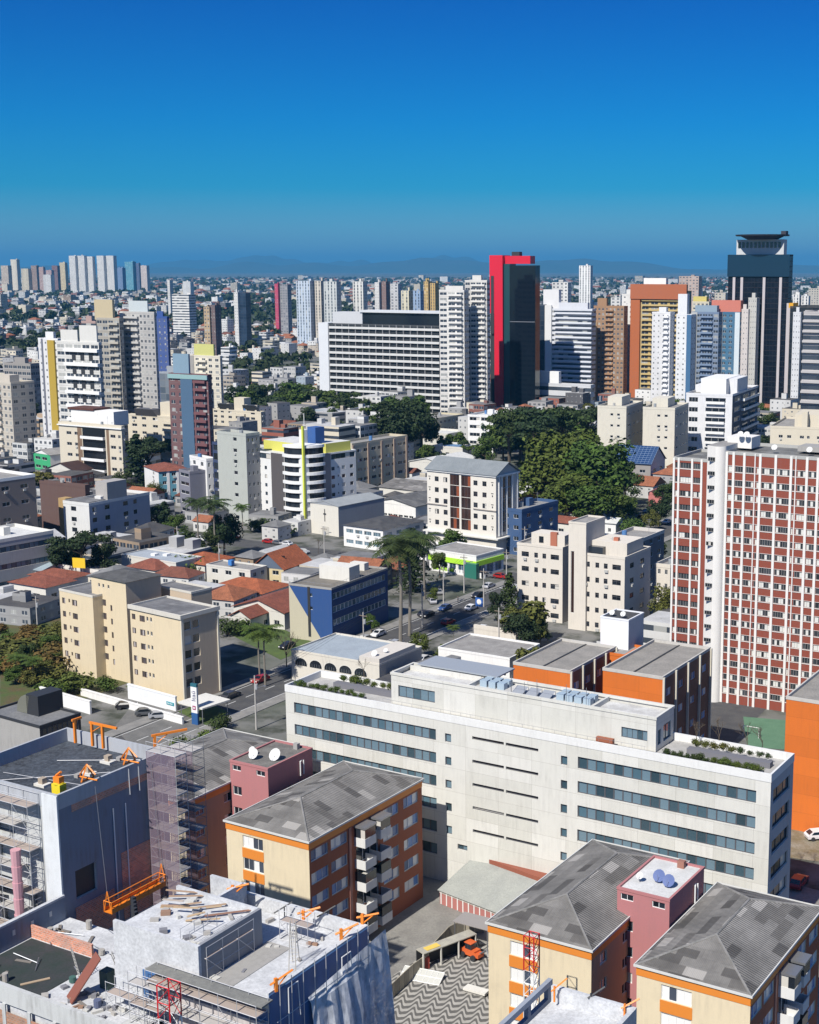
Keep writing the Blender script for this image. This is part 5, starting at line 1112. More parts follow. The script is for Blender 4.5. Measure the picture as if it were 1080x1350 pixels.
# solar roofed house, low buildings by the park
h = house('house with blue solar panels covering its big gable roof', (858, 612), 803, 884, 9, a=24, rise=6, wall=plaster((.3, .28, .26)), wallR=plaster((.5, .5, .52)), roofm=flat((.02, .05, .13), .15), d=18, cf=3, ridge='x', nf=2)
mb = MB(); D2 = h.d/2; sl = math.atan2(6, D2+.5)
for i in range(9):
    t0 = (i+.05)/9; y_ = -.5+(D2+.5)*t0; mb.bar((-.4, y_, h.h+.08+6*t0), (h.w+.4, y_, h.h+.08+6*t0), .05, n=4)
for i in range(13): x = -.4+(h.w+.8)*i/12; mb.bar((x, -.5, h.h+.08), (x, D2, h.h+6.08), .05, n=4)
mb.build('panel_grid', flat((.25, .35, .5)), h.root)
mid('house', 'pink walled annex right of the solar roofed house', 'house', (872, 650), 855, 890, 1, [(.2, .4)], [], z=5, a=24, wall=plaster((.5, .17, .16)), roofm=M['roofc'])
mid('house', 'long white garden wall house under the park trees', 'house', (812, 690), 770, 835, 1, cl(3, .3), [], z=4, a=24, wall=M['white'], roof='gable', roofm=M['roofw'], rise=1.2, d=8)
q = mid('office_building', 'small white office with blue grey roof and window bands beside the dark trees', 'office', (496, 541), 460, 520, 5, cl(2, .85), cl(4, .8), yb=570, a=24, wall=plaster((.62, .64, .66)), roofm=groundm('blue_roof', (.1, .2, .32), (.14, .25, .36), .3), st='three', wh=1.6)
mid('apartment_block', 'low cream school block left of the conical dark trees', 'school', (572, 552), 540, 612, 3, cl(3, .4), cl(7, .5), yb=582, a=32, wall=plaster((.56, .5, .35)), roofm=M['roofc'], st='two')
mid('office_building', 'small black and white office under the foot of the red tower', 'office', (650, 548), 617, 676, 5, cl(2, .9), cl(3, .8), yb=600, a=24, wall=M['white'], wallR=plaster((.2, .2, .22)), roofm=M['roofw'], st='three', wh=1.6)
mid('house', 'low white house with blue roof between the trees', 'house', (610, 590), 570, 620, 1, cl(3, .4), [], z=5, a=30, wall=hw, roofm=flat((.1, .2, .35)), d=14)
mid('house', 'long cream and white building among trees left of the gabled office', 'house', (590, 572), 548, 614, 1, cl(5, .4), [], z=6, a=30, wall=hw, roofm=M['roofw'], d=18)
# ============================================================ construction site
KO = P(488, 1217, 30); KO.z = 0; KA = math.radians(29.5); ku, kv = U2(29.5)
def kw(u, v, z=0.0): q = KO+ku*u+kv*v; return Vector((q.x, q.y, z))
rawc = plaster((.50, .51, .50), .7); memb = plaster((.15, .20, .28), .8, .5, dirt=(.25, .27, .3)); whitem = groundm('white_membrane', (.60, .61, .62), (.44, .45, .46), .45, (.26, .26, .27)); blueM = plaster((.06, .15, .34), .7, .5, dirt=(.2, .25, .3))
bkr = brickm((.75, .27, .15), (.5, .45, .4), 'bk2'); M['orn2'] = flat((.75, .22, .02), .5); M['scf'] = flat((.55, .55, .56), .45, .4)
netm, nt_, b_ = newmat('debris_net'); b_.inputs['Base Color'].default_value = (.55, .47, .47, 1); b_.inputs['Roughness'].default_value = .9
tcn = nd(nt_, 'ShaderNodeTexCoord').outputs['Object']
cr_ = ramp(nt_, noise(nt_, 1.3, 5, tcn), [(.35, .3), (.65, .75)]); nt_.links.new(cr_, b_.inputs['Alpha'])
net2, nt_, b_ = newmat('mauve_net'); b_.inputs['Base Color'].default_value = (.2, .15, .19, 1); b_.inputs['Roughness'].default_value = .9; b_.inputs['Alpha'].default_value = .55
T = B('construction_tower', 'unfinished building shell with black roof membrane, dark coated wall and white corner column', 'construction building', (75, 1050), -60, 219, z=37, a=29.5)
T.dep = .5; L = T.d
T.holes['R'] = [(1.6, 4.2, 26.2, 29.0)]; T.holes['F'] = [(T.w-4.3, T.w-2.7, 18.0+i*3.1-9, 20.2+i*3.1-9) for i in (1, 2, 5)]
for i in range(6): T.holes['F'].append((T.w-8.6, T.w-6.0, 33.2-i*3.1-1.2, 33.2-i*3.1+.5))
T.finish(rawc, 'flat', par=1.3, roofm=groundm('black_membrane', (.018, .022, .03), (.04, .05, .065), .35, (.12, .14, .17)), wallR=memb, capm=plaster((.4, .42, .45), .5))
T.part('hole_shade', M['dark'], [(T.w-.5, T.w-.3, 1.6, 4.2, 26.2, 29.0)])  # dark slab set in the wall hole, its colour stands in for the unlit interior
T.part('corner_column', plaster((.66, .68, .69), .35), [(T.w-1.9, T.w+.1, -.18, .0, 0, 37.0)])
T.part('exposed_brick', bkr, [(T.w, T.w+.04, 1.4, 6.3, 12, 25.4)]); T.part('exposed_brick', bkr, [(T.w, T.w+.04, 7.4, L-.8, 12, 28.6)]); T.part('exposed_brick', bkr, [(T.w, T.w+.05, 1.6, L-2, 34.9, 36.4)])
T.part('concrete_beam', rawc, [(T.w, T.w+.09, .2, L-.3, 22.6-2, 23.6-2)]); T.part('concrete_beam', rawc, [(T.w, T.w+.09, .2, L-.3, 15.4, 16.4)])
for v in (6.6, 8.2): T.part('conduit', M['trim'], [(T.w+.05, T.w+.13, v, v+.1, 18, 33.5)])
mb = MB()
for v in (8.9, 10.2): mb.bar((T.w+.05, v, 36.8), (T.w+.2, v-.1, 34.2), .06)
mb.build('strut', M['scf'], T.root)
for (u, v) in ((T.w-6, 3.6), (T.w-4.5, 8.0), (T.w-5.2, 11.3)): T.part('roof_vent', M['offw'], [(u-.7, u+.7, v-.5, v+.5, 35.7, 35.95)]); T.part('roof_vent', plaster((.4, .33, .25)), [(u-.3, u+.3, v-.3, v+.3, 35.95, 36.5)])
mb = MB()
for (a0, b0) in (((T.w-11, 2, 35.8), (T.w-1, 9, 36.3)), ((T.w-12, 4, 35.8), (T.w-.5, 4.2, 36.5)), ((T.w-10, 9, 35.8), (T.w-2, 12.5, 36.2))): mb.bar(a0, b0, .035)
mb.build('safety_line', M['scf'], T.root)
def tri(u, v, z, rz=0, label='', sc=1.0):
    e = empty('hoist_bracket', kw(u, v, z), rz-KA, label, 'hoist bracket', 'orange hoist brackets on the parapets'); mb = MB(); m = 0
    for p_, q_ in (((0, -.8, 0), (0, 0, 1.5)), ((0, .8, 0), (0, 0, 1.5)), ((0, -.8, 0), (0, .8, 0)), ((-1.2, 0, .1), (0, 0, 1.5)), ((0, 0, 1.5), (1.1, 0, .7)), ((-1.2, 0, .1), (1.3, 0, .15))): mb.bar([c_*sc for c_ in p_], [c_*sc for c_ in q_], .09)
    mb.build('frame', M['orn2'], e); mb = MB(); mb.box(-1.5*sc, -1.0*sc, -.3, .3, 0, .35); mb.build('counterweight', M['conc'], e)
    return e
ts = kw(0, 0); toff = (T.O-KO); tu0 = toff.x*ku.x+toff.y*ku.y; tv0 = toff.x*kv.x+toff.y*kv.y; TU = tu0+T.w
tri(TU-.6, tv0+4.3, 37.1, 0, 'orange tripod hoist bracket on the black roof edge, nearest the yellow winch')
tri(TU-.6, tv0+9.7, 37.1, 0, 'orange tripod hoist bracket near the far end of the black roof edge')
e = empty('winch', kw(TU-1.6, tv0+1.7, 35.7), -KA, 'yellow winch motor with orange top at the black roof corner', 'winch')
mb = MB(); mb.prism([(-.55, -.4), (.55, -.4), (.55, .4), (-.55, .4)], .5, 1.7); mb.cyl(0, 0, 1.7, 1.8, .5, 0, 12); mb.build('motor', flat((.75, .6, .03), .5), e)
mb = MB(); mb.box(-.4, .4, -.3, .3, 1.8, 2.4); mb.bar((-.3, 0, 2.4), (.4, 0, 2.9), .12); mb.build('drum', M['orn2'], e)
mb = MB(); mb.bar((-.9, -.9, 0), (.8, .6, .8), .08); mb.bar((.9, -1.1, 0), (-.8, .5, .8), .08); mb.build('stand', flat((.75, .35, .03)), e)
for i, (u, v, rz, lb, L_) in enumerate(((TU-9.5, tv0+L-.8, 0, 'long orange outrigger beam at the far left corner of the black roof', 3.6), (TU-1.0, tv0+L-.5, 1.1, 'orange outrigger beam at the far right corner of the black roof', 3.4), (TU-11.8, tv0+L-1, 1.5, 'upright orange post with short arm at the far parapet', .9))):
    e = empty('outrigger', kw(u, v, 37.0), rz-KA, lb, 'outrigger beam'); mb = MB(); mb.box(-.12, .12, -.12, .12, -.9, 1.7); mb.build('post', M['orn2'], e)
    if i == 0: mb = MB(); mb.box(1.4, 1.64, -.12, .12, -.9, 1.7); mb.build('post', M['orn2'], e)
    mb = MB(); mb.box(-.3, L_, -.1, .1, 1.5, 1.72); mb.bar((0, 0, .6), (L_*.4, 0, 1.5), .06); mb.build('beam', M['orn2'], e)
pl = empty('suspended_platform', kw(TU+1.9, tv0+7.2, 24.4), -KA, 'orange suspended work platform hanging on cables before the exposed brick wall', 'work platform')
mb = MB(); h_ = 3.6
mb.box(-.55, .55, -h_, h_, 0, .12)
mb.build('deck', M['orn2'], pl); mb = MB()
for x in (-.5, .5):
    for z in (.45, .8, 1.15): mb.bar((x, -h_, z), (x, h_, z), .05)
    for k_ in range(7): mb.bar((x, -h_+k_*h_/3, 0), (x, -h_+k_*h_/3, 1.15), .05); 
    for k_ in range(6): mb.bar((x, -h_+k_*h_/3, .1), (x, -h_+(k_+1)*h_/3, .8), .04)
    mb.box(x-.03, x+.03, -h_, h_, .12, .42)
for y in (-h_, h_):
    mb.bar((-.5, y, 1.15), (.5, y, 1.15), .05); mb.bar((-.5, y, 0), (0, y, 2.2), .06); mb.bar((.5, y, 0), (0, y, 2.2), .06)
mb.build('guard_rail', M['orn2'], pl); mb = MB()
for y in (-h_, h_): mb.bar((0, y, 2.2), (-.8, y, 12.6), .03)
mb.build('cable', M['steel'], pl)
def scaffold(label, u, v, z, nx, nz, dep=1.2, bay=1.9, lift=2.0, along='u', plank=True, net=False, mat='scf', diag=True):
    e = empty('scaffold', kw(u, v, z), -KA if along == 'u' else -KA+math.pi/2, label, 'scaffold')
    mb = MB(); r_ = .035
    for i in range(nx+1):
        for y in (0, dep): mb.bar((i*bay, y, 0), (i*bay, y, nz*lift+1.0), r_)
        for k_ in range(nz+1): mb.bar((i*bay, 0, k_*lift), (i*bay, dep, k_*lift), r_)
        for k_ in range(nz):
            if i in (0, nx) or (i % 3 == 1):
                for q in range(4): mb.bar((i*bay+.25*dep*0, dep*.2, k_*lift+q*.45+.2), (i*bay, dep*.8, k_*lift+q*.45+.2), .02, n=3)
    for k_ in range(nz+1):
        for y in (0, dep):
            mb.bar((0, y, k_*lift), (nx*bay, y, k_*lift), r_); mb.bar((0, y, k_*lift+.95), (nx*bay, y, k_*lift+.95), r_*.8)
    mb.build('frame', M[mat], e)
    if diag:
        mb = MB()
        for k_ in range(nz):
            for i in range(0, nx, 2):
                a_, b2 = (i*bay, (i+1)*bay) if k_ % 2 else ((i+1)*bay, i*bay); mb.bar((a_, -.03, k_*lift), (b2, -.03, (k_+1)*lift), .025, n=3)
        mb.build('brace', M[mat], e)
    if plank:
        for k_ in range(1, nz+1):
            x0, x1 = (0, nx*bay) if k_ % 2 or nx < 3 else (0, (nx-1)*bay)
            mb = MB(); mb.box(x0, x1, .05, dep-.05, k_*lift-.08, k_*lift-.02); mb.build('plank', flat((.36, .30, .26) if k_ % 2 else (.42, .4, .38), .9), e)
    if net:
        mb = MB(); mb.face([(0, -.08, 0), (nx*bay, -.08, 0), (nx*bay, -.08, nz*lift), (0, -.08, nz*lift)]); mb.build('debris_net', net if net is not True else netm, e)
    return e
scaffold('tall pale scaffold with pinkish netting against the white front of the black roofed shell', TU-12.6, tv0-1.5, 8, 5, 13, 1.3, 2.05, 2.15)
e = empty('rubble_chute', kw(TU-3.8, tv0-1.9, 0), -KA, 'pale pink rubble chute running down the tall scaffold', 'chute')
mb = MB()
for i in range(16): mb.cyl(0, 0, 6+i*1.6, 7.7+i*1.6, .42, 0, 10, .5)
mb.build('tube', flat((.55, .3, .33), .8), e)
scaffold('slender purple grey scaffold tower with ladders at the far corner of the black roofed shell', TU+.3, tv0+L-3.0, 10, 2, 14, 1.5, 1.9, 2.0, net=net2, mat='scf')
e = scaffold('dark planked scaffold behind the slender tower at the shell corner', TU-.4, tv0+L+.6, 12, 2, 12, 1.6, 1.7, 2.1, along='u', mat='steel', net=net2)
scaffold('dense pale netted scaffold at the far left edge of the black roofed shell', TU-22, tv0-2.2, 8, 4, 13, 1.3, 2.05, 2.15, net=True)
for (z_, u_) in ((31, 9.2), (24.6, 8.0), (18.4, 9.6), (12, 7.6)):
    mb = MB(); mb.face([(0, 0, 0), (3.6, 0, .2), (3.5, .1, 2.6), (.2, -.1, 2.4)]); o = mb.build('tarpaulin', plaster((.62, .6, .58), .5), None, kw(TU-u_-3, tv0-1.65, z_), -KA); tag(o, {31: 'pale tarpaulin tied high on the left scaffold', 24.6: 'pale tarpaulin tied second from the top of the left scaffold', 18.4: 'pale tarpaulin tied midway on the left scaffold', 12: 'pale tarpaulin tied low on the left scaffold'}[z_], 'tarpaulin')
# lower white roofed body
Lw = empty('construction_building', kw(0, 0, 0), -KA, 'unfinished lower building with white coated roof terraces and blue coated side wall', 'construction building')
def lp(name, mat, boxes):
    mb = MB()
    for b0 in boxes: mb.box(*b0)
    return mb.build(name, mat, Lw)
lp('body', blueM, [(-13.2, 0, -13.4, -.6, 0, 28.5)]); lp('white_roof', whitem, [(-13.0, -.3, -13.3, -.8, 28.5, 28.75)])
for bx_ in ((-.32, .06, -13.4, -.35, 28.4, 30), (-13.2, -.32, -.75, -.4, 28.4, 30), (-13.2, -12.9, -5.8, -.75, 28.4, 31)): lp('parapet', whitem, [bx_])
lp('blue_face', blueM, [(.06, .12, -13.4, -.35, 2, 29.8)])
lp('raised_wall', whitem, [(-16.4, -7.1, -13.3, -13.0, 24.9, 32)]); lp('raised_wall', plaster((.25, .26, .28), .4), [(-7.4, -7.1, -13.0, -5.6, 24.9, 32)])
lp('raised_wall', whitem, [(-16.4, -7.4, -5.9, -5.6, 24.9, 32)]); lp('raised_wall', whitem, [(-16.4, -16.1, -13.0, -5.9, 24.9, 31.2)]); lp('raised_roof', whitem, [(-16.1, -7.4, -13.0, -5.9, 31.2, 31.5)])
lp('core_wall', whitem, [(-15.6, -12.0, -2.5, -2.2, 25, 31.8)]); lp('core_wall', whitem, [(-12.3, -12.0, -5.6, -2.5, 28.7, 31.8)])
lp('pit_floor', M['conc'], [(-7.1, -4.6, -12.8, -5.0, 28.76, 28.8)])
lp('terrace_slab', whitem, [(TU+.3, -13.2, -17.2, -4.8, 0.0, 25.0)]); lp('terrace_slab', rawc, [(-13.2, -9.5, -17.2, -13.4, 0, 24.98)])
lp('pit_shade', groundm('green_black', (.02, .035, .03), (.04, .04, .045), .5), [(TU+.6, -22.3, -16.6, -9.5, 25.02, 25.06)])  # flat dark sheet on the slab, its tone imitates a shaded void
lp('parapet', rawc, [(TU+.3, -9.5, -17.6, -17.2, 24.3, 25.9)]); lp('parapet', memb, [(TU+.0, TU+.3, -17.2, -5.2, 20, 27.2)]); lp('parapet', whitem, [(TU-.05, TU+.35, -17.2, -5.2, 27.2, 27.4)])
for i in range(7): lp('concrete_frame', rawc, [(TU+.3+i*3.0, TU+.7+i*3.0, -17.72, -17.6, 6, 24.3)])
lp('brick_infill', brickm((.5, .22, .11), (.35, .3, .26)), [(TU+.7, -9.6, -17.66, -17.6, 6, 23.6)])
lp('window_box', plaster((.45, .48, .5), .4), [(TU-3.4, TU+.28, -18.6, -17.3, 15, 29.2)]); lp('opening_shade', M['dark'], [(TU-1.9, TU+.0, -18.66, -18.6, 24.6, 28.2)])  # thin dark panel on the box front, stands in for the shade of an opening
for i in range(5): lp('wall_patch', M['offw'], [(TU+.3, TU+.34, -15.5+i*2.1, -15.2+i*2.1, 26-.3*(i%2), 26.5)])
lp('brick_wall', bkr, [(TU+.35, -23.5, -9.3, -9.1, 25.0, 26.2)])
for i in range(5): lp('steel_column', M['dark'], [(-17.6-i*.55, -17.3-i*.55, -10+i*.5, -9.6+i*.5, 25, 31)])
lp('column_bundle', flat((.05, .09, .08)), [(-18.9, -18.0, -12.8, -11.9, 25.06, 26.6)])
lp('stucco_front', plaster((.5, .46, .44), .6), [(-11, 0, -13.8, -13.4, 0, 27.6)])
def thing1(name, label, cat, mb, mats, loc, rz=-KA, group=None): o = mb.build(name, mats, None, loc, rz); return tag(o, label, cat, group)
for i in range(34):
    mb = MB(); k_ = i % 3
    if k_ == 0: L_ = R.uniform(1, 3.2); mb.box(-L_/2, L_/2, -.14, .14, 0, .06)
    elif k_ == 1: mb.bar((-R.uniform(.8, 1.8), 0, .05), (R.uniform(.8, 1.8), 0, R.uniform(.05, .6)), .045)
    else: mb.cyl(0, 0, 0, R.uniform(.4, .9), R.uniform(.2, .35), 0, 10)
    a_, b0 = R.choice([(R.uniform(TU+1, -13.8), R.uniform(-16.6, -9.6)), (R.uniform(TU+1, -17.2), R.uniform(-9, -5.4))])
    lb_ = ['loose formwork board on the lower terrace', 'loose steel tube on the lower terrace', 'small drum standing on the lower terrace'][k_]
    thing1(['plank', 'steel_tube', 'drum'][k_], lb_, ['plank', 'tube', 'drum'][k_], mb, [flat(R.choice([(.32, .2, .12), (.4, .3, .2), (.2, .18, .16)])), M['steel'], flat(R.choice([(.05, .12, .1), (.1, .12, .2), (.35, .33, .3)]))][k_], kw(a_, b0, 25.08), R.uniform(0, 3), lb_+' set')
for i in range(9):
    mb = MB(); v_ = -12.6+i*1.45; mb.bar((.5, v_, 4), (.5, v_, 30.6), .04); mb.build('scaffold_pole', M['scf'], Lw)
for z_ in (12, 16, 20, 24, 27.5): mb = MB(); mb.bar((.5, -13, z_), (.5, -.8, z_), .035); mb.build('scaffold_rail', M['scf'], Lw)
# boards, ladders, debris
mb = MB(); mb.box(-.75, .75, -.05, .05, 0, 4.2); o = thing1('plywood_panel', 'reddish brown plywood shutter panel leaning on the dark painted patch of the terrace', 'panel', mb, flat((.22, .075, .05), .7), kw(-19.5, -15.6, 25.1)); o.rotation_euler = (math.radians(-38), 0, -KA-.5)
def ladder(label, loc, h_, tilt, rz, a_frame=False):
    e = empty('ladder', loc, rz, label, 'ladder')
    for s_ in ((1, -1) if a_frame else (1,)):
        mb = MB()
        for x in (-.28, .28): mb.bar((x, s_*tilt, 0), (x*.8, 0, h_), .04)
        for i in range(1, int(h_/.32)): t_ = i*.32/h_; mb.bar((-.28, s_*tilt*(1-t_), i*.32), (.28, s_*tilt*(1-t_), i*.32), .025)
        mb.build('ladder_side', flat((.42, .40, .36), .5), e)
    return e
ladder('tall aluminium stepladder standing open on the white roof', kw(-2.3, -7.4, 28.76), 4.1, .9, -KA+.5, True)
ladder('short ladder leaning by the dark terrace patch behind the brown panel', kw(-21.6, -13.2, 25.1), 3.0, .6, -KA-.4)
ladder('white ladder frame against the dark coated wall by the terrace', kw(-18.4, -11.8, 25.1), 2.8, .9, -KA-.9)
for i in range(12):
    mb = MB(); L_ = R.uniform(1.2, 3.0); mb.box(-L_/2, L_/2, -.12, .12, 0, .05)
    o = thing1('plank', 'loose timber plank dumped on the raised white roof', 'plank', mb, flat(R.choice([(.45, .33, .2), (.38, .26, .17), (.42, .36, .3)]), .9), kw(-15.2+R.random()*5.0, -9.5+R.random()*3.0, 31.55+.06*i), -KA+R.uniform(.2, 1.0), 'loose timber planks on the raised roof'); o.rotation_euler[1] = R.uniform(-.12, .12)
mb = MB(); mb.box(-2.2, 2.2, -.12, .12, 0, .06); o = thing1('plank', 'single long brown board across the raised roof corner', 'plank', mb, flat((.28, .15, .1)), kw(-9.2, -7.0, 31.7), -KA+.8)
mb = MB(); mb.box(-6.0, 6.0, -.65, .65, 0, .12); thing1('walkway', 'long dark grey plank walkway in front of the white roof', 'walkway', mb, groundm('walk_boards', (.16, .16, .15), (.22, .22, .2), 1.5), kw(-5.4, -14.2, 29.6))
scaffold('wide scaffold with plank decks and rusty boards at the front of the white roofed building', -11, -15.3, 11, 6, 9, 1.4, 1.9, 2.0)
scaffold('small scaffold beside the grey side of the raised block, with a white deck', -6.9, -12.6, 28.8, 3, 1, 1.3, 1.9, 1.9, along='v')
scaffold('short scaffold bay with pale sheet at the terrace edge', -12.6, -15.6, 25, 2, 2, 1.0, 1.6, 1.8)
scaffold('scaffold on the raised block roof edge', -8.8, -12.4, 31.5, 2, 0, 1.0, 1.6, 1.8, along='v')
for i in range(60):
    mb = MB(); a_ = R.uniform(.15, .5); b0 = R.uniform(.1, .3); mb.box(-a_, a_, -b0, b0, 0, R.uniform(.08, .35))
    u_, v_, z_ = R.choice([(R.uniform(-12, -1.5), R.uniform(-12, -2), 28.76), (R.uniform(-22, -14.5), R.uniform(-16.5, -13.8), 25.0), (R.uniform(-15.5, -8), R.uniform(-12.5, -6.5), 31.52)])
    thing1('rubble', {28.76: 'small lump of building rubble on the white roof', 25.0: 'small lump of building rubble on the lower terrace', 31.52: 'small lump of rubble on the raised roof'}[z_], 'rubble', mb, plaster(R.choice([(.4, .38, .35), (.3, .18, .12), (.55, .54, .5), (.2, .2, .22)]), .4), kw(u_, v_, z_), R.uniform(0, 3), {28.76: 'rubble on the white roof', 25.0: 'rubble on the lower terrace', 31.52: 'rubble on the raised roof'}[z_])
for k_, (v_, z0_, z1_) in enumerate(((-11.5, 12, 29.6), (-8.2, 14, 27.5), (-4.6, 18, 29), (-2.4, 10, 26))):
    mb = MB(); mb.bar((.35, v_, z0_), (.35, v_+.1, z1_), .05); mb.bar((.35, v_+.1, z1_), (.35, v_+1.3, z1_), .05); mb.bar((.35, v_+1.3, z1_), (.3, v_+1.6, z1_-3), .05); mb.build('pipe', M['trim'], Lw)
# draped netting at the right corner
mb = MB(); n_ = 26; prof = []
for i in range(n_+1):
    t_ = i/n_; v = -12+t_*14; bul = .8+2.2*math.sin(math.pi*min(1, t_*1.1))**2
    prof.append((v, bul))
rowsN = []
for k_ in range(17):
    z = 28.6-k_*1.7; rw = []
    for i, (v, bul) in enumerate(prof): s_ = (k_/16)**.6; rw.append((.15+bul*s_*(.5+.9*i/n_)+.28*math.sin(i*1.9+k_*.35)*s_, v+.6*s_, z-(1.5*(1-i/n_) if k_ == 0 else 0)))
    rowsN.append(rw)
for k_ in range(16):
    for i in range(n_//4, n_): mb.face([rowsN[k_+1][i], rowsN[k_+1][i+1], rowsN[k_][i+1], rowsN[k_][i]])
dn, ntd, bd = newmat('drape_net'); bd.inputs['Roughness'].default_value = .9
nn = noise(ntd, 1.2, 6, stretch=(1, 1, .5)); ntd.links.new(ramp(ntd, nn, [(.3, (.30, .33, .37)), (.6, (.72, .73, .74))]), bd.inputs['Base Color']); ntd.links.new(ramp(ntd, noise(ntd, 2.5, 4), [(.3, .8), (.6, 1.0)]), bd.inputs['Alpha'])
thing1('protective_net', 'billowing grey protective net draped down the corner of the blue coated wall', 'net', mb, dn, kw(0, 0, 0))
scaffold('low scaffold frame across the terrace in front of the raised white block', -15.6, -15.2, 25, 3, 1, 1.0, 1.6, 1.7, plank=True)
scaffold('scaffold frame standing in the white roof corner by the ladder', -6.4, -4.2, 28.8, 2, 1, 1.0, 1.5, 1.7)
# parapet brackets on the lower roofs
for (x, y, z, rz, lb) in ((400, 1212, 30, .5, 'orange bracket on the white roof far parapet, between the two other brackets'), (478, 1218, 30, .3, 'double orange bracket at the far right corner of the white roof'), (450, 1238, 30, .9, 'orange bracket leaning on the blue wall edge just below the corner'), (364, 1304, 30, 1.2, 'small orange bracket on the near end of the blue wall edge'), (307, 1180, 31, .4, 'orange bracket on the raised core beside the brown beam')):
    q = P(x, y, z)-KO; u, v = q.x*ku.x+q.y*ku.y, q.x*kv.x+q.y*kv.y
    e = empty('hoist_bracket', kw(u, v, z-.2), rz-KA, lb, 'hoist bracket', 'orange hoist brackets on the parapets')
    mb = MB(); mb.box(-.12, .12, -.12, .12, 0, 1.1); mb.build('post', M['orn2'], e); mb = MB(); mb.bar((-.5, 0, .7), (1.5, 0, 1.3), .11); mb.bar((0, 0, .2), (1.0, 0, 1.1), .07); mb.build('arm', M['orn2'], e)
for (x, y, lb) in ((285, 1178, 'dark metal prop on the raised core parapet'), (432, 1205, 'black steel prop sticking over the far white parapet'), (375, 1200, 'dark steel prop beside the orange bracket on the far parapet')):
    q = P(x, y, 30); e = empty('steel_prop', q-Vector((0, 0, .2)), -KA+.7, lb, 'steel prop', 'dark steel props on the white parapet'); mb = MB(); mb.bar((-.9, 0, 0), (.7, 0, .9), .07); mb.bar((0, 0, .5), (0, 0, -.7), .05); mb.build('bar', M['dark'], e)
def mast(label, base, z0, zr, z1, w_=.62):
    e = empty('crane_mast', Vector((base.x, base.y, 0)), -KA, label, 'crane mast')
    for nm, a_, b_2, m_ in (('white_section', z0, zr, M['trim']), ('red_section', zr, z1, flat((.55, .01, .02), .5))):
        mb = MB(); n_ = max(1, round((b_2-a_)/1.3)); st = (b_2-a_)/n_
        cs = [(-w_, -w_), (w_, -w_), (w_, w_), (-w_, w_)]
        for c_ in cs: mb.bar((*c_, a_), (*c_, b_2), .075)
        for k_ in range(n_+1):
            z = a_+k_*st
            for j in range(4):
                mb.bar((*cs[j], z), (*cs[(j+1) % 4], z), .045)
                if k_ < n_: mb.bar((*cs[j], z), (*cs[(j+1) % 4], z+st), .035)
        mb.build(nm, m_, e)
    return e
mast('lattice crane mast with red top standing in front of the white roofed shell', kw(-7.2, -16.6), 5, 27.6, 30.4)
mast('lattice crane mast with red top in front of the cream wall, lower right', P(701, 1232, 21.8), 0, 18.2, 21.8, .55)
# second white roofed body lower right
Rt = empty('construction_building', kw(0, 0, 0), -KA, 'unfinished white roofed body at the bottom edge between two cream blocks', 'construction building')
def rp(name, mat, b0): mb = MB(); mb.box(*b0); return mb.build(name, mat, Rt)
rp('body', plaster((.08, .11, .16), .3), (14.6, 22.6, -16, 5.2, 0, 24.2)); rp('white_roof', whitem, (14.9, 22.3, -15.8, 4.9, 24.2, 24.5))
rp('parapet', whitem, (14.9, 22.6, 4.9, 5.3, 24.2, 25.9)); rp('parapet', whitem, (22.3, 22.7, -16, 4.9, 24.2, 26)); rp('frame_wall', plaster((.14, .17, .23), .4), (14.5, 14.9, -16, 5.2, 24.1, 24.9)); rp('frame_beam', plaster((.3, .33, .38), .4), (14.5, 14.9, -16, 5.2, 25.9, 26.4))
for i in range(7): rp('frame_post', plaster((.14, .17, .23), .4), (14.5, 14.9, -16+i*3.4, -15.5+i*3.4, 24.9, 25.9))
rp('low_wing', whitem, (22.7, 28, -14, 2.5, 0, 22.5)); rp('cross_beam', flat((.2, .2, .22)), (9.5, 14.6, -.2, .2, 19.5, 19.9))
for (u, v, z, rz, c_, lb) in ((15.6, 4.2, 25.9, 1.0, 'orn2', 'brown hoist bracket at the left corner of the bottom right white roof'), (18.6, 5.0, 25.7, .8, 'dark', 'dark prop in the middle of the bottom right white parapet'), (21.8, 4.7, 25.8, .6, 'orn2', 'orange hoist bracket at the right corner of the bottom right white roof'), (24.2, 2.2, 22.6, 1.1, 'orn2', 'leaning orange bracket right of the bottom right white roof'), (27, 1.4, 22.6, 1.0, 'dark', 'dark prop right of the leaning orange bracket')):
    e = empty('hoist_bracket' if c_ == 'orn2' else 'steel_prop', kw(u, v, z), rz-KA, lb, 'bracket'); mb = MB(); mb.bar((0, 0, -.9), (0, 0, .5), .1); mb.bar((-.3, 0, .1), (1.2, 0, .9), .09); mb.build('arm', M[c_], e)

# courtyard things
bo = empty('security_booth', P(597, 1262, 0), -math.radians(62)+math.pi/2+.2, 'long narrow guard booth with open dark front and yellow cloth on its roof', 'booth')
mb = MB(); mb.box(-5.0, 3.2, -.8, .8, 2.3, 2.42); mb.build('booth_roof', groundm('booth_top', (.42, .4, .33), (.33, .31, .27), 1.2), bo)
mb = MB(); mb.box(-5.0, 3.2, .7, .8, 0, 2.3); mb.box(3.1, 3.2, -.8, .7, 0, 2.3); mb.build('booth_wall', M['dark'], bo)
for x in (-5, -2.3, .4, 3.1): mb = MB(); mb.box(x-.08, x+.08, -.8, -.65, 0, 2.3); mb.build('post', M['offw'], bo)
mb = MB(); mb.box(-4.6, -3.9, -.5, 0, 0, 1.6); mb.build('red_cabinet', flat((.4, .06, .04)), bo)
mb = MB(); mb.box(-4.2, -2.2, -.5, .4, 2.43, 2.5); mb.build('yellow_cloth', flat((.7, .5, .1)), bo)
fnc = empty('panel_fence', P(540, 1280, 0), 0, 'low fence of timber panels curving behind the guard booth', 'fence')
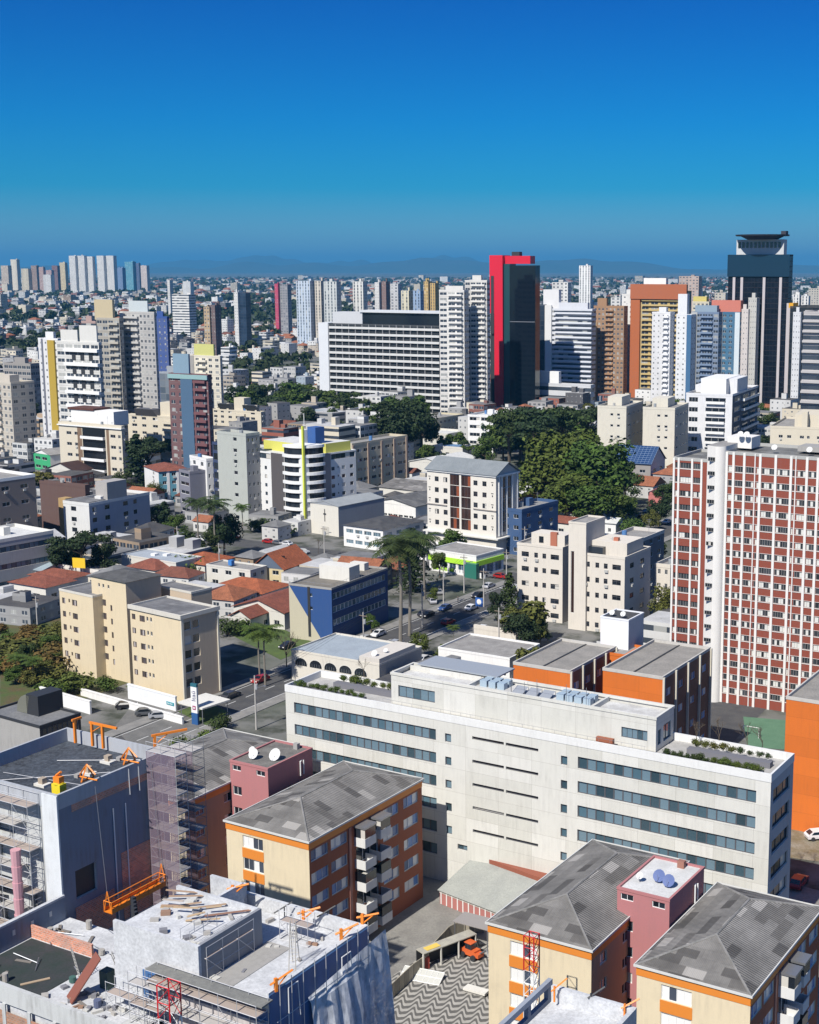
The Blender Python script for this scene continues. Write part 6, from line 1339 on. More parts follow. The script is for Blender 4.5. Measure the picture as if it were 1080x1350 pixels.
pts = [(508, 1325), (545, 1290), (566, 1275)]; pts2 = [(566, 1268), (592, 1240), (612, 1229), (640, 1230)]
for pl_ in (pts, pts2):
    for i in range(len(pl_)-1):
        a_, b0 = P(*pl_[i])-P(540, 1280, 0), P(*pl_[i+1])-P(540, 1280, 0); n_ = max(2, int((b0-a_).length/1.1)); d_ = (b0-a_)/n_; nn_ = Vector((-d_.y, d_.x, 0)).normalized()*.05
        for j in range(n_):
            p0, p1 = a_+d_*j, a_+d_*(j+.94); mb = MB(); mb.prism([tuple((p0-nn_)[:2]), tuple((p1-nn_)[:2]), tuple((p1+nn_)[:2]), tuple((p0+nn_)[:2])], 0, 1.9); mb.build('panel', flat((.38, .34, .26) if j % 2 else (.3, .27, .21), .85), fnc)
gp = empty('grid_panel', P(556, 1290, 0), -.35, 'white gridded formwork panel lying tilted on the wave patterned paving', 'formwork panel')
mb = MB()
for i in range(8): mb.bar((-2.6+i*.75, -.9, .05+.0*i), (-2.6+i*.75, .9, .75), .05)
for j in range(3): mb.bar((-2.6, -.9+j*.9, .05+j*.35), (2.65, -.9+j*.9, .05+j*.35), .05)
mb.build('frame', M['trim'], gp); mb = MB(); mb.face([(-2.6, -.9, .04), (2.65, -.9, .04), (2.65, .9, .72), (-2.6, .9, .72)]); mb.build('sheet', flat((.5, .5, .46)), gp)
ex = empty('excavator', P(622, 1262, 0), -.7, 'orange loader machine with raised grey arm parked under a small grey canopy', 'loader'); ox = M['orn2']
orr = flat((.62, .12, .03), .5)
mb = MB(); mb.box(-1.6, 1.2, -.8, .8, .6, 1.5); mb.face([(1.2, -.8, .6), (2.0, -.7, .7), (2.0, -.7, 1.2), (1.2, -.8, 1.5)]); mb.box(1.2, 2.0, -.7, .7, .6, 1.2); mb.build('chassis', orr, ex)
mb = MB(); mb.box(-.9, .4, -.6, .6, 1.5, 2.5, 0); mb.build('cab', M['glassd'], ex); mb = MB(); mb.box(-1.0, .5, -.7, .7, 2.5, 2.6); mb.build('cab_roof', orr, ex)
for x, y in ((-1.1, -.95), (-1.1, .95), (1.1, -.95), (1.1, .95)):
    mb = MB(); mb.bar((x, y-.16, .5), (x, y+.16, .5), .5, n=14); mb.build('wheel', M['dark'], ex)
mb = MB(); mb.bar((1.6, 0, 1.0), (3.2, 0, 2.3), .14); mb.bar((3.2, 0, 2.3), (4.2, 0, .7), .12); mb.box(3.9, 4.6, -.7, .7, .2, .8); mb.build('arm', M['steel'], ex)
ex.scale = (.78, .78, .78)
cp = empty('canopy', P(628, 1246, 0), -.5, 'small grey tin canopy above the orange loader', 'canopy'); mb = MB(); mb.box(-2.6, 2.6, -1.5, 1.5, 3.2, 3.32); mb.build('canopy_roof', flat((.28, .26, .25)), cp)
for x, y in ((-2.4, -1.3), (2.4, -1.3), (-2.4, 1.3), (2.4, 1.3)): mb = MB(); mb.bar((x, y, 0), (x, y, 3.2), .07); mb.build('post', M['steel'], cp)
bl = empty('concrete_bench', P(628, 1310, 0), -.5, 'pale concrete slab bench on the wave paving beside the cream block', 'bench'); mb = MB(); mb.box(-1.5, 1.5, -.6, .6, .35, .6); mb.build('slab', M['offw'], bl); mb = MB(); mb.box(-1.2, 1.2, -.4, .4, 0, .35); mb.build('foot', M['conc'], bl)
# ============================================================ trees
def leaf_cloud(mb, c, r, n, s, rnd, m=0, squash=1.0):
    for _ in range(n):
        th = rnd.random()*6.283; z = rnd.uniform(-1, 1); k = (1-z*z)**.5; rr = r*(rnd.random()**.45)
        d = Vector((k*math.cos(th), k*math.sin(th), z*squash)); p_ = Vector(c)+d*rr
        nrm = (d+Vector((rnd.uniform(-.9, .9), rnd.uniform(-.9, .9), rnd.uniform(-.3, 1.0)))).normalized()
        U = nrm.orthogonal().normalized(); V = nrm.cross(U); a = rnd.random()*6.28; ss = s*rnd.uniform(.6, 1.3)
        A = (U*math.cos(a)+V*math.sin(a))*ss; Bq = (V*math.cos(a)-U*math.sin(a))*ss*.6
        i = len(mb.v); mb.v += [tuple(p_-A), tuple(p_+Bq), tuple(p_+A), tuple(p_-Bq)]; mb.f.append((i, i+1, i+2, i+3)); mb.m.append(m); mb.uv += [(0, 0)]*4
LEAF = dict(mid=(.042, .080, .015), dark=(.018, .036, .014), bright=(.055, .088, .016), olive=(.07, .085, .02), red=(.095, .07, .02), deep=(.028, .05, .014))
CR = {}
def crown_mesh(kind, var, tone, dens=1.0):
    k = (kind, var, tone, dens)
    if k in CR: return CR[k]
    rnd = random.Random(hash((kind, var, tone)) % 9999 if False else sum(map(ord, kind+tone))*7+var); mb = MB(); tk = MB()
    # unit tree: height 1, crown radius set by kind
    if kind == 'round':
        tk.bar((0, 0, 0), (.01, .01, .45), .03, r2=.018, n=6)
        for i in range(17):
            a = rnd.random()*6.28; e_ = rnd.uniform(.0, 1); rr = rnd.uniform(.10, .38)*(1-.35*e_); z = .38+.50*e_
            c = (rr*math.cos(a), rr*math.sin(a), z); R_ = rnd.uniform(.11, .19)
            leaf_cloud(mb, c, R_, int(260*dens), .027 if dens >= 1 else .05, rnd); tk.bar((0, 0, .35), c, .012, r2=.004, n=3)
    elif kind == 'flat':   # umbrella crowned pine
        tk.bar((0, 0, 0), (.02, 0, .75), .022, r2=.014, n=6)
        for i in range(12):
            a = i*2.4; rr = .07+.27*((i % 4)/3); z = .72+.2*rnd.random(); c = (rr*math.cos(a), rr*math.sin(a), z)
            leaf_cloud(mb, c, .14, int(230*dens), .026 if dens >= 1 else .045, rnd, squash=.55); tk.bar((0.01, 0, .55), c, .01, r2=.004, n=3)
    elif kind == 'cone':
        tk.bar((0, 0, 0), (0, 0, .9), .02, r2=.006, n=6)
        for i in range(16):
            z = .1+.86*i/15; rr = .17*(1-(i/15))**.8+.02; a = i*2.4
            leaf_cloud(mb, (rr*.45*math.cos(a), rr*.45*math.sin(a), z), rr*.8+.02, int(95*dens), .024 if dens >= 1 else .04, rnd)
    elif kind == 'bush':
        for i in range(7):
            a = rnd.random()*6.28; rr = rnd.uniform(0, .45); c = (rr*math.cos(a), rr*math.sin(a), .35+.25*rnd.random()); leaf_cloud(mb, c, .32, int(110*dens), .06, rnd); tk.bar((0, 0, 0), c, .02, n=3)
    elif kind == 'palm':
        tk.bar((0, 0, 0), (.01, .01, .45), .016, r2=.013, n=8); tk.bar((.01, .01, .45), (0, 0, .86), .013, r2=.011, n=8)
        for i in range(20):
            a = i*2.39; up = .75-1.5*(i/19)+.15*rnd.random(); prev = Vector((0, 0, .86)); dirn = Vector((math.cos(a)*math.cos(up), math.sin(a)*math.cos(up), math.sin(up)+.15)).normalized()
            side = Vector((-math.sin(a), math.cos(a), 0))
            for s_ in range(9):
                nx = prev+dirn*.021; w_ = .045*math.sin(.5+s_/9*2.4)
                for sg in (1, -1):
                    for h2 in (0, .5):
                        q0 = prev+(nx-prev)*h2; i0 = len(mb.v); tip = q0+side*w_*sg+dirn*.018+Vector((0, 0, -w_*rnd.uniform(.35, .8)))
                        mb.v += [tuple(q0), tuple(q0+dirn*.009), tuple(tip+dirn*.006), tuple(tip)]; mb.f.append((i0, i0+1, i0+2, i0+3)); mb.m.append(0); mb.uv += [(0, 0)]*4
                prev = nx; dirn = (dirn+Vector((0, 0, -.13-.03*s_/3))).normalized()
    elif kind == 'bare':
        def br(p_, d, L_, r_, lv):
            q = p_+d*L_; tk.bar(tuple(p_), tuple(q), r_, r2=r_*.6, n=3)
            if lv == 0: return
            for _ in range(3): br(p_+d*L_*rnd.uniform(.6, 1), (d+Vector((rnd.uniform(-.8, .8), rnd.uniform(-.8, .8), rnd.uniform(-.1, .5)))).normalized(), L_*.68, r_*.6, lv-1)
        br(Vector((0, 0, 0)), Vector((0, 0, 1)), .34, .016, 4)
    CR[k] = (mb.mesh('crown', leafm(LEAF[tone])) if mb.f else None, tk.mesh('trunk', M['trunk'] if kind != 'palm' else flat((.2, .18, .15), .9))); return CR[k]
NT = 0
def tree(x, yb, hpx, kind, tone, label, wf=1.0, group=None, name=None, dens=1.0, world=None, hm=None, z0=0.0, cat='tree'):
    global NT; NT += 1
    if world is None:
        g = P(x, yb, z0); d = ray(x, yb-hpx); h_ = H+d[2]*g.y/d[1]-z0
    else: g = Vector((*world, 0)); h_ = hm
    e = empty(name or {'palm': 'palm_tree', 'bush': 'shrub', 'bare': 'bare_tree', 'cone': 'conifer', 'flat': 'pine_tree'}.get(kind, 'tree'), g, R.random()*6.28, label, cat if kind != 'bush' else 'shrub', group)
    cm, tm = crown_mesh(kind, NT % 4, tone, dens)
    if cm: link('crown', cm, e, sc=(h_*wf, h_*wf, h_))
    link('trunk', tm, e, sc=(h_*(wf if kind in ('bush', 'round', 'flat') else 1), h_*(wf if kind in ('bush', 'round', 'flat') else 1), h_)); return e
TR = [
 (728, 680, 108, 'round', 'bright', 'broad bright green park tree, left one of the big pair', 1.25), (790, 688, 112, 'round', 'mid', 'very broad leafy park tree, right one of the big pair', 1.3), (762, 665, 96, 'round', 'bright', 'leafy tree rising between the two big park trees', 1.2), (824, 668, 60, 'round', 'deep', 'smaller round tree at the right end of the park trees', 1.0),
 (746, 694, 70, 'round', 'bright', 'lower leafy tree in front of the big park pair, left', 1.5), (778, 700, 66, 'round', 'mid', 'lower leafy tree in front of the big park pair, middle', 1.5), (808, 698, 60, 'round', 'mid', 'lower leafy tree in front of the big park pair, right', 1.4), (712, 672, 60, 'round', 'mid', 'low tree at the left skirt of the big park trees', 1.4),
 (672, 622, 82, 'flat', 'deep', 'flat crowned dark pine nearest the black and white office', 1.2), (706, 622, 86, 'flat', 'dark', 'flat crowned dark pine in the middle of the pine row', 1.3), (742, 618, 84, 'flat', 'deep', 'flat crowned dark pine right of the middle one', 1.2), (775, 612, 80, 'flat', 'dark', 'flat crowned dark pine beside the stepped cream blocks', 1.2), (690, 600, 66, 'round', 'dark', 'round dark tree behind the pine row, left', 1.2), (756, 600, 64, 'round', 'dark', 'round dark tree behind the pine row, right', 1.2), (640, 618, 46, 'round', 'mid', 'green tree below the small black and white office', 1.1),
 (508, 600, 72, 'cone', 'dark', 'dark tapering conifer left in the clump by the small white office', 1.9), (535, 605, 78, 'round', 'dark', 'dark dense tree in the middle of the clump by the small white office', 1.1), (556, 600, 62, 'round', 'dark', 'dark dense tree right in the clump by the cream school', 1.0), (520, 585, 60, 'flat', 'deep', 'spreading dark tree above the conifer clump', 1.4),
 (110, 768, 68, 'flat', 'dark', 'broad dark cedar in front of the blue grey block', 1.4), (85, 765, 56, 'round', 'dark', 'dark bushy tree left of the broad cedar', 1.2), (140, 765, 52, 'round', 'dark', 'dark bushy tree right of the broad cedar', 1.1),
 (262, 722, 72, 'palm', 'deep', 'palm left of the tall palm by the grey slab', 1.5), (285, 738, 88, 'palm', 'deep', 'tallest palm by the grey green slab', 1.5), (296, 735, 62, 'round', 'dark', 'dark round tree under the tallest palm by the grey slab', .9), (320, 706, 45, 'palm', 'mid', 'small palm before the bowed corner building', 1.6), (275, 740, 40, 'round', 'deep', 'low green tree at the foot of the palms', 1.1),
 (528, 852, 158, 'palm', 'deep', 'very tall palm with slender trunk beside the navy office, left one', 1.5), (540, 838, 146, 'palm', 'deep', 'very tall palm with slender trunk beside the navy office, right one', 1.6), (560, 790, 96, 'palm', 'deep', 'tall palm near the crosswalk', 1.4), (545, 780, 84, 'cone', 'dark', 'dark ivy clad tree behind the tall palms', 1.6),
 (350, 905, 88, 'palm', 'mid', 'twin trunk palm at the street corner, nearer one', 1.8), (343, 898, 80, 'palm', 'mid', 'twin trunk palm at the street corner, further one', 1.7), (378, 880, 62, 'bare', 'mid', 'leafless tree before the sand coloured triangle wall', 1.4), 
 (686, 860, 52, 'round', 'dark', 'dark round topped tree behind the white clinic', 1.2), (712, 852, 30, 'round', 'dark', 'small tree right of the dark round topped one', 1.1), (672, 820, 66, 'cone', 'deep', 'tall green conifer against the cream white block', 1.3), (657, 822, 44, 'round', 'dark', 'dark shrub like tree left of the tall conifer', .8),
 (818, 700, 42, 'cone', 'deep', 'upright cypress near the long white garden wall', 1.4), (832, 706, 30, 'bush', 'mid', 'low green bush beside the upright cypress', 1), (868, 694, 40, 'round', 'dark', 'dark rounded tree beside the pink annex', 1.1), (878, 672, 38, 'round', 'deep', 'green tree touching the red panelled tower', 1.1), (858, 700, 28, 'round', 'olive', 'olive toned tree at the parking left of the red tower', 1.2),
 (580, 762, 34, 'round', 'mid', 'small rounded street tree before the lime green shop', 1.0), (572, 795, 20, 'round', 'bright', 'bright little tree in the pavement near the crosswalk', 1.0), (552, 868, 34, 'round', 'bright', 'bright round topiary tree by the arched hall', 1.1), (583, 875, 26, 'cone', 'bright', 'bright green cone bush beside the white clinic', 2.4), (598, 850, 28, 'palm', 'mid', 'young palm at the pavement by the clinic', 2.0), (490, 835, 26, 'round', 'mid', 'small green tree at the foot of the navy office', 1.0),
 (182, 650, 78, 'cone', 'dark', 'dark cypress left of the pair before the cream mansard building', 1.6), (198, 648, 70, 'flat', 'dark', 'dark pine right of the cypress before the cream mansard building', 1.2), (160, 660, 40, 'round', 'deep', 'green tree below the cream balcony building', 1.1), (205, 665, 30, 'round', 'olive', 'yellow green small tree near the light blue block', 1.1), (208, 700, 34, 'round', 'dark', 'dark tree left of the palms by the parking', 1.2), (232, 712, 36, 'round', 'mid', 'green garden tree left of the palm group', 1.1), (245, 722, 30, 'bush', 'deep', 'dark hedge bush under the palms', 1.3),
 (30, 575, 50, 'round', 'dark', 'dark tree behind the green gabled house', 1.3), (55, 665, 28, 'round', 'deep', 'green tree between brown block and green gabled house', 1.2), (12, 560, 34, 'round', 'deep', 'tree beside the shaded cream slab at the left edge', 1.3),
 (45, 905, 42, 'palm', 'mid', 'short palm in the garden left of the yellow house, nearest', 2.2), (22, 898, 38, 'palm', 'mid', 'short palm at the left edge of the garden', 2.2), (60, 890, 34, 'bush', 'red', 'reddish shrub in the garden left of the yellow house', 1.6), (25, 870, 28, 'bush', 'olive', 'olive hedge mass at the left edge', 2.4), (75, 868, 30, 'bush', 'red', 'rust coloured shrub against the yellow house', 1.5), (90, 914, 32, 'bush', 'bright', 'bright green shrub mound beside the car park', 1.6), (70, 918, 26, 'bush', 'bright', 'bright green shrub left of the shrub mound', 1.6), (140, 912, 26, 'bush', 'mid', 'leafy shrub at the foot of the stair core', 1.1), (40, 880, 34, 'round', 'deep', 'dark leafy tree behind the garden palms', 1.2),
 (318, 838, 24, 'bush', 'mid', 'round bush in the garden before the gabled house', 1.2), (300, 838, 28, 'bush', 'deep', 'dark bush at the left of the gabled house garden', 1.2), (255, 760, 34, 'bush', 'bright', 'yellow green bushes beside the orange hip roof', 1.3), (215, 762, 26, 'bare', 'mid', 'leafless tree by the dark red hip roof', 1.5), (268, 985, 26, 'bush', 'bright', 'bright hedge at the street below the totem', 1.2), (236, 992, 22, 'bush', 'bright', 'bright low hedge beside the shell scaffold', 1.3), (290, 962, 24, 'bush', 'deep', 'dark shrub between totem and street', 1.2),
 (420, 730, 26, 'bare', 'mid', 'small leafless tree before the chapel', 1.6), (345, 700, 22, 'bush', 'deep', 'dark hedge below the bowed corner building', 1.8), (372, 706, 20, 'bush', 'mid', 'green hedge left of the chapel', 1.8), (722, 655, 40, 'bare', 'mid', 'leafless tree left of the big park trees', 1.3), (880, 830, 60, 'round', 'olive', 'yellow green tree behind the dark sided block', .9), (868, 850, 50, 'bare', 'mid', 'leafless tree between the dark sided block and the red tower', 1.3),
 (1008, 585, 42, 'round', 'deep', 'tree right of the black balcony building', 1.2), (1000, 555, 26, 'round', 'mid', 'green tree under the black tower', 1.6), (870, 615, 30, 'round', 'dark', 'dark tree behind the solar roofed house', 1.2),
]
for x, y, hp, kd, tn, lb, wf in TR: tree(x, y, hp, kd, tn, lb, wf)
for i in range(46):
    x, y = R.uniform(-5, 92), R.uniform(835, 905)
    if x > 75 and y > 880: continue
    tn = R.choice(['red', 'olive', 'mid', 'deep', 'olive']); tree(x, y, R.uniform(14, 26), R.choice(['bush', 'bush', 'round']), tn, f"{ {'red': 'rusty', 'olive': 'olive', 'mid': 'green', 'deep': 'dark green'}[tn]} bush in the thicket left of the pale yellow house", R.uniform(1.4, 2.2), group=f'{tn} bushes in the thicket', name='shrub')
# park belt behind the bowed building and beyond
k_ = 0
for (xa, xb, ya, yb_, n, hp) in ((300, 460, 540, 572, 26, 36), (300, 420, 505, 540, 22, 22), (640, 800, 598, 615, 12, 50), (480, 560, 560, 598, 10, 40), (160, 300, 600, 640, 6, 26), (560, 640, 590, 625, 9, 22)):
    for i in range(n):
        x = xa+(xb-xa)*(i+.5)/n+R.uniform(-6, 6); y = R.uniform(ya, yb_)
        nm = {300: 'park belt behind the yellow topped building', 640: 'dark grove in front of the red tower', 480: 'grove by the small white office', 160: 'gardens before the mansard buildings', 560: 'gardens behind the gabled office'}[xa]
        kd = R.choice(['round', 'round', 'flat']); tn = R.choice(['deep', 'mid', 'dark'])
        tree(x, y, hp*R.uniform(.8, 1.15), kd, tn, f"{ {'deep': 'green', 'mid': 'light green', 'dark': 'dark'}[tn]} {'flat topped' if kd == 'flat' else 'round'} tree in the {nm}", 1.2, group='trees in the '+nm, dens=.45)
# terrace shrubs and bare trees on the white office
for (x, y, hp, kd, tn, lb) in ((480, 893, 34, 'bare', 'mid', 'bare shrub tree on the left roof terrace'), (468, 905, 18, 'bush', 'bright', 'green shrub on the left roof terrace'), (918, 985, 46, 'bare', 'mid', 'bare slender tree on the right roof terrace, leftmost'), (948, 985, 50, 'bare', 'mid', 'bare slender tree on the right roof terrace, middle'), (985, 990, 52, 'bare', 'mid', 'bare slender tree on the right roof terrace, right of the middle'), (1005, 992, 48, 'bare', 'mid', 'bare slender tree at the right end of the right terrace')):
    tree(x, y, hp, kd, tn, lb, .8, z0=23.7)
def rowbush(B_, x0, x1, y, n, tn, lb):
    for i in range(n):
        e = empty('shrub', B_.root.matrix_world @ Vector((0, 0, 0)), 0, lb, 'shrub', lb+' row'); u = x0+(x1-x0)*(i+.5)/n; q = B_.O+ku*u+kv*y
        e.location = (q.x, q.y, 24.2); e.rotation_euler = (0, 0, R.random()*6); cm, tm = crown_mesh('bush', i % 4, tn); s_ = R.uniform(.8, 1.4)
        link('crown', cm, e, sc=(s_*1.1, s_*1.1, s_)); link('trunk', tm, e, sc=s_)
rowbush(W1, 60.2, 66.5, 1.0, 7, 'deep', 'dark green low shrub in the front planter of the right terrace'); rowbush(W1, 66.5, 73.2, 1.0, 8, 'bright', 'bright leafy shrub at the right of the front planter')
rowbush(W1, 62.2, 68, 6.0, 5, 'olive', 'olive shrub in the rear planter of the right terrace'); rowbush(W1, 68, 73, 6.0, 4, 'deep', 'dark shrub at the end of the rear planter'); rowbush(W1, 1, 13.4, 1.3, 11, 'mid', 'green shrub in the front planter of the left terrace'); rowbush(W1, 5, 15, 6.6, 7, 'bright', 'light green shrub in the rear planter of the left terrace')
# ============================================================ cars
def car_meshes():
    out = {}
    prof = [(-2.1, .35), (-2.15, .75), (-1.95, .95), (-1.25, 1.42), (.35, 1.45), (1.1, 1.0), (1.95, .85), (2.1, .6), (2.1, .35)]
    mb = MB(); W = .85
    for i in range(len(prof)-1):
        (xa, za), (xb, zb) = prof[i], prof[i+1]; ya = W-.12 if za > 1.2 else W; yb2 = W-.12 if zb > 1.2 else W
        mb.face([(xa, -ya, za), (xb, -yb2, zb), (xb, yb2, zb), (xa, ya, za)][::-1])
    for s_ in (1, -1):
        f = [(x, s_*(W-.12 if z > 1.2 else W), z) for x, z in prof]; mb.face(f if s_ > 0 else f[::-1])
    mb.face([(-2.1, -W, .35), (-2.1, W, .35), (2.1, W, .35), (2.1, -W, .35)])
    g = MB()
    for s_ in (1, -1):
        f = [(-1.55, s_*(W+.005), 1.0), (-1.15, s_*(W-.085), 1.36), (.3, s_*(W-.085), 1.38), (.85, s_*(W+.005), 1.0)]; g.face(f if s_ < 0 else f[::-1])
    g.face([(1.08, -.68, 1.03), (1.08, .68, 1.03), (.4, .62, 1.43), (.4, -.62, 1.43)]); g.face([(-1.9, .68, 1.0), (-1.9, -.68, 1.0), (-1.3, -.62, 1.41), (-1.3, .62, 1.41)])
    w_ = MB(); w_.bar((0, -.1, 0), (0, .1, 0), .33, n=14)
    l_ = MB(); l_.box(2.02, 2.13, -.2, .2, -.08, .08)
    return mb, g.mesh('windows', M['glassd']), w_.mesh('wheel', M['dark']), l_.mesh('headlight', M['trim'])
cb, cg, cwm, cl_ = car_meshes(); CB = {}
def car(x, y, rz, col, label, world=None):
    if col not in CB: CB[col] = cb.mesh('body', flat(col, .28, .1, 'car_paint', .03))
    g = P(x, y, 0) if world is None else Vector((*world, 0)); g.z = .05
    e = empty('parked_car', g, rz, label, 'car'); link('body', CB[col], e); link('windows', cg, e)
    for a, b0 in ((-1.3, -.8), (-1.3, .8), (1.3, -.8), (1.3, .8)): link('wheel', cwm, e, (a, b0, .33))
    for b0 in (-.6, .6): link('headlight', cl_, e, (0, b0, .7))
MR = math.pi/2-math.radians(29.5)
for x, y, rz, c_, lb in ((167, 934, 0.25, (.02, .02, .022), 'black car in the car park, left of the three'), (193, 943, 0.25, (.09, .095, .1), 'dark grey car in the car park, middle of the three'), (211, 947, .25, (.35, .36, .38), 'silver car in the car park, right of the three'),
    (622, 804, MR, (.75, .75, .75), 'white car driving down the main street'), (1080, 1106, .2, (.75, .72, .72), 'white car on the dry yard at the right edge'), (1053, 1168, MR, (.3, .03, .04), 'dark red car in the shade right of the white office'),
    (588, 862, MR, (.3, .3, .32), 'grey car parked on the street before the arched hall'), (560, 872, MR, (.6, .6, .6), 'silver car parked behind the grey one'), (560, 812, MR, (.03, .03, .04), 'black car in the yard under the palms'), (570, 795, 1.8, (.45, .45, .47), 'silver car in the yard beside the palms, nearer'), (578, 783, 1.8, (.3, .3, .3), 'grey car in the yard beside the palms, further'),
    (222, 702, .3, (.3, .02, .02), 'small red car near the palms'), (240, 708, .3, (.7, .7, .7), 'white car right of the small red one'), (205, 698, .3, (.1, .1, .12), 'dark car left of the small red one'), (645, 775, MR, (.5, .5, .52), 'silver car waiting at the crossing'), (838, 690, .2, (.05, .08, .2), 'blue car parked left of the red tower'), (848, 684, .2, (.02, .02, .02), 'black car parked left of the red tower'), (872, 680, .2, (.6, .6, .6), 'white car parked at the red tower'), (855, 676, .2, (.35, .35, .37), 'grey car parked under the pink annex'), (866, 830, .4, (.4, .42, .45), 'grey car in the shade by the red tower'),
    (90, 985, .2, (.04, .04, .05), 'dark car hidden beside the black glass building'), (305, 920, MR, (.05, .05, .06), 'black car parked on the shaded side street'), (625, 850, MR, (.25, .03, .03), 'dark red car parked beyond the white clinic')): car(x, y, rz, c_, lb)
# ============================================================ poles, lamps, wires
def upole(x, y, h_, label, lamp=True, w=None, rz=None):
    g = P(x, y, 0) if w is None else w; e = empty('utility_pole', g, -math.radians(29.5) if rz is None else rz, label, 'utility pole', 'concrete utility poles along the streets')
    mb = MB(); mb.bar((0, 0, 0), (0, 0, h_), .19, r2=.12, n=8); mb.build('pole', flat((.42, .4, .37), .9), e)
    mb = MB(); mb.box(-1.1, 1.1, -.07, .07, h_-.9, h_-.75); mb.build('crossarm', flat((.2, .16, .12)), e)
    mb = MB(); mb.cyl(.35, 0, h_-2.6, h_-1.6, .28, 0, 10); mb.build('transformer', flat((.35, .36, .37)), e)
    if lamp: mb = MB(); mb.bar((0, 0, h_-2.5), (2.2, 0, h_-1.7), .06); mb.box(2.0, 2.7, -.15, .15, h_-1.75, h_-1.6); mb.build('lamp_arm', M['steel'], e)
    return Vector((g.x, g.y, h_-.8))
k0_ = RC-mu*6.4; nodes = []
pts_ = [(338, 962), (480, 868), (557, 828), (585, 800), (612, 782)]
lbs = ['utility pole at the street corner near the totem', 'utility pole beside the navy office', 'utility pole in front of the tall palms', 'utility pole by the yard of parked cars', 'utility pole at the crosswalk']
for (x, y), lb in zip(pts_, lbs): nodes.append(upole(x, y, 10.5, lb))
n2 = [upole(x, y, 10, lb) for (x, y), lb in (((658, 858), 'utility pole right of the white clinic entrance'), ((638, 800), 'utility pole with a blue sign by the main street'), ((668, 772), 'utility pole at the far side of the crossing'), ((692, 738), 'utility pole left of the cream white block'))]
n3 = [upole(x, y, 9.5, lb) for (x, y), lb in (((290, 760), 'utility pole beside the flat roofed white house'), ((235, 735), 'utility pole by the palms'), ((428, 735), 'utility pole in front of the chapel'))]
n4 = [upole(x, y, 9, lb, False) for (x, y), lb in (((50, 835), 'pale pole in the garden near the left edge'), ((282, 880), 'pole behind the pale yellow house'), ((430, 845), 'utility pole before the sand coloured triangle'))]
for grp, lb in ((nodes, 'overhead wires along the main street, near side'), (n2, 'overhead wires along the main street, far side')):
    mb = MB()
    for i in range(len(grp)-1):
        for o_ in (-.9, 0, .9):
            a_, b0 = grp[i]+mu*o_, grp[i+1]+mu*o_; pv_ = a_
            for s_ in range(1, 9):
                t_ = s_/8; q = a_.lerp(b0, t_)-Vector((0, 0, 1.2*4*t_*(1-t_)*.5)); mb.bar(pv_, q, .025, n=3); pv_ = q
    tag(mb.build('overhead_wires', M['dark']), lb, 'wires')
sg = empty('street_sign', P(632, 812, 0), -math.radians(35), 'blue square street sign on a post before the cream terrace wall', 'sign'); mb = MB(); mb.bar((0, 0, 0), (0, 0, 2.4), .06); mb.build('post', M['steel'], sg); mb = MB(); mb.box(-1.1, 1.1, -.06, .06, 2.4, 4.6); mb.build('panel', flat((.03, .12, .4)), sg); mb = MB(); mb.cyl(0, 0, 0, .02, .7, 0, 18); o = mb.build('emblem', M['trim'], sg, (0, -.07, 3.6)); o.rotation_euler = (math.pi/2, 0, 0)
# goal and court lines behind the white office
gl = empty('football_goal', P(990, 972, 0), -math.radians(29.5), 'white football goal on the green court behind the white office', 'goal'); mb = MB()
for a_, b0 in (((-1.5, 0, 0), (-1.5, 0, 2)), ((1.5, 0, 0), (1.5, 0, 2)), ((-1.5, 0, 2), (1.5, 0, 2)), ((-1.5, 0, 2), (-1.5, 1, 0)), ((1.5, 0, 2), (1.5, 1, 0))): mb.bar(a_, b0, .06)
mb.build('frame', M['trim'], gl)
# people at the crossing
def person(x, y, rz, top, legs, label, stride=.25):
    g = P(x, y, 0); g.z = .03
    vs = [(0, 0, .95), (0, 0, 1.15), (0, 0, 1.38), (0, 0, 1.52), (0, .02, 1.68), (.2, 0, 1.40), (.27, .05, 1.12), (.26, .2, .92), (-.2, 0, 1.40), (-.27, -.05, 1.12), (-.26, .12, .90), (.1, 0, .88), (.11, stride*.5, .5), (.11, stride*.9, .07), (.11, stride*.9+.16, .04), (-.1, 0, .88), (-.11, -stride*.3, .5), (-.11, -stride, .08), (-.11, -stride+.16, .04)]
    es = [(0, 1), (1, 2), (2, 3), (3, 4), (2, 5), (5, 6), (6, 7), (2, 8), (8, 9), (9, 10), (0, 11), (11, 12), (12, 13), (13, 14), (0, 15), (15, 16), (16, 17), (17, 18)]
    rs = [.14, .13, .17, .06, .11, .07, .05, .04, .07, .05, .04, .10, .07, .05, .045, .10, .07, .05, .045]
    me = bpy.data.meshes.new('body'); me.from_pydata(vs, es, []); o = bpy.data.objects.new('person', me); S.collection.objects.link(o); o.location = g; o.rotation_euler = (0, 0, rz)
    md = o.modifiers.new('skin', 'SKIN'); o.modifiers.new('sub', 'SUBSURF').levels = 1
    for i, r_ in enumerate(rs): me.skin_vertices[0].data[i].radius = (r_, r_*.85)
    me.skin_vertices[0].data[0].use_root = True
    bpy.context.view_layer.update(); m2 = bpy.data.meshes.new_from_object(o.evaluated_get(bpy.context.evaluated_depsgraph_get())); o.modifiers.clear(); o.data = m2
    m2.materials.clear()
    for m_ in (flat(top), flat(legs), flat((.45, .28, .2)), flat((.04, .025, .02))): m2.materials.append(m_)
    for p_ in m2.polygons:
        z = p_.center.z; p_.material_index = 3 if (z > 1.68) else 2 if z > 1.47 or (abs(p_.center.x) > .2 and z < 1.0) else 1 if z < .93 else 0
        p_.use_smooth = True
    tag(o, label, 'person'); return o
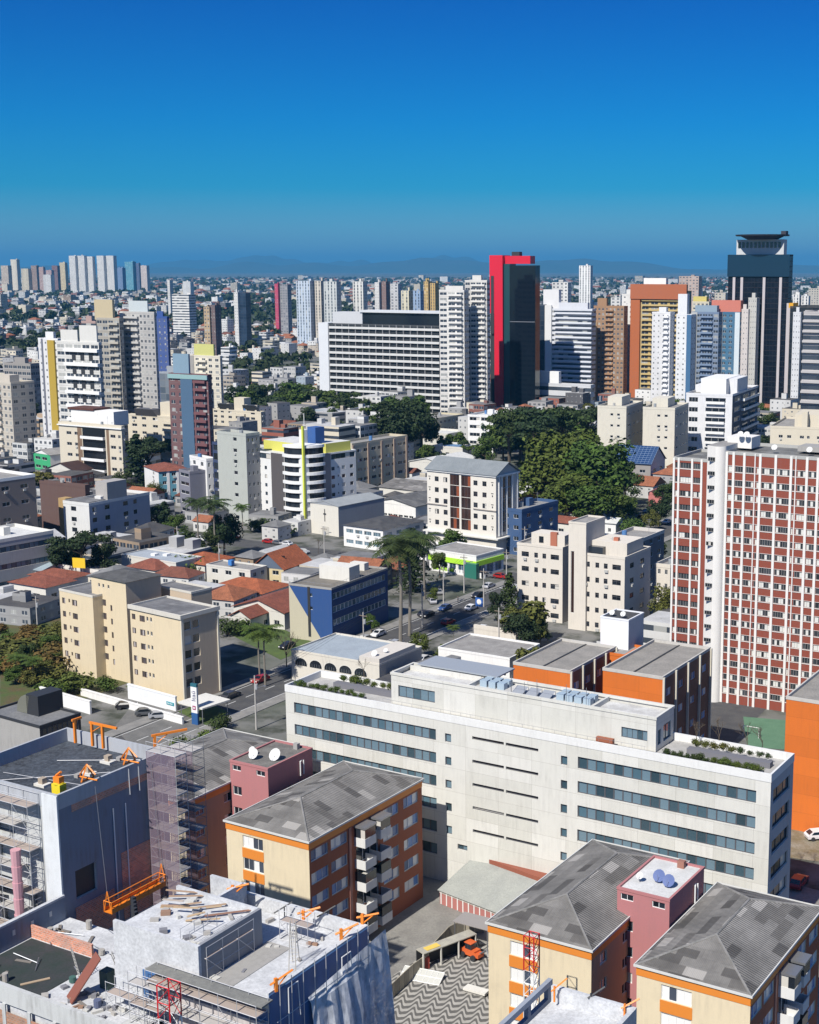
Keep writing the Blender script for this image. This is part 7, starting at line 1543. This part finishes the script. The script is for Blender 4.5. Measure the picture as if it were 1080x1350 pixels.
person(604, 795, 1.2, (.05, .05, .07), (.03, .03, .05), 'person in dark clothes walking near the crosswalk'); person(640, 762, 2.2, (.04, .04, .05), (.05, .06, .1), 'person standing at the kerb by the lime green shop', .08); person(497, 852, .5, (.5, .5, .48), (.05, .05, .08), 'person in a pale shirt on the pavement by the navy office')
# ============================================================ the city beyond
from mathutils import noise as mnoise
ROOFC = {'terracotta': tiles((.42, .15, .07)), 'dark red': tiles((.26, .09, .055)), 'grey': groundm('far_grey', (.2, .2, .2), (.12, .12, .12), .2), 'white': groundm('far_white', (.5, .5, .5), (.36, .36, .35), .2), 'dark': groundm('far_dark', (.05, .05, .055), (.09, .085, .08), .2)}
WALLC = [('white', (.66, .66, .64)), ('cream', (.60, .54, .42)), ('grey', (.36, .36, .36)), ('beige', (.46, .40, .32)), ('tan', (.36, .26, .17)), ('brick red', (.28, .09, .06)), ('pale blue', (.33, .40, .46)), ('dark', (.09, .09, .10))]
WW = [12, 5, 2.5, 2, .8, .7, .5, .8]
def boxfaces(w_, d_, h_, kind):
    nf = max(1, round(h_/3)); nc = max(1, round(w_/3.2)); nr = max(1, round(d_/3.2)); F = []
    c = [(-w_/2, -d_/2), (w_/2, -d_/2), (w_/2, d_/2), (-w_/2, d_/2)]
    for i in range(4):
        a, b0 = c[i], c[(i+1) % 4]; n_ = nc if i % 2 == 0 else nr
        F.append(([(*a, 0), (*b0, 0), (*b0, h_), (*a, h_)], 0, [(0, 0), (n_, 0), (n_, nf+.1), (0, nf+.1)]))
    if kind == 'flat':
        F.append(([(x, y, h_) for x, y in c], 1, None))
    else:
        r_ = min(w_, d_)*.26; o = .4; z = h_
        A = [(x*(1+2*o/w_), y*(1+2*o/d_), z) for x, y in c]
        if w_ >= d_:
            k_ = (w_-d_)/2 if kind == 'hip' else w_/2+o; T1, T2 = (-k_, 0, z+r_), (k_, 0, z+r_)
            F += [([A[0], A[1], T2, T1], 1, None), ([A[1], A[2], T2], 1, None), ([A[2], A[3], T1, T2], 1, None), ([A[3], A[0], T1], 1, None)]
        else:
            k_ = (d_-w_)/2 if kind == 'hip' else d_/2+o; T1, T2 = (0, -k_, z+r_), (0, k_, z+r_)
            F += [([A[0], A[1], T1], 1, None), ([A[1], A[2], T2, T1], 1, None), ([A[2], A[3], T2], 1, None), ([A[3], A[0], T1, T2], 1, None)]
    return F
def clutter(w_, d_, h_, rnd):
    F = []
    for _ in range(rnd.choice([0, 1, 1, 2])):
        a = rnd.uniform(-.3, .25)*w_; b0 = rnd.uniform(-.3, .25)*d_; s_ = rnd.uniform(.12, .3)*w_; t_ = rnd.uniform(.15, .3)*d_; hh = rnd.uniform(1.2, 3.5)
        c = [(a, b0), (a+s_, b0), (a+s_, b0+t_), (a, b0+t_)]
        for i in range(4): p_, q = c[i], c[(i+1) % 4]; F.append(([(*p_, h_), (*q, h_), (*q, h_+hh), (*p_, h_+hh)], 0, [(.02, .02), (.1, .02), (.1, .1), (.02, .1)]))
        F.append(([(x, y, h_+hh) for x, y in c], 1, None))
    return F
RN = random.Random(21)
def blocked(x, y, r_):
    for fx, fy, fr_, b0 in FOOT:
        if (x-fx)**2+(y-fy)**2 < (fr_+r_)**2:
            dx, dy = x-b0.O.x, y-b0.O.y; u = dx*b0.u[0]+dy*b0.u[1]; v = dx*b0.v[0]+dy*b0.v[1]
            if -r_ < u < b0.w+r_ and -r_ < v < b0.d+r_: return True
    q = Vector((x, y, 0))-RC
    if abs(q.dot(mu)) < 9+r_*.8 and q.dot(mv) < 340: return True
    q = Vector((x, y, 0))-XC
    if abs(q.dot(mv)) < 8+r_*.8 and abs(q.dot(mu)) < 125: return True
    return False
PARKS = [P(x, y, 0)[:2]+(r_,) for x, y, r_ in ((760, 672, 36), (720, 612, 55), (380, 545, 60), (520, 590, 25), (105, 762, 14), (275, 728, 14), (90, 895, 40), (555, 560, 20), (850, 685, 20), (50, 870, 32), (320, 930, 26), (250, 975, 24), (752, 815, 14), (985, 930, 26), (660, 800, 12), (610, 870, 16))]
lots = []
def lattice(y0, y1, st, rot, fill, xa=-60, xb=1130):
    c_, s_ = math.cos(rot), math.sin(rot); n_ = int((y1*1.3)/st)
    for i in range(-n_, n_):
        for j in range(-n_, n_):
            u, v = i*st, j*st
            if i % 5 == 0 and RN.random() < .8: continue
            if j % 4 == 0 and RN.random() < .6: continue
            x, y = u*c_+v*s_, -u*s_+v*c_
            if not (y0 <= y < y1): continue
            pxx = proj(x, y, 0)[0]
            if not xa < pxx < xb: continue
            x += RN.uniform(-.18, .18)*st; y += RN.uniform(-.18, .18)*st
            lots.append((x, y, st, rot, fill))
lattice(235, 560, 13.5, math.radians(29.5), .9); lattice(560, 1000, 17, math.radians(29.5), .9); lattice(1000, 2100, 21, math.radians(33), .72); lattice(2100, 4800, 34, math.radians(24), .66); lattice(4800, 11500, 85, math.radians(30), .55)
lots.sort(key=lambda q: q[1])
SM = {}; FT = []; nb = {'house': 0, 'building': 0}
PLB = [(100, 'at the left edge'), (210, 'by the left grey towers'), (330, 'by the maroon tower'), (440, 'left of the long banded slab'), (600, 'beyond the long banded slab'), (720, 'near the red tower'), (860, 'by the rust framed tower'), (960, 'near the blue towers'), (1200, 'at the right edge')]
def place(px_, Y_):
    s_ = [b0 for a, b0 in PLB if px_ < a][0]; return ('in near streets ' if Y_ < 420 else 'in middle streets ' if Y_ < 620 else 'in streets ' if Y_ < 1000 else 'in far quarter ')+s_
for (x, y, st, rot, fill) in lots:
    g_ = mnoise.noise(Vector((x*.0032, y*.0022, 3)))+.35*mnoise.noise(Vector((x*.012, y*.009, 8)))
    far = y > 1000
    if any((x-a)**2+(y-b0)**2 < r_*r_ for a, b0, r_ in PARKS): continue
    grn = g_ > (.11 if far else .34)
    if grn or RN.random() > fill:
        if RN.random() < (.9 if grn else .5): FT.append((x+RN.uniform(-.3, .3)*st, y+RN.uniform(-.3, .3)*st, RN.uniform(6, 12)*(1+.25*(st > 30)+.6*(st > 60))))
        if grn: continue
        continue
    tall = mnoise.noise(Vector((x*.0018, y*.0018, 5)))
    r_ = RN.random()
    if r_ < .60: kd = 'house'; h_ = RN.uniform(3, 6.5); w_, d_ = RN.uniform(8, 13), RN.uniform(7, 12)
    elif r_ < (.985 if y > 700 else .99) or y < 520: kd = 'building'; h_ = RN.uniform(4.5, 12 if y < 700 else 13); w_, d_ = RN.uniform(10, 15), RN.uniform(9, 14)
    else: kd = 'building'; h_ = RN.uniform(14, 24 if y < 1500 else 34)*(1+.5*max(0, tall)); w_, d_ = RN.uniform(11, 17), RN.uniform(11, 15)
    if st > 30: w_ *= 1.6; d_ *= 1.5; h_ *= 1.25
    if st > 60: w_ *= 2.0; d_ *= 1.8; h_ *= .95
    if y < 900 and blocked(x, y, max(w_, d_)*.42):
        if y < 560 and not blocked(x, y, 3.6): w_, d_, h_, kd = 6.5, 6.5, min(h_, 4.5), 'house'
        else: continue
    pxx, pyy = proj(x, y, h_)
    # keep the known view lines of the nearer city free of invented tall blocks
    if y < 900 and h_ > 13: h_ = RN.uniform(6, 12)
    if 600 < y < 1300 and pxx < 640 and RN.random() < .6: kd = 'building'; h_ = RN.uniform(8, 17)
    if y < 600: h_ = min(h_, RN.uniform(4.5, 7))
    cn_, wc = RN.choices(WALLC, WW)[0]; vv = RN.uniform(.8, 1.08); wc = tuple(c_*vv for c_ in wc)
    rk = RN.choices(['hip', 'gable'], [2, 1])[0] if (kd == 'house' and RN.random() < .75) else 'flat'
    rc = RN.choices(['terracotta', 'dark red', 'grey', 'white', 'dark'], [5, 3, 2.5, 1, 1.5] if rk != 'flat' else [0, 0, 4, 2.4, 2])[0]
    ang = -(rot+RN.choice([0, 0, 0, .12, -.15])); fk = RN.choice(['punch', 'wide', 'small', 'strip'] if kd == 'building' else ['punch', 'small'])
    F = boxfaces(w_, d_, h_, rk)+(clutter(w_, d_, h_, RN) if rk == 'flat' and y < 5000 else [])
    lim = 300
    if nb[kd] < lim and y < 1600:
        nb[kd] += 1; mb = MB()
        for f_, m_, uv in F: mb.face(f_, m_, uv)
        o = mb.build('house' if kd == 'house' else 'city_building', [facade(fk), ROOFC[rc]], None, (x, y, 0), ang, wc)
        sz = ('low ' if h_ < 4.5 else '' if kd == 'house' else 'small ' if h_ < 10 else 'mid-rise ')
        lb = f"{sz}{cn_} {'house' if kd == 'house' else 'building'}, {'flat' if rk == 'flat' else rc+' pitched'} roof {place(pxx, y)}"
        tag(o, lb, 'house' if kd == 'house' else 'building'); SM.setdefault('_l', {}).setdefault(lb, []).append(o)
    else:
        key = (kd, ); D = SM.setdefault(kd, {'mb': MB(), 'col': []}); mb = D['mb']; ca, sa = math.cos(ang), math.sin(ang)
        mi = {'punch': 0, 'wide': 1, 'small': 2, 'strip': 3}[fk]; ri = 4+['terracotta', 'dark red', 'grey', 'white', 'dark'].index(rc)
        for f_, m_, uv in F:
            mb.face([(x+a*ca-b0*sa, y+a*sa+b0*ca, z) for a, b0, z in f_], mi if m_ == 0 else ri, uv); D['col'] += [wc]*len(f_)
for lb, os_ in SM.pop('_l', {}).items():
    if len(os_) > 1:
        for o in os_: o['group'] = lb+' (alike)' if False else lb.replace(' house,', ' houses,', 1).replace(' building,', ' buildings,', 1)
for kd, D in SM.items():
    me = D['mb'].mesh('distant_'+('houses' if kd == 'house' else 'buildings'), [facade(k2, True) for k2 in ('punch', 'wide', 'small', 'strip')]+[ROOFC[r2_] for r2_ in ('terracotta', 'dark red', 'grey', 'white', 'dark')])
    ca_ = me.color_attributes.new('Col', 'FLOAT_COLOR', 'CORNER'); ca_.data.foreach_set('color', [v for c_ in D['col'] for v in (*c_, 1)])
    o = bpy.data.objects.new('distant_'+('houses' if kd == 'house' else 'buildings'), me); S.collection.objects.link(o)
    tag(o, 'mass of far '+('houses' if kd == 'house' else 'city blocks')+' stretching to the horizon', 'houses' if kd == 'house' else 'buildings', kind='stuff')
# tree cover: the nearest as trees, the rest as woods
mbw = MB(); NI = 0; tl = {}
FT.sort(key=lambda q: q[1])
for (x, y, h_) in FT:
    if y < 900 and blocked(x, y, 2): continue
    if NI < 170 and y < 900:
        NI += 1; pxx = proj(x, y, 0)[0]; kd = RN.choice(['round', 'round', 'round', 'flat', 'cone']); tn = RN.choice(['deep', 'dark', 'mid', 'olive', 'deep'])
        lb = f"{ {'deep': 'green', 'mid': 'light green', 'dark': 'dark green', 'olive': 'olive'}[tn]} {'flat topped' if kd == 'flat' else 'round' if kd == 'round' else 'pointed'} garden tree {place(pxx, y)}"
        e = tree(0, 0, 0, kd, tn, lb, 1.3 if kd != 'cone' else 1.8, dens=.45, world=(x, y), hm=h_*1.0); tl.setdefault(lb, []).append(e)
    else:
        n_ = 26 if y < 2200 else 14 if y < 5000 else 8; s_ = h_*(.30 if y < 2200 else .42)
        for q in range(2): leaf_cloud(mbw, (x+RN.uniform(-.3, .3)*h_, y+RN.uniform(-.3, .3)*h_, h_*.55), h_*.55, n_, s_, RN, squash=.75)
for lb, os_ in tl.items():
    if len(os_) > 1:
        for o in os_: o['group'] = lb.replace(' tree ', ' trees ', 1)
tag(mbw.build('woods', leafm((.022, .040, .014))), 'dark tree cover between the far city blocks', 'woods', kind='stuff')
# parked cars in the nearer streets
nc_ = 0
while nc_ < 95:
    t_ = RN.random()
    if t_ < .45: a_ = RN.uniform(-130, 320); q = RC+mv*a_+mu*RN.choice([-4.2, 4.2]); rz = MR
    elif t_ < .7: q = XC+mu*RN.uniform(-110, 110)+mv*RN.choice([-3.6, 3.6]); rz = -math.radians(29.5)
    else: q = P(RN.uniform(0, 860), RN.uniform(560, 900), 0); rz = RN.choice([MR, -math.radians(29.5)])
    if t_ >= .7 and (blocked(q.x, q.y, 1.2) or any((q.x-a)**2+(q.y-b0)**2 < (r_*.8)**2 for a, b0, r_ in PARKS)): continue
    nc_ += 1; cn_, cc_ = RN.choice([('white', (.7, .7, .7)), ('white', (.7, .7, .7)), ('silver', (.4, .41, .42)), ('silver', (.4, .41, .42)), ('black', (.02, .02, .025)), ('grey', (.14, .14, .15)), ('red', (.35, .02, .02)), ('blue', (.03, .07, .2))])
    pxx = proj(q.x, q.y, 0)[0]; lb = f"{cn_} car {'along the main street' if t_ < .45 else 'along the cross street' if t_ < .7 else 'between the houses'} {place(pxx, q.y)[3:]}"
    car(0, 0, rz+RN.choice([0, math.pi]), cc_, lb, world=(q.x, q.y))
    SM.setdefault('_c', {}).setdefault(lb, []).append([o for o in S.collection.objects if o.get('label') == lb][-1])
for lb, os_ in SM.pop('_c', {}).items():
    if len(os_) > 1:
        for o in os_: o['group'] = lb.replace(' car ', ' cars ', 1)
# skyline towers of the far quarters (top row, left and right column, distance)
def sky_t(label, x0, x1, ytop, Y, col, kind='small', group=None, colR=None, dep=.5):
    px_ = (x0+x1)/2; h_ = hgt(px_, ytop, (0, Y)); w_ = (x1-x0)/FPX*Y*1.0; X = (px_-CX)/FPX*Y; d_ = max(9, w_*dep); a = math.radians(24); w_ = max(5, (w_-d_*.15)/1.0)
    mb = MB(); nf = max(3, int(h_/3.1)); nc = max(2, int(w_/3.4))
    F = boxfaces(w_, d_, h_, 'flat')
    for f_, m_, uv in F:
        if m_ == 0: uv = [(0, 0), (nc, 0), (nc, nf), (0, nf)]
        mb.face(f_, m_, uv)
    for f_, m_, uv in clutter(w_, d_, h_, RN): mb.face(f_, m_, uv)
    return tag(mb.build('far_tower', [facade(kind), ROOFC['grey']], None, (X, Y*(1), 0), -a, col), label, 'tower', group)
wt = (.66, .65, .62)
for i, (x0, x1, yt) in enumerate(((101, 112, 337), (112, 124, 337), (124, 134, 338), (137, 149, 337), (149, 162, 337))): sky_t(['leftmost', 'second', 'third', 'fourth', 'rightmost'][i]+' of the five tall white towers on the left skyline', x0, x1, yt, 4700, wt, 'slot')
for lb, x0, x1, yt, c_, kd, Y in (('teal glass tower right of the five white skyline towers', 173, 187, 345, (.10, .32, .42), 'slot', 5000), ('navy tower beside the teal glass tower', 186, 193, 347, (.05, .09, .2), 'small', 5000), ('white and red slim tower right of the navy skyline tower', 193, 204, 350, (.6, .52, .48), 'slot', 5000), ('shaded blue tower below the five white towers', 160, 173, 353, (.12, .2, .35), 'small', 4900), ('white slim tower at the foot of the five white towers', 154, 161, 352, wt, 'slot', 4800),
    ('pale tower at the left edge of the skyline', 0, 8, 350, (.3, .4, .5), 'small', 4900), ('beige tower near the left edge of the skyline', 12, 25, 350, (.5, .42, .33), 'slot', 4900), ('tall cream tower with pointed top on the left skyline', 25, 36, 342, (.62, .56, .45), 'small', 5100), ('yellow cream block on the left skyline', 38, 51, 354, (.6, .53, .38), 'punch', 4900), ('brown block on the left skyline', 51, 61, 350, (.3, .2, .15), 'punch', 4900), ('red toned block on the left skyline', 61, 69, 352, (.42, .28, .24), 'punch', 4800), ('pink beige block on the left skyline', 70, 80, 356, (.45, .3, .28), 'punch', 4800), ('dark maroon block on the left skyline', 78, 88, 350, (.16, .08, .08), 'small', 4900), ('yellow edged tower left of the five white towers', 88, 98, 346, (.6, .5, .3), 'slot', 5000), ('white low block before the left skyline', 66, 80, 362, wt, 'punch', 4600),
    ('white tower with light blue glass middle behind the long banded slab', 395, 418, 370, (.45, .52, .6), 'slot', 1500), ('cream striped tower, left one of two behind the banded slab', 420, 431, 370, (.55, .5, .42), 'slot', 1500), ('grey white tower right of the cream striped one', 431, 452, 371, (.5, .52, .5), 'slot', 1480), ('white and shaded tower alone in the middle distance', 469, 486, 371, (.6, .6, .56), 'slot', 1500), ('white narrow tower beside a brown one in the middle distance', 498, 506, 372, wt, 'small', 1600), ('brown narrow tower in the middle distance', 507, 515, 371, (.2, .13, .12), 'small', 1600), ('pale grey tower in front of the brown narrow one', 518, 531, 374, (.5, .5, .5), 'punch', 1550), ('cream low tower left of the amber pair', 532, 545, 383, (.6, .55, .4), 'slot', 1500), ('blue and white low tower left of the amber pair', 545, 560, 383, (.25, .35, .5), 'slot', 1550), ('amber tower, left one of the pair', 562, 570, 371, (.55, .38, .14), 'slot', 1500), ('amber tower, right one of the pair', 570, 579, 373, (.5, .34, .12), 'slot', 1490),
    ('small magenta sided tower left of the middle distance towers', 368, 374, 374, (.5, .03, .1), 'small', 1800), ('grey slab beside the magenta sided tower', 374, 387, 375, (.28, .28, .3), 'punch', 1800), ('white chimney like tower in the far left quarter', 228, 233, 369, wt, 'small', 2400), ('white tower alone in the left middle distance', 315, 322, 385, wt, 'small', 1500), ('dark glass block beside the lone white tower', 322, 333, 386, (.05, .08, .13), 'glass', 1500), ('tan and dark tower in the left middle distance', 275, 286, 404, (.5, .36, .2), 'punch', 1250), ('brown tower with ridge roof right of the tan one', 284, 293, 402, (.14, .09, .09), 'small', 1250), ('white long block in the left middle distance', 233, 262, 388, wt, 'strip', 1700),
    ('tall white tower on the right skyline', 763, 780, 350, (.72, .72, .7), 'slot', 1900), ('white slab behind the banded office tower', 728, 752, 372, wt, 'punch', 1400), ('red and cream slab on the right skyline', 893, 922, 364, (.45, .35, .3), 'punch', 1600), ('white slab group right of the black tower', 1042, 1052, 388, wt, 'slot', 1500), ('second white slab right of the black tower', 1053, 1064, 390, wt, 'slot', 1500), ('cream block on the far right skyline', 1062, 1080, 380, (.5, .47, .4), 'punch', 2000), ('small white building group left of the rust framed tower', 805, 820, 392, wt, 'punch', 1400), ('small beige block above the blue towers', 940, 956, 386, (.5, .46, .38), 'punch', 1500)):
    sky_t(lb, x0, x1, yt, Y, c_, kd)
# distant hills
for nm, Y0, amp, sd, seg in (('hills', 26000, 300, 3, (-.42, .30)), ('hills', 34000, 480, 9, (-.32, .02))):
    mb = MB(); n_ = 120; W_ = Y0*(seg[1]-seg[0]); x0 = seg[0]*Y0
    rowf = []
    for k_ in range(5):
        rw = []
        for i in range(n_+1):
            t_ = i/n_; e_ = math.sin(math.pi*t_)**.35; hh = amp*e_*(.62+.75*mnoise.noise(Vector((t_*7, sd, 0)))+.28*mnoise.noise(Vector((t_*26, sd, 2))))*[0, .6, 1, .6, 0][k_]
            rw.append((x0+W_*t_, Y0+k_*900, max(0, hh)))
        rowf.append(rw)
    for k_ in range(4):
        for i in range(n_): mb.face([rowf[k_][i], rowf[k_][i+1], rowf[k_+1][i+1], rowf[k_+1][i]])
    tag(mb.build(nm, groundm('hill_forest', (.03, .05, .02), (.05, .06, .03), .001)), kind='structure')
# the air
hz, nth, bh = newmat('haze_air'); nth.nodes.remove(bh); vol = nth.nodes.new('ShaderNodeVolumePrincipled'); vol.inputs['Density'].default_value = 5.2e-5; vol.inputs['Color'].default_value = (.10, .43, .78, 1); vol.inputs['Anisotropy'].default_value = 0.0
for l_ in list(nth.links): nth.links.remove(l_)
nth.links.new(vol.outputs[0], [n for n in nth.nodes if n.type == 'OUTPUT_MATERIAL'][0].inputs['Volume'])
mb = MB(); mb.box(-60500, 60500, -500, 70500, -1, 640); hzo = mb.build('haze', hz); tag(hzo, 'thin blue haze over the distant city', 'haze', kind='stuff')
